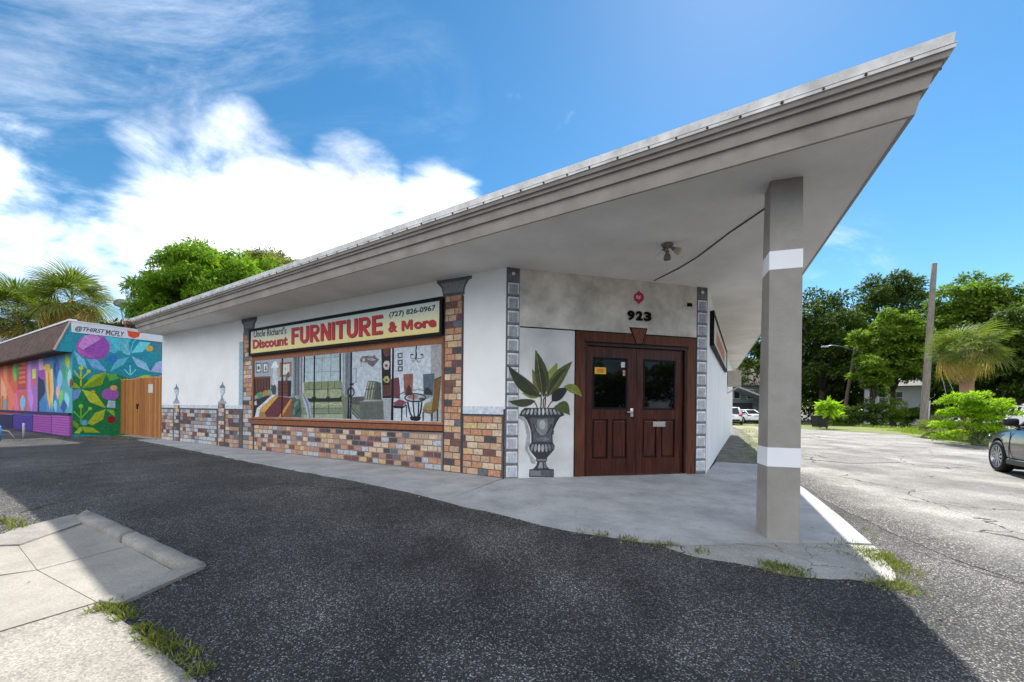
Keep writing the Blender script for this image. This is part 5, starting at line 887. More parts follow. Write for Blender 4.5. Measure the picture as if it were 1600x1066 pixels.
for nm, c, l, P in [
  ('painted_rim_lobe', '85878B', 1, [(0.364,1.130),(0.344,1.109),(0.324,1.100),(0.313,1.108),(0.313,1.129),(0.326,1.155),(0.347,1.176),(0.366,1.185),(0.378,1.177),(0.377,1.157)]), ('painted_rim_lobe', '9B9DA1', 1, [(0.438,1.145),(0.421,1.117),(0.403,1.103),(0.390,1.108),(0.387,1.130),(0.395,1.161),(0.412,1.189),(0.431,1.203),(0.444,1.198),(0.447,1.175)]), ('painted_rim_lobe', 'A5A7AB', 1, [(0.511,1.153),(0.498,1.121),(0.482,1.102),(0.468,1.106),(0.462,1.129),(0.466,1.164),(0.479,1.196),(0.496,1.215),(0.509,1.211),(0.515,1.188)]), ('painted_rim_lobe', '8D8F93', 1, [(0.584,1.157),(0.576,1.121),(0.563,1.100),(0.548,1.101),(0.539,1.125),(0.538,1.161),(0.545,1.197),(0.559,1.218),(0.573,1.217),(0.583,1.194)]), ('painted_rim_lobe', 'A9ABAF', 1, [(0.657,1.160),(0.653,1.122),(0.641,1.099),(0.627,1.099),(0.615,1.122),(0.610,1.160),(0.614,1.197),(0.625,1.221),(0.640,1.221),(0.652,1.198)]), ('painted_rim_lobe', 'B4B6BA', 1, [(0.730,1.161),(0.726,1.123),(0.714,1.099),(0.700,1.099),(0.688,1.122),(0.683,1.160),(0.687,1.198),(0.698,1.222),(0.713,1.222),(0.725,1.198)]), ('painted_rim_lobe', 'A0A2A6', 1, [(0.803,1.164),(0.803,1.127),(0.794,1.103),(0.779,1.102),(0.765,1.123),(0.756,1.159),(0.756,1.195),(0.766,1.219),(0.780,1.221),(0.794,1.199)]), ('painted_rim_lobe', '8D8F93', 1, [(0.876,1.167),(0.882,1.132),(0.876,1.109),(0.862,1.105),(0.845,1.123),(0.831,1.156),(0.825,1.191),(0.831,1.215),(0.845,1.218),(0.862,1.200)]), ('painted_rim_lobe', '97999D', 1, [(0.950,1.166),(0.959,1.135),(0.957,1.112),(0.943,1.107),(0.924,1.121),(0.906,1.148),(0.896,1.180),(0.899,1.202),(0.912,1.208),(0.932,1.194)]), ('painted_rim_lobe', '75777B', 1, [(1.022,1.161),(1.036,1.134),(1.038,1.113),(1.025,1.105),(1.004,1.113),(0.983,1.135),(0.968,1.162),(0.967,1.183),(0.979,1.191),(1.000,1.183)]),
  ('painted_body_tone', '55575B', 1, [(0.441,1.050),(0.924,1.053),(0.886,0.878),(0.864,0.728),(0.870,0.616),(0.523,0.620),(0.524,0.755),(0.502,0.878)]), ('painted_body_light', '7A7C80', 2, [(0.596,1.026),(0.779,1.027),(0.799,0.878),(0.769,0.754),(0.664,0.730),(0.590,0.829)]), ('painted_body_highlight', '9FA1A5', 3, [(0.751,0.928),(0.744,0.885),(0.723,0.855),(0.694,0.843),(0.666,0.855),(0.644,0.886),(0.636,0.928),(0.643,0.970),(0.664,1.000),(0.692,1.012),(0.721,1.001),(0.743,0.970)]), ('painted_body_tone', '6B6D71', 2, [(0.830,0.667),(0.813,0.649),(0.767,0.637),(0.705,0.633),(0.642,0.638),(0.596,0.651),(0.579,0.669),(0.596,0.686),(0.641,0.698),(0.704,0.702),(0.767,0.697),(0.813,0.684)]),
  ('painted_garland', '2A2B2F', 4, [(0.518,0.936),(0.563,0.824),(0.632,0.746),(0.713,0.732),(0.789,0.772),(0.851,0.861),(0.877,0.937),(0.857,0.943),(0.832,0.870),(0.774,0.786),(0.709,0.752),(0.644,0.763),(0.581,0.834),(0.537,0.943)]), ('painted_garland', '96989C', 5, [(0.544,0.921),(0.587,0.817),(0.649,0.751),(0.712,0.740),(0.776,0.775),(0.771,0.782),(0.710,0.749),(0.653,0.758),(0.594,0.821),(0.552,0.924)]), ('painted_handle', '5E6064', 4, [(0.525,0.884),(0.477,0.820),(0.483,0.755),(0.503,0.756),(0.497,0.814),(0.541,0.873)]), ('painted_handle', '46484C', 4, [(0.853,0.873),(0.895,0.813),(0.885,0.750),(0.906,0.747),(0.915,0.818),(0.871,0.883)]),
  ('painted_gadroon', '77797D', 2, [(0.528,0.515),(0.512,0.478),(0.493,0.457),(0.480,0.462),(0.476,0.489),(0.484,0.529),(0.500,0.566),(0.519,0.586),(0.533,0.582),(0.536,0.555)]), ('painted_gadroon', '8D8F93', 2, [(0.594,0.509),(0.583,0.467),(0.566,0.443),(0.550,0.445),(0.541,0.474),(0.543,0.518),(0.554,0.560),(0.570,0.584),(0.586,0.582),(0.595,0.553)]), ('painted_gadroon', 'A9ABAF', 2, [(0.662,0.506),(0.655,0.463),(0.641,0.437),(0.625,0.438),(0.613,0.465),(0.610,0.509),(0.616,0.552),(0.631,0.578),(0.647,0.578),(0.658,0.550)]), ('painted_gadroon', '9A9CA0', 2, [(0.730,0.506),(0.725,0.463),(0.712,0.436),(0.696,0.436),(0.683,0.463),(0.677,0.507),(0.682,0.551),(0.695,0.577),(0.711,0.577),(0.724,0.550)]), ('painted_gadroon', '85878B', 2, [(0.798,0.510),(0.798,0.466),(0.788,0.438),(0.772,0.437),(0.755,0.463),(0.745,0.506),(0.745,0.550),(0.755,0.578),(0.771,0.579),(0.787,0.554)]), ('painted_gadroon', '6E7074', 2, [(0.858,0.519),(0.862,0.478),(0.856,0.451),(0.842,0.448),(0.825,0.471),(0.811,0.511),(0.807,0.552),(0.813,0.579),(0.827,0.581),(0.844,0.558)]), ('painted_gadroon', '57595D', 2, [(0.910,0.530),(0.919,0.498),(0.917,0.476),(0.907,0.473),(0.891,0.489),(0.875,0.518),(0.866,0.550),(0.868,0.571),(0.878,0.575),(0.894,0.559)]),
  ('painted_collar', '6E7074', 3, [(0.586,0.316),(0.789,0.312),(0.795,0.272),(0.576,0.277)]), ('painted_stem_light', '8D8F93', 2, [(0.649,0.255),(0.701,0.254),(0.713,0.147),(0.619,0.150)]), ('painted_stem_light', '6A6C70', 2, [(0.727,0.254),(0.759,0.253),(0.791,0.145),(0.739,0.147)]), ('painted_plinth', '57595D', 2, [(0.470,0.117),(0.913,0.105),(0.914,-0.005),(0.471,0.009)]), ('painted_plinth_light', '737579', 3, [(0.477,0.112),(0.671,0.106),(0.672,0.012),(0.478,0.019)]),
  ('painted_stalk', '5A4038', 3, [(0.670,1.228),(0.682,1.373),(0.668,1.473),(0.644,1.470),(0.658,1.373),(0.647,1.230)]), ('painted_stalk', '6A4A3E', 3, [(0.749,1.229),(0.760,1.374),(0.745,1.524),(0.722,1.521),(0.737,1.374),(0.725,1.231)]), ('painted_stalk', '6A4A3E', 3, [(0.799,1.226),(0.855,1.320),(0.914,1.369),(0.900,1.384),(0.838,1.332),(0.780,1.236)]), ('painted_stalk', '54453A', 3, [(0.603,1.232),(0.568,1.315),(0.496,1.377),(0.482,1.363),(0.551,1.304),(0.584,1.225)]), ('painted_stalk', '54453A', 3, [(0.716,1.230),(0.719,1.371),(0.783,1.482),(0.764,1.491),(0.699,1.376),(0.695,1.230)]),
  ('painted_leaf', '7A8440', 4, [(0.656,1.422),(0.585,1.490),(0.504,1.543),(0.418,1.586),(0.329,1.624),(0.241,1.660),(0.154,1.700),(0.213,1.615),(0.278,1.540),(0.352,1.479),(0.438,1.436),(0.538,1.415)]), ('painted_leaf', '6B6A3A', 4, [(0.617,1.446),(0.649,1.539),(0.651,1.626),(0.632,1.706),(0.596,1.782),(0.547,1.855),(0.490,1.925),(0.493,1.841),(0.496,1.757),(0.505,1.674),(0.525,1.594),(0.560,1.517)]), ('painted_leaf', '7F8B42', 4, [(0.758,1.722),(0.852,1.743),(0.913,1.782),(0.950,1.835),(0.967,1.898),(0.968,1.970),(0.960,2.047),(0.909,2.001),(0.859,1.956),(0.813,1.908),(0.777,1.855),(0.756,1.795)]), ('painted_leaf', '75803F', 4, [(0.646,1.442),(0.593,1.472),(0.537,1.487),(0.481,1.493),(0.423,1.493),(0.366,1.490),(0.308,1.489),(0.359,1.450),(0.411,1.419),(0.465,1.399),(0.522,1.393),(0.582,1.406)]),
  ('painted_leaf', '35392A', 6, [(0.651,1.442),(0.581,1.565),(0.489,1.664),(0.383,1.747),(0.270,1.820),(0.155,1.890),(0.044,1.962),(0.091,1.820),(0.150,1.691),(0.230,1.583),(0.336,1.501),(0.472,1.450)]), ('painted_leaf', '454A2E', 7, [(0.709,1.423),(0.788,1.583),(0.809,1.733),(0.787,1.875),(0.730,2.009),(0.647,2.138),(0.548,2.262),(0.543,2.117),(0.538,1.971),(0.542,1.827),(0.566,1.687),(0.616,1.551)]), ('painted_leaf_shade', '32362A', 8, [(0.714,1.435),(0.747,1.555),(0.750,1.669),(0.732,1.778),(0.695,1.884),(0.644,1.986),(0.584,2.087),(0.595,1.976),(0.605,1.866),(0.617,1.755),(0.636,1.647),(0.666,1.539)]), ('painted_leaf', '50572F', 6, [(0.774,1.424),(0.903,1.502),(1.000,1.601),(1.078,1.714),(1.143,1.836),(1.201,1.963),(1.261,2.089),(1.117,2.015),(0.988,1.933),(0.883,1.838),(0.807,1.725),(0.767,1.589)]), ('painted_leaf_shade', '383D2A', 7, [(0.787,1.437),(0.852,1.527),(0.912,1.621),(0.973,1.715),(1.035,1.809),(1.104,1.899),(1.181,1.985),(1.071,1.920),(0.975,1.846),(0.896,1.763),(0.836,1.669),(0.799,1.561)]),
  ('painted_leaf', '3E4430', 6, [(0.559,1.351),(0.472,1.379),(0.386,1.385),(0.302,1.380),(0.218,1.366),(0.134,1.351),(0.051,1.339),(0.135,1.293),(0.220,1.258),(0.305,1.242),(0.389,1.248),(0.474,1.282)]), ('painted_leaf', '2B2A28', 6, [(0.867,1.346),(0.957,1.348),(1.024,1.375),(1.075,1.419),(1.116,1.476),(1.151,1.539),(1.185,1.603),(1.093,1.601),(1.010,1.591),(0.941,1.566),(0.891,1.521),(0.863,1.450)]), ('painted_leaf', '717C35', 8, [(1.098,1.631),(1.142,1.576),(1.197,1.539),(1.259,1.512),(1.324,1.492),(1.390,1.471),(1.454,1.447),(1.425,1.528),(1.388,1.597),(1.340,1.646),(1.278,1.672),(1.199,1.669)]), ('painted_leaf', '4C5430', 6, [(0.908,1.247),(0.946,1.198),(0.996,1.171),(1.051,1.154),(1.110,1.141),(1.167,1.126),(1.218,1.099),(1.211,1.207),(1.192,1.292),(1.156,1.346),(1.099,1.361),(1.018,1.332)]), ('painted_vein', '8A8E5A', 9, [(0.690,1.473),(0.629,1.867),(0.562,2.222),(0.556,2.220),(0.622,1.865),(0.684,1.472)]), ('painted_vein', '7E8350', 9, [(0.790,1.447),(0.998,1.727),(1.250,2.075),(1.244,2.078),(0.993,1.730),(0.784,1.451)]), ('painted_vein', '6A6E48', 9, [(0.632,1.461),(0.371,1.737),(0.066,1.956),(0.062,1.951),(0.367,1.733),(0.628,1.457)]), ('painted_vein', '9AA05C', 10, [(1.107,1.623),(1.293,1.519),(1.441,1.449),(1.445,1.454),(1.296,1.525),(1.111,1.629)])]:
    up(nm, c, l, P)

# ---------------------------------------------------------------- the muralled building next door
M0 = Vector((-16.6, 15.1)); FM = Frame(M0, dR, nR); FN = Frame(M0, dF, nF)
mb = thing('mural_building', 'low building covered in flower murals with brown shingled mansard eaves', 'building', (M0.x, M0.y, 0))
TOPZ = 4.12
FM.boxo('side_wall', paint('2E9AA6', 1.0), mb, 0.0, 6.0, -0.2, TOPZ, -0.2, 0.0); FN.boxo('front_wall', paint('5E7FB0', 1.0), mb, 0.205, 16.0, -0.2, TOPZ, -0.2, 0.0)
solid('flat_roof', [tuple(M0 + dF * 16 - dR * 0.0), tuple(M0 - dR * 0.0), tuple(M0 + dR * 6), tuple(M0 + dR * 6 + dF * 16)], TOPZ + 0.002, TOPZ + 0.06, pmat('tar_roof', (0.05, 0.05, 0.052), 0.8, 0.2, 4), mb)
def mpaint(fr, name, hexs, layer, pts, k=1.05): return fr.poly(name, paint(hexs, k), mb, pts, -0.01, 0.003 + 0.0012 * layer)
for nm, c, l, P in [
  ('painted_field', '2A8C9C', 1, [(-0.006,3.924),(2.734,3.979),(2.749,2.263),(0.009,1.883)]), ('painted_field', '1F7A4A', 2, [(0.006,2.281),(0.541,2.117),(1.025,2.465),(1.703,2.303),(2.747,2.493),(2.770,-0.188),(0.023,0.077)]),
  ('painted_field', '58AFC0', 2, [(0.527,3.964),(1.690,3.996),(1.529,3.591),(1.135,3.270),(0.752,3.482)]), ('painted_field', '4C7F8C', 2, [(2.330,3.940),(2.734,3.961),(2.741,3.184),(2.466,3.552)]),
  ('painted_bloom', 'B35CAE', 4, [(1.028,3.521),(1.009,3.377),(0.953,3.240),(0.863,3.122),(0.749,3.033),(0.620,2.978),(0.487,2.963),(0.361,2.988),(0.252,3.049),(0.167,3.142),(0.113,3.258),(0.095,3.390),(0.111,3.526),(0.163,3.658),(0.246,3.774),(0.354,3.866),(0.479,3.925),(0.612,3.947),(0.742,3.929),(0.857,3.872),(0.948,3.779),(1.007,3.659)]), ('painted_bloom_shade', '9A4FA3', 5, [(0.246,3.260),(0.862,3.889),(1.024,3.520),(0.906,3.084),(0.682,2.965)]), ('painted_bloom_light', 'C987C4', 5, [(0.140,3.396),(0.312,3.851),(0.600,3.950),(0.750,3.793),(0.317,3.269)]),
  ('painted_petal', '6FA8CF', 4, [(0.318,3.066),(0.682,2.955),(0.909,2.613),(0.929,2.499),(0.537,2.630)]), ('painted_petal', '7DBBD8', 4, [(0.037,3.232),(0.319,2.914),(0.393,2.566),(0.145,2.744)]), ('painted_petal', '4FC0CE', 4, [(0.899,3.948),(1.287,3.878),(1.592,3.328),(1.211,3.440)]), ('painted_petal', '6CCFD8', 5, [(1.654,3.336),(1.941,3.870),(2.286,3.866),(2.030,3.439)]), ('painted_petal', '5FB4C6', 4, [(1.614,3.195),(1.415,2.821),(1.025,2.518),(1.215,3.014)]), ('painted_petal', '8CB9DC', 4, [(1.675,3.229),(2.120,3.003),(2.297,2.628),(1.866,2.811)]), ('painted_petal', 'A0AEDD', 5, [(2.297,2.628),(2.470,3.041),(2.741,3.184),(2.746,2.609)]), ('painted_petal', '77C5D2', 4, [(1.634,3.252),(1.632,3.427),(1.593,3.555),(1.529,3.651),(1.445,3.721),(1.349,3.773),(1.248,3.818),(1.274,3.678),(1.305,3.544),(1.350,3.426),(1.415,3.332),(1.505,3.269)]),
  ('painted_dot', '2F74B8', 5, [(1.254,3.072),(1.239,3.001),(1.199,2.941),(1.139,2.903),(1.074,2.897),(1.015,2.921),(0.974,2.971),(0.959,3.038),(0.973,3.108),(1.013,3.168),(1.071,3.206),(1.137,3.214),(1.197,3.190),(1.238,3.139)]), ('painted_dot', 'E0A32C', 5, [(2.376,3.630),(2.365,3.575),(2.331,3.527),(2.282,3.497),(2.227,3.490),(2.178,3.507),(2.144,3.545),(2.132,3.597),(2.143,3.652),(2.177,3.700),(2.225,3.730),(2.280,3.738),(2.329,3.721),(2.364,3.683)]), ('painted_sprig', '79CFE0', 4, [(1.661,2.409),(1.658,2.845),(1.617,2.841),(1.620,2.406)]), ('painted_sprig', '79CFE0', 4, [(1.443,2.646),(1.641,2.383),(1.839,2.682),(1.811,2.712),(1.641,2.432),(1.469,2.681)]), ('painted_sprig', '63BECB', 4, [(1.651,3.341),(1.543,3.875),(1.375,3.993),(1.356,3.949),(1.511,3.848),(1.616,3.325)]), ('painted_sprig', '63BECB', 4, [(1.651,3.329),(1.749,3.830),(1.867,3.948),(1.846,3.986),(1.716,3.847),(1.616,3.337)]),
  ('painted_leaf', 'A3B52A', 5, [(0.257,1.835),(0.540,2.322),(0.929,2.499),(0.801,1.978),(0.507,1.879)]), ('painted_leaf', 'B4C437', 5, [(0.250,1.785),(0.618,1.658),(0.844,1.249),(0.921,1.067),(0.475,1.294)]), ('painted_leaf_shade', '7E9A24', 6, [(0.257,1.835),(0.929,2.499),(0.764,1.965)]), ('painted_leaf', '8CAF2E', 5, [(0.008,2.082),(0.186,1.892),(0.222,1.803),(0.010,1.823)]), ('painted_leaf', 'A7BB33', 5, [(0.409,0.477),(0.624,0.884),(0.922,1.030),(0.849,0.622),(0.555,0.396)]), ('painted_leaf', '9AB02B', 5, [(0.268,0.354),(0.555,0.309),(0.778,0.103),(0.340,0.123)]), ('painted_leaf', 'B0C03A', 5, [(0.060,0.111),(0.233,0.355),(0.286,0.227),(0.199,0.089)]), ('painted_leaf', '6E9F2C', 5, [(0.018,0.636),(0.197,0.432),(0.163,0.282),(0.020,0.387)]), ('painted_leaf', '8FB63B', 5, [(0.941,1.015),(1.153,0.989),(1.202,0.723),(1.076,0.830)]), ('painted_leaf', '5DA743', 5, [(0.911,2.456),(1.219,2.428),(1.299,2.274),(1.028,2.149)]), ('painted_leaf', '9FC32E', 6, [(1.787,2.282),(2.081,2.470),(2.298,2.487),(2.212,2.340)]),
  ('painted_sprig', 'B8C62F', 6, [(0.249,1.896),(0.244,2.603),(0.202,2.599),(0.207,1.893)]), ('painted_sprig', 'B8C62F', 6, [(0.027,2.466),(0.225,2.119),(0.444,2.449),(0.416,2.485),(0.228,2.174),(0.058,2.501)]), ('painted_berry', 'C3CF34', 7, [(0.286,2.607),(0.278,2.565),(0.255,2.534),(0.223,2.520),(0.192,2.528),(0.168,2.555),(0.160,2.595),(0.168,2.636),(0.191,2.667),(0.222,2.681),(0.254,2.674),(0.277,2.646)]), ('painted_berry', 'C3CF34', 7, [(0.495,2.493),(0.487,2.457),(0.466,2.429),(0.438,2.417),(0.409,2.424),(0.388,2.448),(0.380,2.483),(0.387,2.519),(0.408,2.547),(0.437,2.559),(0.465,2.553),(0.487,2.528)]), ('painted_sprig', '78B53C', 6, [(0.258,0.430),(0.253,1.138),(0.214,1.137),(0.220,0.431)]), ('painted_sprig', '78B53C', 6, [(0.042,0.918),(0.240,0.633),(0.491,1.021),(0.463,1.055),(0.234,0.683),(0.066,0.953)]), ('painted_berry', '8CC444', 7, [(0.297,1.138),(0.289,1.098),(0.266,1.068),(0.234,1.057),(0.203,1.067),(0.179,1.097),(0.171,1.137),(0.179,1.177),(0.202,1.207),(0.233,1.218),(0.265,1.208),(0.288,1.179)]), ('painted_berry', '8CC444', 7, [(0.542,1.049),(0.535,1.013),(0.514,0.986),(0.485,0.977),(0.456,0.986),(0.434,1.012),(0.426,1.048),(0.434,1.084),(0.455,1.110),(0.484,1.120),(0.513,1.111),(0.534,1.085)]),
  ('painted_petal', '6E9BD0', 6, [(0.014,1.758),(0.257,1.785),(0.154,1.438),(0.024,1.335)]), ('painted_patch', '6FA6D6', 6, [(0.231,0.592),(0.408,0.604),(0.417,0.436),(0.324,0.388),(0.225,0.456)]), ('painted_bloom', 'A05FB4', 6, [(1.309,1.632),(1.294,1.548),(1.249,1.472),(1.181,1.416),(1.097,1.384),(1.009,1.382),(0.926,1.409),(0.859,1.461),(0.816,1.532),(0.800,1.613),(0.815,1.696),(0.857,1.770),(0.923,1.827),(1.005,1.860),(1.093,1.864),(1.177,1.839),(1.246,1.788),(1.292,1.716)]), ('painted_bloom', 'D9A36E', 7, [(1.255,1.887),(1.245,1.840),(1.214,1.801),(1.171,1.779),(1.122,1.776),(1.079,1.795),(1.048,1.830),(1.037,1.875),(1.048,1.922),(1.077,1.960),(1.121,1.983),(1.169,1.986),(1.213,1.968),(1.244,1.932)]), ('painted_petal', 'A9C6E4', 6, [(0.944,1.093),(0.995,1.378),(1.197,1.362),(1.199,1.069)]), ('painted_dot', '8E1F2E', 6, [(1.218,0.606),(1.206,0.541),(1.169,0.490),(1.116,0.463),(1.058,0.464),(1.005,0.494),(0.969,0.546),(0.955,0.610),(0.968,0.674),(1.003,0.725),(1.056,0.753),(1.114,0.752),(1.167,0.723),(1.205,0.671)]), ('painted_dot', 'C9A02A', 6, [(0.621,1.710),(0.610,1.673),(0.581,1.649),(0.545,1.648),(0.516,1.669),(0.504,1.705),(0.515,1.741),(0.544,1.765),(0.580,1.767),(0.610,1.745)])]:
    mpaint(FM, nm, c, l, P)
FM.poly('white_fascia_trim', pmat('white_trim_paint', (0.7, 0.7, 0.71), 0.6, 0.06, 3), mb, [(-0.057,4.322),(2.676,4.297),(2.679,3.947),(-0.037,3.918)], 0.0, 0.035)
FM.poly('roof_edge', pmat('white_trim_paint', (0.7, 0.7, 0.71)), mb, [(-0.081,4.372),(2.676,4.349),(2.676,4.303),(-0.074,4.324)], -0.2, 0.06)
FM.poly('painted_dot', paint('D4502A', 1.1), mb, [(1.524,4.251),(1.938,4.246),(1.898,4.057),(1.731,3.959),(1.566,4.030)], 0.03, 0.0375)
_t = [(0.052,3.984),(0.051,4.168),(1.453,3.990),(1.451,4.227)]
M_NAVY = pmat('navy_lettering', (0.02, 0.012, 0.06), 0.5)
def mural_word(body, f0, f1):
    s = lambda f: _t[0][0] + (_t[2][0] - _t[0][0]) * f; dz = _t[2][1] - _t[0][1]; z = lambda f: _t[0][1] - 0.02 + dz * f; h = _t[1][1] - _t[0][1] + 0.03
    if body == 'M':
        P = [(0, 0), (.14, 1), (.36, 1), (.5, .5), (.78, 1), (1, 1), (.9, 0), (.7, 0), (.77, .66), (.5, .2), (.4, .2), (.27, .66), (.2, 0)]
        FM.poly('mural_lettering', M_NAVY, mb, [(s(f0) + (s(f1) - s(f0)) * u, z(f0) + h * v) for u, v in P], 0.034, 0.038)
    else: text_on(FM, 'mural_lettering', body, s(f0), s(f1), z(f0), z(f0) + h, 0.035, M_NAVY, mb, 0.022, 0.003, 0.35, dz * (f1 - f0))
mural_word('@THIRST', 0, .59); mural_word('M', .595, .70); mural_word('CFLY', .705, 1)
# mansard
_m = [(-0.074,4.339),(-0.449,3.217),(-0.399,3.194),(-0.015,3.235)]
mo = -_m[1][0]; mz = _m[1][1]; mt = _m[0][1]
def shingle_mat():
    m = bpy.data.materials.new('brown_shingles'); m.use_nodes = True; nt = m.node_tree; N = nt.nodes; L = nt.links; b = N['Principled BSDF']
    geo = N.new('ShaderNodeNewGeometry'); dt = N.new('ShaderNodeVectorMath'); dt.operation = 'DOT_PRODUCT'; dt.inputs[1].default_value = (dF.x, dF.y, 0); L.new(geo.outputs['Position'], dt.inputs[0])
    sp = N.new('ShaderNodeSeparateXYZ'); L.new(geo.outputs['Position'], sp.inputs[0]); cb_ = N.new('ShaderNodeCombineXYZ'); L.new(dt.outputs['Value'], cb_.inputs[0]); L.new(sp.outputs[2], cb_.inputs[1])
    br = N.new('ShaderNodeTexBrick'); br.inputs['Scale'].default_value = 1; br.inputs['Brick Width'].default_value = 0.3; br.inputs['Row Height'].default_value = 0.12; br.inputs['Mortar Size'].default_value = 0.008
    br.inputs['Color1'].default_value = (0.075, 0.038, 0.028, 1); br.inputs['Color2'].default_value = (0.11, 0.058, 0.042, 1); br.inputs['Mortar'].default_value = (0.04, 0.02, 0.016, 1); L.new(cb_.outputs[0], br.inputs['Vector'])
    n = N.new('ShaderNodeTexNoise'); n.inputs['Scale'].default_value = 3; n.inputs['Detail'].default_value = 8; L.new(geo.outputs['Position'], n.inputs['Vector'])
    mr = N.new('ShaderNodeMapRange'); mr.inputs['From Min'].default_value = .3; mr.inputs['From Max'].default_value = .7; mr.inputs['To Min'].default_value = .6; mr.inputs['To Max'].default_value = 1.5; L.new(n.outputs[0], mr.inputs['Value'])
    mx = N.new('ShaderNodeMixRGB'); mx.blend_type = 'MULTIPLY'; mx.inputs[0].default_value = 1; L.new(br.outputs[0], mx.inputs[1]); L.new(mr.outputs[0], mx.inputs[2]); L.new(mx.outputs[0], b.inputs['Base Color']); b.inputs['Roughness'].default_value = 0.9
    return m
bm = bmesh.new(); prof = [(0.004, mt), (0.07, mt), (mo + 0.03, mz), (mo, mz - 0.05), (0.004, mz - 0.05)]
ra = [bm.verts.new(FN.p(-0.002, z, o)) for o, z in prof]; rb_ = [bm.verts.new(FN.p(16, z, o)) for o, z in prof]
for i in range(5): bm.faces.new((ra[i], ra[(i + 1) % 5], rb_[(i + 1) % 5], rb_[i]))
bm.faces.new(ra[::-1]); bm.faces.new(rb_); ms_ = obj('mansard_roof', bm, shingle_mat(), mb)
bm = bmesh.new(); FM.prism(bm, [(-o, z) for o, z in prof], 0.004, 0.012); o = obj('mansard_end', bm, paint('2E93A3', 1.0), ms_); _fix(o, ms_)
bm = bmesh.new(); tube(bm, [FM.p(-0.06, mt, 0.02), FM.p(-mo - 0.02, mz - 0.02, 0.02)], 0.035, 6); o = obj('rake_trim', bm, pmat('pale_wood_trim', (0.45, 0.33, 0.26), 0.6), ms_); _fix(o, ms_)
FN.boxo('roof_edge', pmat('white_trim_paint', (0.7, 0.7, 0.71)), mb, -0.05, 16, mt + 0.003, mt + 0.07, -0.1, 0.1)
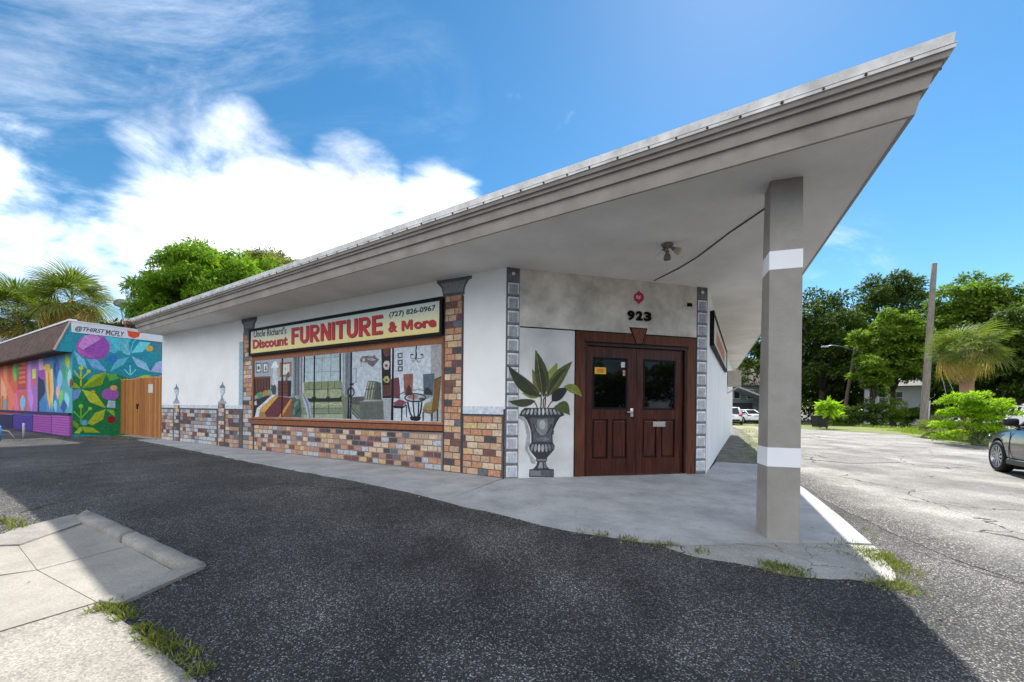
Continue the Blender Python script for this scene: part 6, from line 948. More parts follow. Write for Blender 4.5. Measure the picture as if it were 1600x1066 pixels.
for nm, c, l, P in [
  ('painted_field', 'C85A3C', 1, [(12.596,3.366),(6.821,3.269),(6.713,0.756),(12.460,0.628)]), ('painted_field', '9A6AB0', 1, [(6.821,3.269),(4.012,3.248),(3.915,0.798),(6.713,0.756)]), ('painted_field', '4A86B4', 1, [(4.012,3.248),(1.334,3.199),(1.248,0.827),(3.915,0.798)]), ('painted_field', '4FA0A8', 1, [(1.334,3.199),(0.035,3.190),(-0.048,0.837),(1.248,0.827)]),
  ('painted_strip', 'E08248', 3, [(11.794,3.293),(11.024,3.290),(10.727,2.091),(11.136,1.825),(11.580,2.108)]), ('painted_strip', 'B8452E', 3, [(10.723,3.275),(9.707,3.259),(9.863,2.339),(10.381,2.286)]), ('painted_leaf', '5FBF3A', 4, [(8.960,3.319),(9.384,3.161),(9.569,2.988),(9.584,2.806),(9.466,2.618),(9.261,2.428),(9.020,2.239),(8.762,2.411),(8.545,2.582),(8.413,2.754),(8.408,2.932),(8.565,3.118)]), ('painted_leaf', '3E8A4A', 5, [(8.738,3.211),(8.870,3.066),(8.916,2.917),(8.902,2.766),(8.840,2.613),(8.749,2.460),(8.644,2.307),(8.571,2.455),(8.511,2.603),(8.482,2.751),(8.500,2.901),(8.576,3.054)]),
  ('painted_panel', 'A83A3C', 3, [(8.464,3.070),(6.934,3.060),(6.878,1.771),(8.671,1.730)]), ('painted_slat', 'D86A4A', 4, [(8.328,2.968),(7.052,2.955),(7.047,2.832),(8.322,2.847)]), ('painted_slat', 'D86A4A', 4, [(8.318,2.744),(7.043,2.733),(7.037,2.610),(8.312,2.617)]), ('painted_slat', 'D86A4A', 4, [(8.307,2.515),(7.033,2.511),(7.028,2.388),(8.302,2.387)]), ('painted_slat', 'D86A4A', 4, [(8.297,2.285),(7.023,2.289),(7.018,2.166),(8.291,2.158)]), ('painted_ledge', 'C25A86', 4, [(8.812,1.860),(6.761,1.879),(6.756,1.757),(8.806,1.718)]), ('painted_flower', 'D98A2E', 4, [(6.886,3.089),(6.996,3.029),(7.292,3.002),(7.667,3.020),(7.977,3.075),(8.100,3.148),(7.983,3.209),(7.676,3.234),(7.301,3.215),(7.002,3.159)]),
  ('painted_figure', 'D8735A', 4, [(10.680,2.360),(9.499,1.804),(8.985,1.474),(9.569,0.885),(10.601,0.705),(10.340,1.413),(11.014,1.824)]), ('painted_figure', 'E8A07A', 4, [(12.239,2.682),(11.271,2.102),(10.654,1.819),(11.231,1.278),(11.825,0.722),(12.241,1.418)]), ('painted_leaf', 'E0A23A', 4, [(11.873,1.696),(12.125,1.533),(12.213,1.369),(12.187,1.205),(12.071,1.043),(11.898,0.882),(11.700,0.724),(11.561,0.888),(11.448,1.051),(11.393,1.212),(11.424,1.373),(11.567,1.533)]), ('painted_leaf', '4BA3B0', 5, [(11.303,1.484),(11.517,1.351),(11.597,1.217),(11.583,1.083),(11.495,0.951),(11.359,0.819),(11.203,0.689),(11.081,0.824),(10.981,0.957),(10.928,1.089),(10.947,1.221),(11.058,1.352)]), ('painted_leaf', '6FB3D6', 5, [(7.493,1.623),(7.848,1.486),(8.001,1.346),(8.012,1.204),(7.911,1.062),(7.737,0.921),(7.532,0.781),(7.318,0.923),(7.136,1.062),(7.027,1.201),(7.025,1.339),(7.159,1.479)]), ('painted_strip', 'D46A98', 3, [(9.496,1.739),(8.670,1.697),(8.097,0.736),(9.170,0.720)]),
  ('painted_strip', 'C07FC8', 3, [(6.698,3.232),(5.987,3.224),(6.052,2.000),(5.566,1.399),(5.885,0.804),(6.500,1.402)]), ('painted_patch', 'C9D23A', 5, [(5.829,2.769),(5.240,2.769),(5.222,2.335),(5.764,2.327)]), ('painted_patch', 'D0605A', 5, [(5.810,2.322),(5.266,2.319),(5.297,1.985),(5.704,1.981)]), ('painted_strip', 'E2A6CF', 3, [(4.861,3.222),(4.115,3.220),(3.990,2.694),(4.622,2.662)]),
  ('painted_doorway', '1E2040', 5, [(4.883,2.673),(3.983,2.524),(3.644,1.729),(4.147,1.395),(4.546,0.788),(4.849,0.784)]), ('painted_door_light', '9A3F9E', 6, [(4.839,2.671),(3.782,2.640),(3.661,2.177),(4.394,2.310),(4.830,2.439)]), ('painted_door_blue', '2F78B0', 6, [(4.546,0.788),(4.566,1.282),(3.945,1.564),(3.525,1.282),(3.607,0.802)]), ('painted_hood', 'E2B13A', 6, [(4.199,2.702),(3.588,2.889),(3.030,2.874),(2.902,2.594)]), ('painted_curtain', 'E8B35A', 6, [(3.679,2.625),(2.903,2.616),(2.539,2.148),(2.629,1.500),(2.918,0.982),(3.333,1.504),(3.560,2.174)]), ('painted_curtain_fold', 'C97A3C', 7, [(3.254,2.553),(3.096,2.547),(2.873,1.829),(3.012,1.392),(3.186,1.834)]), ('painted_strip', 'F0D08A', 5, [(2.885,2.648),(2.597,2.658),(2.409,1.714),(2.627,0.958),(2.791,1.718)]),
  ('painted_leaf', '2C5F9E', 3, [(2.051,3.093),(2.330,2.949),(2.448,2.793),(2.451,2.632),(2.365,2.467),(2.220,2.300),(2.052,2.135),(1.884,2.289),(1.744,2.442),(1.661,2.597),(1.664,2.755),(1.777,2.919)]), ('painted_leaf', '79B8DA', 3, [(1.560,2.594),(1.813,2.456),(1.923,2.311),(1.932,2.161),(1.863,2.008),(1.742,1.855),(1.599,1.703),(1.445,1.848),(1.314,1.992),(1.235,2.137),(1.231,2.284),(1.325,2.435)]), ('painted_leaf', 'E3A9A0', 5, [(1.826,1.970),(1.997,1.877),(2.066,1.780),(2.065,1.683),(2.007,1.584),(1.913,1.486),(1.804,1.389),(1.703,1.485),(1.618,1.581),(1.569,1.677),(1.575,1.773),(1.650,1.870)]), ('painted_leaf', '6FBF6A', 4, [(1.318,1.804),(1.549,1.689),(1.661,1.570),(1.689,1.447),(1.650,1.323),(1.569,1.199),(1.469,1.074),(1.319,1.194),(1.190,1.313),(1.104,1.432),(1.082,1.553),(1.141,1.676)]), ('painted_leaf', '2E4F9A', 3, [(1.093,1.387),(1.377,1.292),(1.487,1.198),(1.475,1.106),(1.368,1.016),(1.199,0.927),(1.004,0.841),(0.842,0.936),(0.707,1.029),(0.634,1.121),(0.651,1.210),(0.786,1.299)]), ('painted_leaf', '8AC9DE', 4, [(0.761,1.692),(0.906,1.581),(0.932,1.475),(0.873,1.371),(0.750,1.272),(0.585,1.176),(0.403,1.082),(0.340,1.189),(0.296,1.295),(0.294,1.399),(0.355,1.500),(0.498,1.598)]), ('painted_leaf', 'B8CC3A', 4, [(0.710,3.120),(0.863,3.028),(0.901,2.932),(0.860,2.836),(0.757,2.740),(0.614,2.644),(0.455,2.548),(0.381,2.642),(0.325,2.736),(0.309,2.830),(0.353,2.924),(0.475,3.021)]), ('painted_leaf', '3A9A58', 4, [(1.144,2.784),(1.289,2.674),(1.330,2.561),(1.299,2.447),(1.211,2.333),(1.086,2.219),(0.947,2.106),(0.873,2.218),(0.816,2.329),(0.795,2.440),(0.830,2.552),(0.935,2.666)]), ('painted_leaf', '7A2F3A', 5, [(0.113,2.184),(0.239,2.122),(0.293,2.057),(0.298,1.990),(0.263,1.922),(0.203,1.853),(0.132,1.784),(0.055,1.849),(-0.011,1.914),(-0.051,1.979),(-0.053,2.045),(-0.005,2.113)]), ('painted_leaf', '9AD0C0', 4, [(0.289,2.542),(0.460,2.441),(0.539,2.335),(0.554,2.226),(0.518,2.114),(0.449,2.002),(0.365,1.889),(0.257,1.995),(0.164,2.100),(0.104,2.206),(0.093,2.314),(0.146,2.425)]), ('painted_strip', '3C6FA8', 3, [(2.523,3.217),(2.148,3.216),(2.152,0.856),(2.452,0.852)]), ('painted_leaf', '7FC3D0', 4, [(2.209,1.390),(2.352,1.298),(2.400,1.207),(2.379,1.118),(2.306,1.029),(2.199,0.943),(2.078,0.857),(2.001,0.948),(1.939,1.039),(1.911,1.128),(1.934,1.216),(2.024,1.304)])]:
    mpaint(FN, nm, c, l, P)
for hexs, P in (('25234A', [(13.793,0.491),(9.167,0.642),(9.113,-0.541),(13.726,-0.816)]), ('4A3494', [(9.029,0.644),(5.334,0.706),(5.292,-0.302),(8.976,-0.534)]), ('9A4A9E', [(5.244,0.696),(2.372,0.745),(2.340,-0.103),(5.203,-0.286)]), ('A455A8', [(2.297,0.747),(-0.034,0.777),(-0.060,0.031),(2.265,-0.100)])):
    s0_, s1_, z0_, z1_ = box_of(P); z0_ = 0.0; dd = FN.boxo('louvred_panel', paint(hexs, 0.8), mb, s0_, s1_, z0_, z1_, 0.0, 0.05)
    for k in range(8):
        zz = z0_ + (k + 0.15) * (z1_ - z0_) / 8; o = FN.boxo('slat', paint(hexs, 1.1), dd, s0_ + 0.03, s1_ - 0.03, zz, zz + (z1_ - z0_) / 8 * 0.6, 0.05, 0.075); _fix(o, dd)
FN.boxo('panel_ledge', paint('2A2150', 1.0), mb, 0.0, 15.5, box_of([(2.297,0.747),(-0.034,0.777)])[3] + 0.005, box_of([(2.301,0.854),(-0.030,0.876)])[3], 0.0, 0.09)

# wooden gate between the two buildings
gate = thing('wooden_gate', 'orange stained board gate between the mural building and the white shop', 'gate', FF.p(16.5, 0))
rg = random.Random(3); GW = 2.25; M_GW = [pmat('gate_board_%d' % i, c, 0.7, 0.25, 4, 0.2, 30, col2=c2, stretch=(8, 8, 0.6)) for i, (c, c2) in enumerate((((0.42, 0.16, 0.035), (0.5, 0.2, 0.05)), ((0.33, 0.12, 0.026), (0.42, 0.16, 0.04)), ((0.47, 0.19, 0.05), (0.56, 0.24, 0.065))))]
x = 14.29
while x < 18.7:
    w = 0.15
    if abs(x - 16.55) < 0.08: x += 0.025
    z1 = GW + rg.uniform(-0.02, 0.02) - (0.02 if x > 16.6 else 0); bm = bmesh.new()
    FF.prism(bm, [(x, 0.04), (x + w, 0.04), (x + w, z1 - 0.03), (x + w - 0.035, z1), (x + 0.035, z1), (x, z1 - 0.03)], -0.055 + rg.uniform(-0.003, 0.003), -0.03); obj('board', bm, rg.choice(M_GW), gate); x += w + 0.022
for z in (0.35, 1.1, 1.95):
    FF.boxo('rail', M_GW[1], gate, 14.3, 16.5, z, z + 0.09, -0.10, -0.058); FF.boxo('rail', M_GW[1], gate, 16.6, 18.7, z, z + 0.09, -0.10, -0.058)
bm = bmesh.new(); tube(bm, [FF.p(18.82, 0, -0.05), FF.p(18.82, GW + 0.05, -0.05)], 0.045, 10); obj('steel_post', bm, pmat('galvanised_post', (0.4, 0.39, 0.37), 0.5, 0.2, 10, metal=0.5), gate)
FF.boxo('end_post', M_GW[1], gate, 18.9, 19.06, 0, GW + 0.02, -0.14, -0.02)
bm = bmesh.new(); FF.box(bm, 16.42, 16.62, 1.18, 1.24, -0.03, -0.01); FF.box(bm, 16.48, 16.56, 1.05, 1.18, -0.03, 0.0, 0.01); obj('latch', bm, M_BLACK, gate)
nt_ = tag(FF.boxo('paper_notice', pmat('weathered_paper', (0.62, 0.6, 0.55), 0.7, 0.06, 8), None, 15.12, 15.52, 1.66, 1.98, -0.03, -0.026), 'small white notice pinned on the wooden gate', 'notice')

# pipes at the foot of the mural wall
def pipe(name, label, pts, r, mat, cat):
    bm = bmesh.new(); tube(bm, pts, r, 10); return tag(obj(name, bm, mat, None, True), label, cat)
pw_ = Vector([(-17.798,14.600,-0.031)][0]); pw_.z = 0
pipe('standpipe', 'short white standpipe in front of the purple louvres', [pw_ - Vector((0, 0, .05)), pw_ + Vector((0, 0, 0.42)), pw_ + Vector((0, 0, 0.43)), pw_ + Vector((0, 0, 0.5))], 0.035, pmat('white_pipe', (0.6, 0.58, 0.55), 0.5), 'pipe')
pb_ = Vector([(-17.061,13.200,-0.050)][0]); pb_.z = 0
pipe('blue_pipe_loop', 'bright blue bent pipe standing at the left edge', [pb_ + Vector((-0.35, 0.1, -.05)), pb_ + Vector((-0.35, 0.1, 0.45)), pb_ + Vector((-0.3, 0.1, 0.5)), pb_ + Vector((0.12, 0, 0.5)), pb_ + Vector((0.17, 0, 0.45)), pb_ + Vector((0.17, 0, -.05))], 0.035, pmat('blue_pipe', (0.03, 0.14, 0.42), 0.4), 'pipe')
pg_ = Vector([(-17.867,14.300,0.035)][0]); pg_.z = 0
pipe('bent_conduit', 'thin grey conduit leaning by the purple louvres', [pg_ + Vector((-0.35, 0, 0.25)), pg_ + Vector((-0.1, 0, 0.22)), pg_ + Vector((0.12, 0, -0.03))], 0.02, pmat('grey_conduit', (0.35, 0.33, 0.3), 0.5), 'pipe')

# grey roofed house with a satellite dish far behind
gh = thing('grey_roofed_house', 'pale grey roof of a house behind the mural building', 'house', (-34, 34, 0))
def gable_house(root, o, u, L, Wd, zw, zr, mw, mr_, over=0.4):
    u = Vector(u).normalized(); v = Vector((-u.y, u.x)); o = Vector(o)
    P = lambda a, b, z: Vector((*(o + u * a + v * b), z))
    bm = bmesh.new(); q = [bm.verts.new(P(a, b, z)) for a in (0, L) for b, z in ((0, 0), (Wd, 0), (Wd, zw), (Wd / 2, zr - 0.1), (0, zw))]
    for i in range(5): bm.faces.new((q[i], q[(i + 1) % 5], q[5 + (i + 1) % 5], q[5 + i]))
    bm.faces.new(q[:5][::-1]); bm.faces.new(q[5:]); obj('walls', bm, mw, root)
    bm = bmesh.new(); sl_ = (zr - zw) / (Wd / 2)
    for s in (0, 1):
        b0, b1 = (-over, Wd / 2) if s == 0 else (Wd + over, Wd / 2)
        q = [bm.verts.new(P(a, b, z + t)) for t in (0.06, 0.16) for a, b, z in ((-over, b0, zw - sl_ * over), (L + over, b0, zw - sl_ * over), (L + over, b1, zr), (-over, b1, zr))]
        bm.faces.new(q[:4]); bm.faces.new(q[4:][::-1])
        for i in range(4): bm.faces.new((q[i], q[(i + 1) % 4], q[4 + (i + 1) % 4], q[4 + i]))
    obj('roof', bm, mr_, root)
    return P
_g = [(-29.304,26.000,0.862),(-24.316,26.000,0.916)]
gable_house(gh, (_g[0][0], 27), (1, 0.15), 6.2, 6, 5.3, 7.5, pmat('cream_siding', (0.5, 0.5, 0.48), 0.7), pmat('pale_grey_shingle', (0.36, 0.36, 0.37), 0.8, 0.12, 5))
dpos = Vector([(-26.940,27.500,8.141)][0])
dish = thing('satellite_dish', 'small grey satellite dish on a mast beside the palm', 'satellite dish', dpos)
bm = bmesh.new(); lathe(bm, [(0.02, 0.0), (0.2, 0.03), (0.36, 0.1), (0.37, 0.11), (0.2, 0.05), (0.02, 0.02)], 18, Matrix.Translation(dpos) @ Matrix.Rotation(R_(60), 4, 'X') @ Matrix.Rotation(R_(20), 4, 'Y')); obj('reflector', bm, pmat('dish_grey', (0.3, 0.3, 0.32), 0.5), dish, True)
bm = bmesh.new(); tube(bm, [dpos + Vector((0, 0.05, 0)), dpos + Vector((0, 0.05, -0.5)), dpos + Vector((0.1, 0.2, -1.6))], 0.04, 8); obj('mast', bm, M_STEEL, dish); bm = bmesh.new(); tube(bm, [dpos + Vector((0, 0, -0.3)), dpos + Vector((0.05, -0.5, 0.0))], 0.025, 6); obj('feed_arm', bm, M_STEEL, dish)

# ---------------------------------------------------------------- vegetation
def leaf_cloud(name, P, A, Nn, Ls, Wr, mat, parent):
    """one diamond shaped leaf per row: P base, A axis, Nn rough normal, Ls length, Wr width ratio"""
    A = A / np.linalg.norm(A, axis=1, keepdims=True); Bv = np.cross(A, Nn); Bv /= (np.linalg.norm(Bv, axis=1, keepdims=True) + 1e-9)
    Nv = np.cross(Bv, A); Ls = Ls[:, None]
    V = np.stack([P, P + A * Ls * .5 + Bv * Ls * Wr * .5 - Nv * Ls * .04, P + A * Ls - Nv * Ls * .10, P + A * Ls * .5 - Bv * Ls * Wr * .5 - Nv * Ls * .04], 1).reshape(-1, 3)
    F = np.arange(len(V)).reshape(-1, 4)
    return npmesh(name, V, F, mat, parent)
def clump_leaves(rs, centres, radii, n_per, L, droop, flat=0.75, shell=0.55):
    P = []; A = []; Nn = []; S_ = []
    for c, r in zip(centres, radii):
        n = int(n_per * (r / np.mean(radii)) ** 2) + 4
        d = rs.normal(size=(n, 3)); d /= np.linalg.norm(d, axis=1, keepdims=True); d[:, 2] = np.where(d[:, 2] < -0.3, -d[:, 2] * .6, d[:, 2])
        rad = r * (shell + (1 - shell) * rs.random(n) ** .5)
        p = c + d * rad[:, None] * np.array([1, 1, flat])
        a = d * .8 + rs.normal(size=(n, 3)) * .55; a[:, 2] -= droop
        P.append(p); A.append(a); Nn.append(d + rs.normal(size=(n, 3)) * .4 + np.array([0, 0, .6])); S_.append(L * (0.65 + .7 * rs.random(n)))
    return np.concatenate(P), np.concatenate(A), np.concatenate(Nn), np.concatenate(S_)
def tree(name, label, base, height, crown_c, crown_r, K, n_per, L, mat, bark, seed, clump=0.3, droop=0.4, trunk_r=0.25, group=None, wr=0.42, low=-0.75, cat='tree', limbs=9, lean=(0, 0), lumpy=.30):
    rs = np.random.default_rng(seed); t = thing(name, label, cat, (base[0], base[1], base[2]), group)
    cc = np.array(crown_c, float); cr = np.array(crown_r, float); cen = []; rad = []
    while len(cen) < K:
        d = rs.normal(size=3); d /= np.linalg.norm(d)
        if d[2] < low: continue
        q = (0.35 + 0.65 * rs.random() ** .45) if rs.random() < .85 else rs.random()
        lump = 1 + lumpy * math.sin(3.1 * d[0] * 2 + seed) * math.cos(2.3 * d[1] * 2 + seed * 1.7) + rs.normal() * lumpy * .25
        r = cr.min() * clump * (0.7 + .6 * rs.random()); cen.append(cc + d * (cr - r * .55) * q * lump); rad.append(r)
    P, A, Nn, S_ = clump_leaves(rs, cen, rad, n_per, L, droop)
    leaf_cloud('crown', P, A, Nn, S_, wr, mat, t)
    bm = bmesh.new(); b = Vector(base); top = Vector(cc) - Vector((0, 0, cr[2] * .25)); fork = b.lerp(top, 0.55) + Vector((lean[0], lean[1], 0))
    tube(bm, [b - Vector((0, 0, .2)), b + Vector((0, 0, .25)), b.lerp(fork, .5), fork, top], [trunk_r * 1.5, trunk_r * 1.05, trunk_r * .9, trunk_r * .75, trunk_r * .35], 10)
    for i in rs.permutation(len(cen))[:limbs]:
        e = Vector(cen[i]); m = fork.lerp(e, .5) + Vector((0, 0, .08 * (e - fork).length)); tube(bm, [fork - Vector((0, 0, trunk_r)), m, e], [trunk_r * .5, trunk_r * .3, trunk_r * .1], 7)
    obj('trunk', bm, bark, t, True)
    return t
M_BARK = pmat('grey_bark', (0.10, 0.082, 0.065), 0.95, 0.4, 6, 0.8, 30, stretch=(3, 3, 0.7)); M_BARKD = pmat('dark_bark', (0.05, 0.04, 0.032), 0.95, 0.4, 6, 0.8, 30, stretch=(3, 3, 0.7))
LF_MANGO = leafmat('mango_leaves', [(0.07, 0.15, 0.014), (0.13, 0.23, 0.018), (0.20, 0.30, 0.022), (0.09, 0.18, 0.016)], .45)
LF_MANGO2 = leafmat('flushed_mango_leaves', [(0.07, 0.13, 0.015), (0.16, 0.20, 0.03), (0.24, 0.20, 0.05), (0.10, 0.15, 0.02)], .3)
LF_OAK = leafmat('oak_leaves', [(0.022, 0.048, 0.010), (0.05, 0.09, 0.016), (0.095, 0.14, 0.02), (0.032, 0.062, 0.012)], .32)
LF_OAKB = leafmat('light_green_oak_leaves', [(0.055, 0.105, 0.012), (0.11, 0.18, 0.02), (0.18, 0.255, 0.028), (0.075, 0.13, 0.015)], .42)  # a lighter, yellower green than the oak leaves above
LF_LIME = leafmat('yellow_green_leaves', [(0.13, 0.24, 0.012), (0.21, 0.34, 0.018), (0.30, 0.43, 0.02), (0.16, 0.28, 0.016)], .45)
LF_PALM = leafmat('palm_leaflets', [(0.06, 0.10, 0.02), (0.11, 0.15, 0.028), (0.19, 0.20, 0.06), (0.08, 0.12, 0.022)], .38)
LF_DEAD = leafmat('dead_palm_leaflets', [(0.36, 0.26, 0.07), (0.50, 0.37, 0.12), (0.30, 0.19, 0.06), (0.55, 0.46, 0.2)], .4)
LF_GRASS = leafmat('grass_blades', [(0.09, 0.16, 0.014), (0.16, 0.24, 0.02), (0.26, 0.29, 0.05), (0.12, 0.20, 0.018)], .35)
LF_WEED = leafmat('weed_blades', [(0.07, 0.11, 0.016), (0.12, 0.16, 0.022), (0.24, 0.22, 0.07), (0.10, 0.13, 0.02)], .3)
# left: mango behind the shop, dark hedge under it
_c = Vector([(-17.267,24.000,8.208)][0])
tree('mango_tree', 'big rounded light green tree rising behind the left end of the shop roof', (_c.x, _c.y, 0), 9, (_c.x, _c.y, _c.z - 1.35), (4.5, 4.2, 3.9), 260, 430, 0.24, LF_MANGO, M_BARK, 11, .2, 0.75, .3, wr=.3, lumpy=.07)
_c = Vector([(-15.975,26.000,9.985)][0])
tree('flushed_mango_tree', 'tree with yellow and rusty new leaves behind the shop roof, right of the rounded one', (_c.x, _c.y, 0), 9, (_c.x - .1, _c.y + 1, _c.z - 1.5), (3.2, 3.0, 3.3), 150, 420, 0.23, LF_MANGO2, M_BARK, 14, .23, 0.7, .25, wr=.3, lumpy=.08)
_c = Vector([(-20.157,21.500,5.605)][0])
tree('dark_shrub', 'low dark green shrub under the rounded tree by the roof corner', (_c.x, _c.y, 0), 6, (_c.x, _c.y, _c.z - 1.2), (1.7, 1.5, 1.7), 50, 200, 0.22, LF_OAK, M_BARKD, 17, .3, .6, .12, wr=.35, cat='shrub')

# fan palms: every frond a part, sharing two meshes
def frond_mesh(name, n, R, pet, spread, droop, seed, fold=.25):
    rr = random.Random(seed); bm = bmesh.new()
    bmv = bm.verts.new; w = 0.018
    a = [bmv((0, -w, 0)), bmv((0, w, 0)), bmv((pet, w * .7, 0.03)), bmv((pet, -w * .7, 0.03))]; bm.faces.new(a)
    for i in range(n):
        t = -1 + 2 * i / (n - 1); an = t * spread; r = R * (1 - .28 * t * t) * rr.uniform(.88, 1.05); dx, dy = math.cos(an), math.sin(an); hw = .5 * R * spread / n * 1.1
        prev = None
        for k, u in enumerate((0.05, .45, .75, 1.0)):
            wd = hw * (u * 1.15 if u < .5 else (.62 if u < .9 else .06)); z = .03 + fold * abs(t) * u * R * .4 - droop * (u ** 2.4) * r * (1 + .3 * rr.random()) + .02 * (i % 2)
            x, y = pet + dx * r * u * (1 - .12 * droop * u), dy * r * u
            cur = [bmv((x - dy * wd, y + dx * wd, z)), bmv((x + dy * wd, y - dx * wd, z))]
            if prev: bm.faces.new((prev[0], prev[1], cur[1], cur[0]))
            prev = cur
    me = bpy.data.meshes.new(name); bm.to_mesh(me); bm.free(); return me
FROND = [frond_mesh('frond_blade', 30, .95, .75, 1.9, .16, 1), frond_mesh('frond_blade_droopy', 30, 1.0, .7, 2.0, .38, 2, .15)]
DEADF = frond_mesh('dead_frond_blade', 26, .9, .6, 1.3, .9, 3, .05)
for m_ in FROND: m_.materials.append(LF_PALM)
DEADF.materials.append(LF_DEAD)
def palm(name, label, base, top, R, n, dead, seed, trunk_r=.16, group=None, up=85):
    rr = random.Random(seed); t = thing(name, label, 'palm', base, group); top = Vector(top); base = Vector(base)
    bm = bmesh.new(); N_ = 14
    tube(bm, [base.lerp(top, i / N_) + Vector((0, 0, -.1 if i == 0 else 0)) for i in range(N_ + 1)], [trunk_r * (1.25 if i == 0 else 1) * (1 + .06 * (i % 2)) for i in range(N_ + 1)], 12); obj('trunk', bm, pmat('palm_trunk', (0.27, 0.17, 0.10), .9, .35, 5, .8, 25, stretch=(2, 2, 5)), t, True)
    for i in range(n + dead):
        dd = i >= n; me = DEADF if dd else rr.choice(FROND)
        o = bpy.data.objects.new('dead_frond' if dd else 'frond', me); C.objects.link(o); o.parent = t
        az = i * 2.399 + rr.uniform(-.2, .2); el = R_(rr.uniform(-70, -12)) if dd else R_(up - (up + 35) * ((i + .5) / n) ** .8 + rr.uniform(-8, 8))
        s = R / 1.65 * rr.uniform(.85, 1.1)
        M = Matrix.Rotation(az, 4, 'Z') @ Matrix.Rotation(-el, 4, 'Y') @ Matrix.Rotation(rr.uniform(-.5, .5), 4, 'X') @ Matrix.Scale(s, 4)
        o.matrix_basis = Matrix.Translation(top - base + Vector((0, 0, rr.uniform(-.15, .12)))) @ M
    return t
_p = [Vector([(-33.435,27.000,7.206)][0]), Vector([(-28.673,26.000,7.936)][0]), Vector([(-32.300,24.000,7.355)][0]), Vector([(-34.007,29.000,7.300)][0])]
palm('fan_palm', 'bushy green fan palm at the left edge behind the mural building', (_p[0].x, _p[0].y, 0), _p[0], 2.9, 38, 4, 1)
palm('shaggy_fan_palm', 'fan palm with yellowed dead fronds hanging below its crown, behind the mural roof', (_p[1].x, _p[1].y, 0), _p[1], 2.6, 34, 40, 2)
palm('low_fan_palm', 'lower fan palm between the two palms, half hidden by the mural roof', (_p[3].x, _p[3].y, 0), _p[3] - Vector((0, 0, .6)), 2.5, 28, 8, 4)

# right: trees along the far side of the street
def rt(name, label, pxy, Y, rpx, rpy, K, n, L, mat, seed, **k):
    c = Vector(pxy); rx = rpx * Y / 625; rz = rpy * Y / 625
    return tree(name, label, (c.x, c.y, 0), 0, (c.x, c.y, c.z), (rx, rx * .9, rz), K, n, L, mat, M_BARKD, seed, group='trees across the side street', **k)
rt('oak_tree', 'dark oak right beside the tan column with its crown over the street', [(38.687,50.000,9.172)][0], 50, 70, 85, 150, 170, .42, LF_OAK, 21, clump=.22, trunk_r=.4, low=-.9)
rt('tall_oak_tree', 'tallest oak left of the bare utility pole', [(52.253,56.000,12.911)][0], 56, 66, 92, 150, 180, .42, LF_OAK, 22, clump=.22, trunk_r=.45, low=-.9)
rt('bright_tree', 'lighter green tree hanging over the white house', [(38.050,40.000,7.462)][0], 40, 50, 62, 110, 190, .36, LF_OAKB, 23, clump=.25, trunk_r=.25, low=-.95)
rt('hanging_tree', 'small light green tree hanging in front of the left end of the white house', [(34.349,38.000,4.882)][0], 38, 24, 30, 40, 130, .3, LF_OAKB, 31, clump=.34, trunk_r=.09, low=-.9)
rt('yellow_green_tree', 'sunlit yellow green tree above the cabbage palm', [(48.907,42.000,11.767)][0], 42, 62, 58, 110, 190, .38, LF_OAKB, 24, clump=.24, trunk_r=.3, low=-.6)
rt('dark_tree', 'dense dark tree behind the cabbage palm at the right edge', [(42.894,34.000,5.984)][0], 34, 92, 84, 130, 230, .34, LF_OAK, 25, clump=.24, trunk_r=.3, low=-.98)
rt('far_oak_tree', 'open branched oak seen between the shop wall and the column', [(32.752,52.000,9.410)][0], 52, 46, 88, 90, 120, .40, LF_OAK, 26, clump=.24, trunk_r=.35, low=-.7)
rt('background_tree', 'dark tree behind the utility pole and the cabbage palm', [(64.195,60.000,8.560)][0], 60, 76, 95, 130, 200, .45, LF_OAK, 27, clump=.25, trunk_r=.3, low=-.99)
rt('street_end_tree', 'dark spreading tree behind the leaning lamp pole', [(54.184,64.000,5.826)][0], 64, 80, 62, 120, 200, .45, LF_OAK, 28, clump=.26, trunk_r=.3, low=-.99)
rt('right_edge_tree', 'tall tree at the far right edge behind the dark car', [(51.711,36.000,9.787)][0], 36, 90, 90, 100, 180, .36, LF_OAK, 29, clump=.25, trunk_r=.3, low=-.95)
# the far wood behind all of them reads as one dark mass
def far_wood():
    rs = np.random.default_rng(77); cen = []; rad = []
    for a in np.linspace(R_(26), R_(60), 230):
        d = 74 + rs.normal() * 3; cen.append(np.array([math.sin(a) * d, math.cos(a) * d, .6 + 9.0 * rs.random()])); rad.append(2.2 + rs.random())
    P, A, Nn, S_ = clump_leaves(rs, cen, rad, 130, .6, .4)
    stuff(leaf_cloud('far_woodland', P, A, Nn, S_, .5, LF_OAK, None))
far_wood()
# hedge of shrubs along the foot of those trees
hedge_px = [(29.694,37.000,1.490),(31.470,37.000,1.391),(33.244,37.000,1.529),(35.021,37.000,1.252),(36.557,37.000,1.446),(38.212,37.000,1.582)]
for i, c in enumerate(hedge_px):
    tree('roadside_shrub', ['leafy shrub just right of the black bin', 'shrub at the foot of the leaning lamp pole', 'shrub in front of the white house, its left end', 'shrub under the middle window of the white house', 'shrub in front of the white house, its right end', 'dark shrub just behind the foot of the bare utility pole'][i], (c[0], c[1], 0), 0, (c[0], c[1], (.75, .9, 1.15, 1.25, .9, 1.1)[i]), (1.15, 1.0, (.85, 1.0, 1.3, 1.4, 1.0, 1.2)[i]), 30, 90, .2, (LF_OAKB, LF_OAK, LF_OAK, LF_OAKB, LF_OAK, LF_OAK)[i], M_BARKD, 40 + i, .35, .3, .05, 'roadside shrubs', cat='shrub', low=-.9, limbs=4)
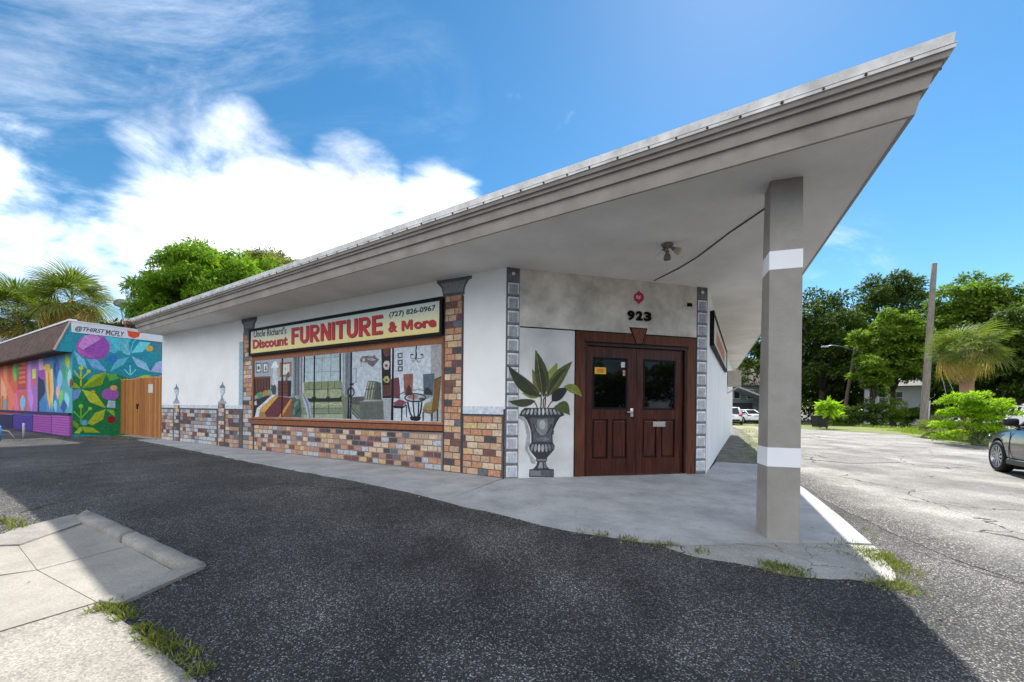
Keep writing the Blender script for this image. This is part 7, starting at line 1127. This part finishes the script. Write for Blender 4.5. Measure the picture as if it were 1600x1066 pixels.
# cabbage palm, lime shrub, palmetto
_c = Vector([(23.735,21.000,4.629)][0]); _b = Vector([(23.981,21.000,0.502)][0])
palm('cabbage_palm', 'cabbage palm with a thick skirt of hanging fronds above the lime green shrub', (_b.x, _b.y, 0), _c, 1.85, 34, 18, 7, .27, up=60)
_c = Vector([(19.569,16.900,0.641)][0])
def shrub_lime():
    rs = np.random.default_rng(5); t = thing('lime_shrub', 'bright lime green feathery shrub in front of the dark car', 'shrub', (_c.x, _c.y, gz(_c.x, _c.y)))
    cen = []; rad = []
    bm = bmesh.new(); b = Vector((_c.x, _c.y, gz(_c.x, _c.y)))
    for i in range(64):
        h = rs.random() ** .8; a = rs.random() * 6.28; w = 1.35 * (1 - .55 * h) * rs.random() ** .5
        side = .55 if h > .6 and rs.random() < .5 else 0
        p = np.array([b.x + w * math.cos(a) - (.35 if h > .7 else 0) + (1.0 if side else 0) * .9, b.y + .9 * w * math.sin(a), b.z + .25 + 1.85 * h * (.85 if side else 1)]); cen.append(p); rad.append(.3 + .12 * rs.random())
        if i % 3 == 0: tube(bm, [b + Vector((rs.normal() * .1, rs.normal() * .1, 0)), b.lerp(Vector(p), .6) + Vector((0, 0, .1)), Vector(p)], [.025, .018, .008], 6)
    P, A, Nn, S_ = clump_leaves(rs, cen, rad, 190, .12, .1, .38, .3)
    leaf_cloud('foliage', P, A, np.tile([0, 0, 1.], (len(P), 1)) + rs.normal(size=P.shape) * .3, S_, .42, LF_LIME, t); obj('stems', bm, pmat('green_stem', (0.12, 0.14, 0.05), .7), t)
shrub_lime()
_c = Vector([(21.368,20.000,0.519)][0])
palm('saw_palmetto', 'low palmetto clump between the utility pole and the lime shrub', (_c.x, _c.y, 0), (_c.x, _c.y, .25), 1.05, 22, 3, 9, .1, up=80)
_c = Vector([(23.602,30.000,0.951)][0])
tree('banana_shrub', 'broad leaved yellow green plant beside the black bin', (_c.x, _c.y, 0), 0, (_c.x, _c.y, 1.3), (.8, .7, .8), 10, 26, .5, LF_LIME, M_BARKD, 61, .5, .2, .04, cat='shrub', wr=.4, low=-.4, limbs=4)
# trees across the main road, seen only in the door glass
for i, (x, y, h, r) in enumerate(((22, -22, 6.2, 4), (27, -17, 5.4, 3.6), (31, -12, 6.6, 3.8), (35, -7, 5.6, 3.6), (27, -26, 7.5, 4.5))):
    tree('roadside_tree', ['dark tree mirrored at the left of the door glass', 'tall dark tree mirrored in the left door leaf', 'dark tree mirrored between the two door panes', 'tall dark tree mirrored in the right door leaf', 'far tree mirrored past the left pane'][i], (x, y, -.2), 0, (x, y, h * .55), (r, r, h * .5), 46, 130, .5, LF_OAK, M_BARKD, 70 + i, .32, .4, .25, 'trees across the main road', low=-.98, limbs=5)

# grass and weeds -------------------------------------------------------
def blades(name, spots, mat, seed, base_off=-0.025):
    """spots: (x, y, radius, count, height)"""
    rs = np.random.default_rng(seed); P = []; A = []; S_ = []
    for x, y, r, n, h in spots:
        a = rs.random(n) * 6.283; q = r * np.sqrt(rs.random(n)) * (.55 + .6 * rs.random(n)); X = x + q * np.cos(a); Y = y + q * np.sin(a)
        P.append(np.stack([X, Y, [gz(u, v) + base_off for u, v in zip(X, Y)]], 1)); t = rs.normal(size=(n, 3)) * .55; t[:, 2] = np.abs(t[:, 2]) * .5 + .55; A.append(t); S_.append(h * (.5 + .8 * rs.random(n)))
    P = np.concatenate(P); A = np.concatenate(A); S_ = np.concatenate(S_)
    return stuff(leaf_cloud(name, P, A, rs.normal(size=P.shape), S_, .16, mat, None))
def along(pts, step, seed, amp=.1):
    rr = random.Random(seed); out = []
    for a, b in zip(pts[:-1], pts[1:]):
        l = math.dist(a, b); k = max(1, int(l / step))
        for j in range(k): t = (j + rr.random()) / k; out.append((a[0] + (b[0] - a[0]) * t + rr.uniform(-amp, amp), a[1] + (b[1] - a[1]) * t + rr.uniform(-amp, amp)))
    return out
sp = [(x, y, .09, 40, .06) for x, y in along([(0.747,4.365),(1.094,4.219),(1.390,4.097),(1.685,4.018),(1.919,3.905)], .14, 1, .03)]
sp += [(x, y, .15, 200, .05) for x, y in along([(2.164,3.682),(2.306,3.582),(2.548,3.482)], .09, 2, .07)]
sp += [(x, y, .2, 190, .045) for x, y in along([(3.589,4.218),(3.548,3.911),(3.537,3.702),(3.530,3.592)], .10, 3, .10)]
sp += [(x, y, .2, 170, .042) for x, y in along([(3.176,3.380),(3.237,3.303),(3.287,3.197)], .1, 4, .08)]
sp += [(x, y, .06, 20, .04) for x, y in along([(3.294,4.229),(3.391,4.061),(3.278,3.711)], .15, 5, .05)]
sp += [(x, y, .16, 90, .035) for x, y in along([(3.469,4.001),(3.369,3.648),(3.379,3.394),(3.306,3.167)], .1, 15, .22)]
sp += [(x, y, .05, 16, .04) for x, y in along([(4.298,4.915),(4.048,4.410)], .12, 6, .03)]
sp += [(x, y, .08, 90, .045) for x, y in [(-2.630,2.617),(-2.561,2.597),(-2.647,2.600),(-2.030,2.296),(-1.973,2.269),(-2.081,2.324),(-1.748,2.162),(-1.591,2.062),(-2.406,2.523),(-2.188,2.395),(-1.890,2.226),(-2.500,2.578)]]
sp += [(x, y, .13, 60, .06) for x, y in [(-5.275,4.176),(-5.046,4.056),(-5.274,4.108),(-4.891,3.983)]]
sp += [(x, y, .05, 14, .035) for x, y in along([(-13.024,13.939),(-8.693,10.890),(-5.454,8.549),(-3.118,6.994)], .5, 7, .03)]
blades('crack_weeds', sp, LF_WEED, 1)
rr_ = random.Random(8); vg = []
VP = [(25.841,27.613),(22.950,22.415),(20.484,18.290),(19.966,16.750),(20.970,16.383),(35.865,28.029),(33.735,30.130),(35.579,34.757)]
for i in range(900):
    x, y = rr_.uniform(15, 34), rr_.uniform(12, 34)
    if inside(x, y, VP): vg.append((x, y, .5, 34, .16))
blades('verge_grass', vg, LF_GRASS, 2, -0.01)
sg = [(x, y, .35, 26, .09) for x, y in along([(6.463,9.960),(8.864,14.122),(12.468,20.608),(16.869,29.285)], .35, 9, .5)] + [(x, y, .5, 40, .12) for x, y in along([(19.075,34.457),(20.497,34.165),(22.613,34.061),(25.357,34.761)], .35, 10, .8)]
blades('sandy_grass', sg, LF_GRASS, 3, -0.01)
fg = [(x, y, .7, 40, .25) for x, y in along([(28.404,38.435),(29.841,37.311),(31.345,36.289),(29.956,32.289),(28.343,28.125)], .6, 11, .5)]
blades('far_verge_grass', fg, LF_GRASS, 4, -0.01)
# loose grit where the lot breaks up against the concrete
rs = np.random.default_rng(19); q = along([(-12.806,13.682),(-5.393,8.453),(-2.875,6.817),(-0.873,5.386),(0.014,4.794),(0.708,4.341),(1.323,4.091),(1.853,3.965),(2.099,3.621),(2.710,3.371),(3.180,3.299),(3.252,3.163)], .012, 21, .07) + along([(3.771,4.180),(3.325,3.450),(3.142,3.009),(3.380,2.844)], .01, 22, .3) + along([(-2.635,2.609),(-2.212,2.380),(-1.444,1.941)], .01, 23, .05) + along([(-4.815,4.589),(-3.590,3.899),(-2.459,3.256),(-2.568,2.613)], .012, 24, .035)
P = np.array([(x, y, gz(x, y) - .028 + rs.random() * .006) for x, y in q]); A = rs.normal(size=P.shape); A[:, 2] *= .25
stuff(leaf_cloud('loose_grit', P, A, np.tile([0, 0, 1.], (len(P), 1)) + rs.normal(size=P.shape) * .5, .010 + .016 * rs.random(len(P)), .9, leafmat('grit', [(0.05, 0.05, 0.05), (0.16, 0.155, 0.145), (0.30, 0.29, 0.27), (0.10, 0.095, 0.09)], .02), None))
# fallen leaves at the foot of the gate and mural wall, a few on the lot
rs = np.random.default_rng(9); q = along([(-16.779,13.128),(-16.274,13.766),(-16.168,14.731),(-14.552,14.646),(-11.886,13.531)], .02, 12, .22) + [(rs.uniform(-7, 4), rs.uniform(1.9, 7)) for _ in range(26)]
P = np.array([(x, y, gz(x, y) - .018) for x, y in q]); A = rs.normal(size=P.shape); A[:, 2] = .1
stuff(leaf_cloud('fallen_leaves', P, A, np.tile([0, 0, 1.], (len(P), 1)) + rs.normal(size=P.shape) * .3, .05 + .05 * rs.random(len(P)), .45, leafmat('dry_leaves', [(0.09, 0.06, 0.03), (0.17, 0.11, 0.05), (0.05, 0.045, 0.03), (0.11, 0.10, 0.04)], .15), None))

# ---------------------------------------------------------------- poles, wires, houses, bin
M_POLE = pmat('weathered_pole', (0.17, 0.145, 0.12), .9, .3, 4, .6, 30, col2=(0.27, 0.24, 0.205), stretch=(6, 6, .5)); M_WIRE = pmat('wire', (0.3, 0.3, 0.31), .5, metal=.4)
_b, _t = Vector([(27.729,27.000,-0.077)][0]), Vector([(28.383,27.000,11.327)][0]); _b.z = -.1
up_ = thing('utility_pole', 'bare weathered wooden utility pole leaning slightly right', 'utility pole', _b)
bm = bmesh.new(); tube(bm, [_b.lerp(_t, i / 8) for i in range(9)], [.215 - .009 * i for i in range(9)], 14); obj('shaft', bm, M_POLE, up_, True)
bm = bmesh.new(); s_ = Vector((.16, -.1, 0)); tube(bm, [_b + s_, _b.lerp(_t, .19) + s_], .07, 8); obj('cable_guard', bm, pmat('guard_grey', (.42, .43, .45), .5), up_, True)
for i, (a, b) in enumerate((([(28.296,27.000,7.311)][0], [(26.921,24.000,2.776)][0]), ([(28.313,27.000,5.801)][0], [(26.463,24.000,2.541)][0]), ([(28.260,27.000,6.663)][0], [(26.244,24.000,1.464)][0]))):
    bm = bmesh.new(); a, b = Vector(a), Vector(b); d = b - a; e = a + d * (a.z / max(.1, a.z - b.z)); tube(bm, [a, e], .014, 6); obj('guy_wire', bm, M_WIRE, up_)
_b, _t = Vector([(35.488,43.000,0.036)][0]), Vector([(36.776,43.000,8.093)][0]); _b.z = -.1
lp_ = thing('street_lamp', 'dark leaning wooden pole with two long curved lamp arms', 'street lamp', _b)
bm = bmesh.new(); tube(bm, [_b.lerp(_t, i / 6) for i in range(7)], [.2 - .012 * i for i in range(7)], 12); obj('shaft', bm, pmat('dark_pole', (.11, .075, .055), .9, .3, 4), lp_, True)
bm = bmesh.new(); tube(bm, [Vector(p) for p in [(36.711,43.000,7.818),(36.020,43.000,8.085),(35.124,43.000,8.351),(34.298,43.000,8.410),(33.611,43.000,8.334)]], .06, 8); ar = obj('lamp_arm', bm, M_STEEL, lp_, True)
bm = bmesh.new(); bx(bm, Vector([(33.543,43.000,8.265)][0]), (.7, .3, .16), None, .05); obj('lamp_head', bm, pmat('lamp_grey', (.45, .45, .46), .4), lp_)
bm = bmesh.new(); tube(bm, [Vector(p) for p in [(36.779,43.000,7.887),(37.873,43.000,8.449),(38.964,43.000,9.217),(39.647,43.000,9.637)]], .05, 8); obj('lamp_arm', bm, M_STEEL, lp_, True)
_s = [(36.916,43.000,7.889)][0]; bm = bmesh.new(); lathe(bm, [(.16, -.35), (.2, -.2), (.2, .25), (.12, .35)], 12, Matrix.Translation(Vector(_s))); obj('transformer', bm, pmat('lamp_grey', (.45, .45, .46), .4), lp_, True)

wh = thing('white_house', 'white clapboard house half hidden by trees across the street', 'house', (38, 44, 0))
_a, _e = [(38.767,44.000,0.879)][0], [(44.464,44.000,0.941)][0]
M_SIDING = pmat('white_siding', (.66, .67, .69), .7, .05, 3); FW = Frame((_a[0], 44), Vector((.76, -.65)), Vector((-.65, -.76)))
Lw = 4.6
gable_house(wh, (_a[0], 44), (.76, -.65), Lw, 6, 4.1, 5.4, M_SIDING, pmat('grey_house_roof', (.2, .2, .21), .8))
for i in range(17): FW.boxo('clapboard', M_SIDING, wh, 0.0, Lw, .3 + i * .22, .3 + i * .22 + .19, 0, .03)
for s in (.3, 1.1, 2.4):
    w_ = FW.boxo('window', M_WHITE, wh, s, s + .62, 2.2, 3.5, .03, .07); o = FW.boxo('pane', pmat('dark_house_glass', (.03, .035, .04), .1, spec=.8), w_, s + .07, s + .55, 2.28, 2.83, .06, .075); _fix(o, w_); o = FW.boxo('pane', pmat('dark_house_glass', (.03, .035, .04), .1, spec=.8), w_, s + .07, s + .55, 2.88, 3.43, .06, .075); _fix(o, w_)
bm = bmesh.new(); FW.prism(bm, [(2.6, 1.9), (4.9, 1.6), (4.9, 1.72), (2.6, 2.05)], .03, 1.8); obj('porch_roof', bm, pmat('pale_porch_roof', (.5, .5, .5), .7), wh)
for s in (3.2, 4.7): FW.boxo('porch_post', M_WHITE, wh, s, s + .12, 0, 1.75, 1.5, 1.62)
grh = thing('green_house', 'sage green house with a sloping carport roof behind the white cars', 'house', (26, 52, 0))
_a = [(27.635,54.000,0.591)][0]; FG = Frame((_a[0], 54), Vector((1, 0)), Vector((0, -1)))
M_SAGE = pmat('sage_siding', (.2, .25, .22), .7, .06, 3)
gable_house(grh, (_a[0], 54), (1, 0), 6.3, 7, 4.9, 7.4, M_SAGE, pmat('brown_house_roof', (.14, .11, .1), .85, .2, 4))
bm = bmesh.new(); FG.prism(bm, [(-1.0, 5.2), (6.9, 2.2), (6.9, 2.4), (-1.0, 5.42)], 0, 2.6); obj('carport_roof', bm, pmat('pale_carport_edge', (.42, .44, .44), .6), grh)
FG.boxo('carport_painted_shade', pmat('carport_shade_paint', (.04, .045, .045), .8), grh, 1.9, 4.8, 0, 2.4, 0, .04)  # dark panel whose colour stands in for the shade under the carport
for s in (4.2, 6.6): FG.boxo('carport_post', M_WHITE, grh, s, s + .12, 0, 2.4, 2.4, 2.52)
for s in (2.2, 4.0):
    w_ = FG.boxo('window', M_WHITE, grh, s, s + .9, 2.9, 4.2, 0, .05); o = FG.boxo('pane', pmat('dark_house_glass', (.03, .035, .04), .1, spec=.8), w_, s + .08, s + .82, 2.98, 4.12, .04, .06); _fix(o, w_)
_b = Vector([(24.572,32.000,0.007)][0]); _b.z = 0
bn = thing('wheelie_bin', 'black wheeled rubbish bin on the far kerb beside the oak', 'bin', _b)
M_BIN = pmat('black_bin_plastic', (.012, .012, .014), .45)
bm = bmesh.new(); r4 = bmesh.ops.create_cube(bm, size=1); bmesh.ops.transform(bm, matrix=Matrix.Translation(_b + Vector((0, 0, .48))) @ Matrix.Diagonal((.86, .8, .86, 1)), verts=r4['verts'])
for v in bm.verts:
    if v.co.z < .3: v.co.x = _b.x + (v.co.x - _b.x) * .8; v.co.y = _b.y + (v.co.y - _b.y) * .8
obj('tub', bm, M_BIN, bn)
bm = bmesh.new(); bx(bm, _b + Vector((.02, 0, .95)), (.96, .9, .09), None, .03); obj('lid', bm, M_BIN, bn); bm = bmesh.new(); tube(bm, [_b + Vector((.5, -.3, .9)), _b + Vector((.55, -.3, .97)), _b + Vector((.55, .3, .97)), _b + Vector((.5, .3, .9))], .02, 6); obj('handle', bm, M_BIN, bn)
for s in (-.32, .32):
    bm = bmesh.new(); tube(bm, [_b + Vector((.33, s - .03, .11)), _b + Vector((.33, s + .03, .11))], .11, 14); obj('wheel', bm, M_BLACK, bn)
# white railing at the right edge
fr_a = Vector([(27.161,22.000,0.701)][0]); FX = Frame((fr_a.x, 22), Vector((.96, -.28)), Vector((-.28, -.96)))
fe = thing('lattice_fence', 'white fence panel with slanted bars behind the dark car', 'fence', (fr_a.x, 22, 0))
FX.boxo('lower_panel', M_WHITE, fe, 0, 3.4, 0, 1.15, -.03, .03); FX.boxo('top_rail', M_WHITE, fe, 0, 3.4, 1.62, 1.70, -.03, .03)
for i in range(14):
    bm = bmesh.new(); FX.prism(bm, [(i * .24, 1.151), (i * .24 + .06, 1.151), (i * .24 + .26, 1.619), (i * .24 + .2, 1.619)], -.02, .02); obj('slanted_bar', bm, M_WHITE, fe)

# ---------------------------------------------------------------- cars
def carpaint(name, col, flake=0.0): return pmat(name, col, .28, .04, 3, metal=flake, spec=.6, coat=1.0)
M_TYRE = pmat('tyre_rubber', (.012, .012, .012), .75, .2, 20); M_RIM = pmat('alloy_rim', (.42, .42, .43), .28, .05, 10, metal=.85); M_CGLASS = pmat('car_glass', (.012, .016, .018), .04, .0, 1, spec=.9); M_TRIM = pmat('black_car_trim', (.012, .012, .013), .4)
M_TAIL = pmat('red_tail_lamp', (.45, .01, .012), .2, .1, 9, spec=.7); M_PLATE = pmat('number_plate', (.5, .5, .48), .4)
def car(label, loc, heading, body, L=4.6, W=1.86, Hh=1.62, wr_=.36, wb=2.75, hood=.98, belt=1.02, tail=1.0, name='parked_car', group=None, suv=True):
    t = thing(name, label, 'car', loc, group); hd = Vector((math.sin(heading), math.cos(heading), 0)); rt_ = Vector((hd.y, -hd.x, 0))
    X = Matrix(((hd.x, -rt_.x, 0, loc[0]), (hd.y, -rt_.y, 0, loc[1]), (0, 0, 1, loc[2]), (0, 0, 0, 1)))        # local x forward, y left
    def fin(name_, bm, mat, smooth=False, parent=None):
        bmesh.ops.transform(bm, matrix=X, verts=bm.verts); o = obj(name_, bm, mat, parent or t, smooth)
        if parent: _fix(o, parent)
        return o
    fx, rx = wb / 2 + .02, -wb / 2
    # lower body: sections along the car
    st = [(-L / 2, .50, .78, .80), (-L / 2 + .06, .36, tail - .06, .90), (-L / 2 + .35, .27, tail, .97), (-L / 4, .24, belt, 1.0), (0, .23, belt - .01, 1.0), (L * .17, .23, belt - .03, 1.0), (L * .26, .24, hood, .99), (L * .38, .26, hood - .07, .955), (L / 2 - .14, .30, hood - .2, .87), (L / 2 - .02, .40, hood - .33, .72), (L / 2, .48, .60, .60)]
    bm = bmesh.new(); rings = []
    for x, zb, zs, wf in st:
        w = W / 2 * wf; h = zs - zb
        half = [(0, zb), (w * .82, zb), (w * .97, zb + .1 * h), (w, zb + .38 * h), (w * .995, zb + .62 * h), (w * .965, zb + .86 * h), (w * .90, zb + .965 * h), (w * .78, zs), (w * .4, zs + .025), (0, zs + .032)]
        rings.append([bm.verts.new((x, y, z)) for y, z in half] + [bm.verts.new((x, -y, z)) for y, z in half[1:-1][::-1]])
    m = len(rings[0])
    for a, b in zip(rings[:-1], rings[1:]):
        for k in range(m): bm.faces.new((a[k], a[(k + 1) % m], b[(k + 1) % m], b[k]))
    bm.faces.new(rings[0]); bm.faces.new(rings[-1][::-1]); bmesh.ops.recalc_face_normals(bm, faces=bm.faces)
    me = bpy.data.meshes.new('body'); bm.to_mesh(me); bm.free()
    tmp = bpy.data.objects.new('tmp_body', me); C.objects.link(tmp); ss_ = tmp.modifiers.new('s', 'SUBSURF'); ss_.levels = 2
    cutters = []
    for x in (fx, rx):
        cb2 = bmesh.new(); bmesh.ops.create_cone(cb2, cap_ends=True, segments=36, radius1=wr_ + .065, radius2=wr_ + .065, depth=3, matrix=Matrix.Translation((x, 0, wr_ + .005)) @ Matrix.Rotation(R_(90), 4, 'X'))
        cm = bpy.data.meshes.new('cut'); cb2.to_mesh(cm); cb2.free(); co_ = bpy.data.objects.new('cut', cm); C.objects.link(co_); cutters.append(co_)
        bo = tmp.modifiers.new('b', 'BOOLEAN'); bo.operation = 'DIFFERENCE'; bo.object = co_; bo.solver = 'EXACT'
    dg = bpy.context.evaluated_depsgraph_get(); me2 = bpy.data.meshes.new_from_object(tmp.evaluated_get(dg))
    for o in cutters + [tmp]: bpy.data.objects.remove(o)
    me2.transform(X); me2.materials.clear()
    for p in me2.polygons: p.use_smooth = True
    bo_ = link('body', me2, body, t)
    md = bo_.modifiers.new('edge', 'EDGE_SPLIT'); md.split_angle = R_(35)
    # dark wells, underside
    bm = bmesh.new()
    for x in (fx, rx): bx(bm, (x, 0, wr_ + .12), (2 * wr_ + .12, W * .80, 2 * wr_ + .02))
    bx(bm, (0, 0, .32), (L * .8, W * .76, .2)); fin('underbody', bm, M_TRIM)
    # glasshouse
    r0, r1 = (-L / 2 + .18, L * .235); t0, t1 = (-L / 2 + (.52 if suv else 1.05), L * .05)
    wB, wT = W / 2 * .90, W / 2 * .68
    def cabin(zb, zt, gb, gt, inset=0):
        bm = bmesh.new(); q = []
        for x0, x1, w, z in ((r0 + inset, r1 - inset, wB - inset, zb), (t0, t1, wT, zt)):
            q.append([bm.verts.new(p) for p in ((x0, -w * .9, z), (x0 + .25, -w, z), (x1 - .35, -w, z), (x1, -w * .72, z), (x1, w * .72, z), (x1 - .35, w, z), (x0 + .25, w, z), (x0, w * .9, z))])
        for k in range(8): bm.faces.new((q[0][k], q[0][(k + 1) % 8], q[1][(k + 1) % 8], q[1][k]))
        bm.faces.new(q[0][::-1]); bm.faces.new(q[1]); return bm, q
    bm, q = cabin(belt - .06, Hh - .06, 0, 0); fin('windows', bm, M_CGLASS)
    qb = [Vector(p) for p in [(r0, -wB * .9, belt - .06), (r0 + .25, -wB, belt - .06), (r1 - .35, -wB, belt - .06), (r1, -wB * .72, belt - .06)]]; qt = [Vector(p) for p in [(t0, -wT * .9, Hh - .06), (t0 + .25, -wT, Hh - .06), (t1 - .35, -wT, Hh - .06), (t1, -wT * .72, Hh - .06)]]
    bm = bmesh.new()
    for s in (1, -1):
        f = lambda v: Vector((v.x, v.y * s, v.z))
        for k, r in ((0, .05), (1, .045), (3, .04)): tube(bm, [f(qb[k]), f(qb[k]).lerp(f(qt[k]), .5) * 1.0, f(qt[k])], r, 8)
        tube(bm, [f(qb[2]), f(qt[2])], .035, 8); tube(bm, [f(qt[0]), f(qt[1]), f(qt[2]), f(qt[3])], .045, 8)
    fin('pillars', bm, body, True)
    for s in (1, -1):
        bm = bmesh.new(); mx_ = (r0 + r1) / 2 - .1; tube(bm, [Vector((mx_, s * (wB + .003), belt - .06)), Vector((mx_ - .05, s * (wT + .003), Hh - .06))], .035, 6); fin('door_pillar', bm, M_TRIM)
        bm = bmesh.new(); tube(bm, [Vector((r0 + .25, s * (wB + .012), belt + .01)), Vector((r1 - .4, s * (wB + .012), belt + .0))], .014, 6); fin('window_trim', bm, M_STEEL)
    bm = bmesh.new(); q2 = []
    for (x0, x1, w, z) in ((t0 - .04, t1 + .05, wT + .02, Hh - .075), (t0 + .1, t1 - .12, wT * .86, Hh - .012), (t0 + .4, t1 - .4, wT * .5, Hh)):
        q2.append([bm.verts.new(p) for p in ((x0, -w * .85, z), (x0 + .2, -w, z), (x1 - .3, -w, z), (x1, -w * .72, z), (x1, w * .72, z), (x1 - .3, w, z), (x0 + .2, w, z), (x0, w * .85, z))])
    for a, b in zip(q2[:-1], q2[1:]):
        for k in range(8): bm.faces.new((a[k], a[(k + 1) % 8], b[(k + 1) % 8], b[k]))
    bm.faces.new(q2[-1]); bm.faces.new(q2[0][::-1]); fin('roof', bm, body, True)
    # wheels
    for x in (fx, rx):
        for s in (1, -1):
            Mw = Matrix.Translation((x, s * (W / 2 - .115), wr_)) @ Matrix.Rotation(R_(-90 * s), 4, 'X')
            bm = bmesh.new(); lathe(bm, [(wr_ * .66, -.11), (wr_ * .93, -.11), (wr_ * .99, -.09), (wr_, -.03), (wr_, .03), (wr_ * .99, .09), (wr_ * .93, .112), (wr_ * .74, .105), (wr_ * .7, .09), (wr_ * .69, -.05)], 36, Mw); wh_ = fin('wheel', bm, M_TYRE, True)
            bm = bmesh.new(); lathe(bm, [(wr_ * .60, .0), (wr_ * .70, .0), (wr_ * .735, .105), (wr_ * .70, .108), (wr_ * .655, .06), (wr_ * .60, .05)], 32, Mw); lathe(bm, [(.01, .06), (wr_ * .16, .06), (wr_ * .16, .085), (.02, .09)], 16, Mw)
            for k in range(10):
                a = 2 * math.pi * k / 10; a2 = a + .1; n0 = len(bm.verts)
                c_, s2_ = math.cos(a), math.sin(a); q3 = [(wr_ * .13, -.018), (wr_ * .13, .018), (wr_ * .69, .033), (wr_ * .69, -.033)]
                vs = [bm.verts.new(Mw @ Vector((u * c_ - v * s2_, u * s2_ + v * c_, zz))) for zz in (.045, .082) for u, v in q3]
                bm.faces.new(vs[:4][::-1]); bm.faces.new(vs[4:])
                for j in range(4): bm.faces.new((vs[j], vs[(j + 1) % 4], vs[4 + (j + 1) % 4], vs[4 + j]))
            fin('rim', bm, M_RIM, False, wh_); bm = bmesh.new(); lathe(bm, [(.02, -.02), (wr_ * .62, -.02), (wr_ * .62, .0), (.02, .0)], 24, Mw); fin('brake_disc', bm, M_TRIM, False, wh_)
    # mirrors, lamps, seams, plate
    for s in (1, -1):
        bm = bmesh.new(); y = s * (W / 2 * .93 + .13); bx(bm, (r1 - .52, y, belt + .10), (.15, .24, .17), Matrix.Rotation(s * .12, 3, 'Z'), .045); tube(bm, [Vector((r1 - .5, s * W / 2 * .88, belt - .01)), Vector((r1 - .5, y - s * .06, belt + .04))], .035, 8); fin('wing_mirror', bm, M_TRIM, True)
        bm = bmesh.new(); bx(bm, (-L / 2 + .13, s * W / 2 * .80, tail - .13), (.18, .30, .24 if suv else .16), Matrix.Rotation(s * -.35, 3, 'Z'), .04); fin('tail_lamp', bm, M_TAIL, True)
        bm = bmesh.new(); bx(bm, (L / 2 - .2, s * W / 2 * .70, hood - .27), (.28, .36, .12), Matrix.Rotation(s * -.5, 3, 'Z'), .04); fin('headlight', bm, M_CGLASS, True)
        for x in (L * .17, -.12, -L * .27):
            bm = bmesh.new(); pp_ = [Vector((x + .0, s * (W / 2 + .0015), .36)), Vector((x + .02, s * (W / 2 + .002), .62)), Vector((x + .01, s * (W / 2 * .972 + .001), belt - .13))]; tube(bm, pp_, .007, 5); fin('door_seam', bm, M_TRIM)
        bm = bmesh.new(); tube(bm, [Vector((-.35, s * (W / 2 + .012), .84)), Vector((-.16, s * (W / 2 + .02), .845))], .016, 8); fin('door_handle', bm, body, True)
        bm = bmesh.new(); bx(bm, (0, s * (W / 2 - .03), .30), (wb - 2 * wr_ - .2, .1, .13), None, .03); fin('side_skirt', bm, M_TRIM)
    bm = bmesh.new(); bx(bm, (-L / 2 - .0, 0, .78), (.03, .5, .14), None, .005); fin('number_plate', bm, M_PLATE)
    bm = bmesh.new(); bx(bm, (-L / 2 + .09, 0, .46), (.16, W * .78, .18), None, .05); fin('rear_bumper', bm, body if not suv else M_TRIM)
    return t
# the wheel seen in the photograph is this car's front near wheel
cx, cy = 11.95, 9.75; hdg = R_(31)
_f = Vector((math.sin(hdg), math.cos(hdg))); _rgt = Vector((_f.y, -_f.x)); cc_ = Vector((cx, cy)) - _f * 1.395 + _rgt * .82
car('dark grey estate car parked at the right edge of the picture, facing away', (cc_.x, cc_.y, gz(cx, cy) - .022), hdg, carpaint('dark_grey_car_paint', (.022, .022, .023)), Hh=1.74, hood=1.07, belt=1.12, tail=1.1, wr_=.375)
_q = [(23.984,40.520)][0]; car('white saloon parked on the grass beside the green house', (_q[0] + .2, _q[1] + 1.6, 0), R_(-6), carpaint('white_car_paint', (.72, .73, .75)), Hh=1.44, wr_=.32, W=1.75, L=4.4, hood=.92, belt=.93, tail=.98, suv=False, wb=2.6, group='white cars by the green house')
_q = [(21.291,38.023)][0]; car('white hatchback half hidden by the corner of the shop wall', (_q[0] - .55, _q[1] - .2, 0), R_(30), carpaint('white_car_paint', (.72, .73, .75)), Hh=1.6, group='white cars by the green house')
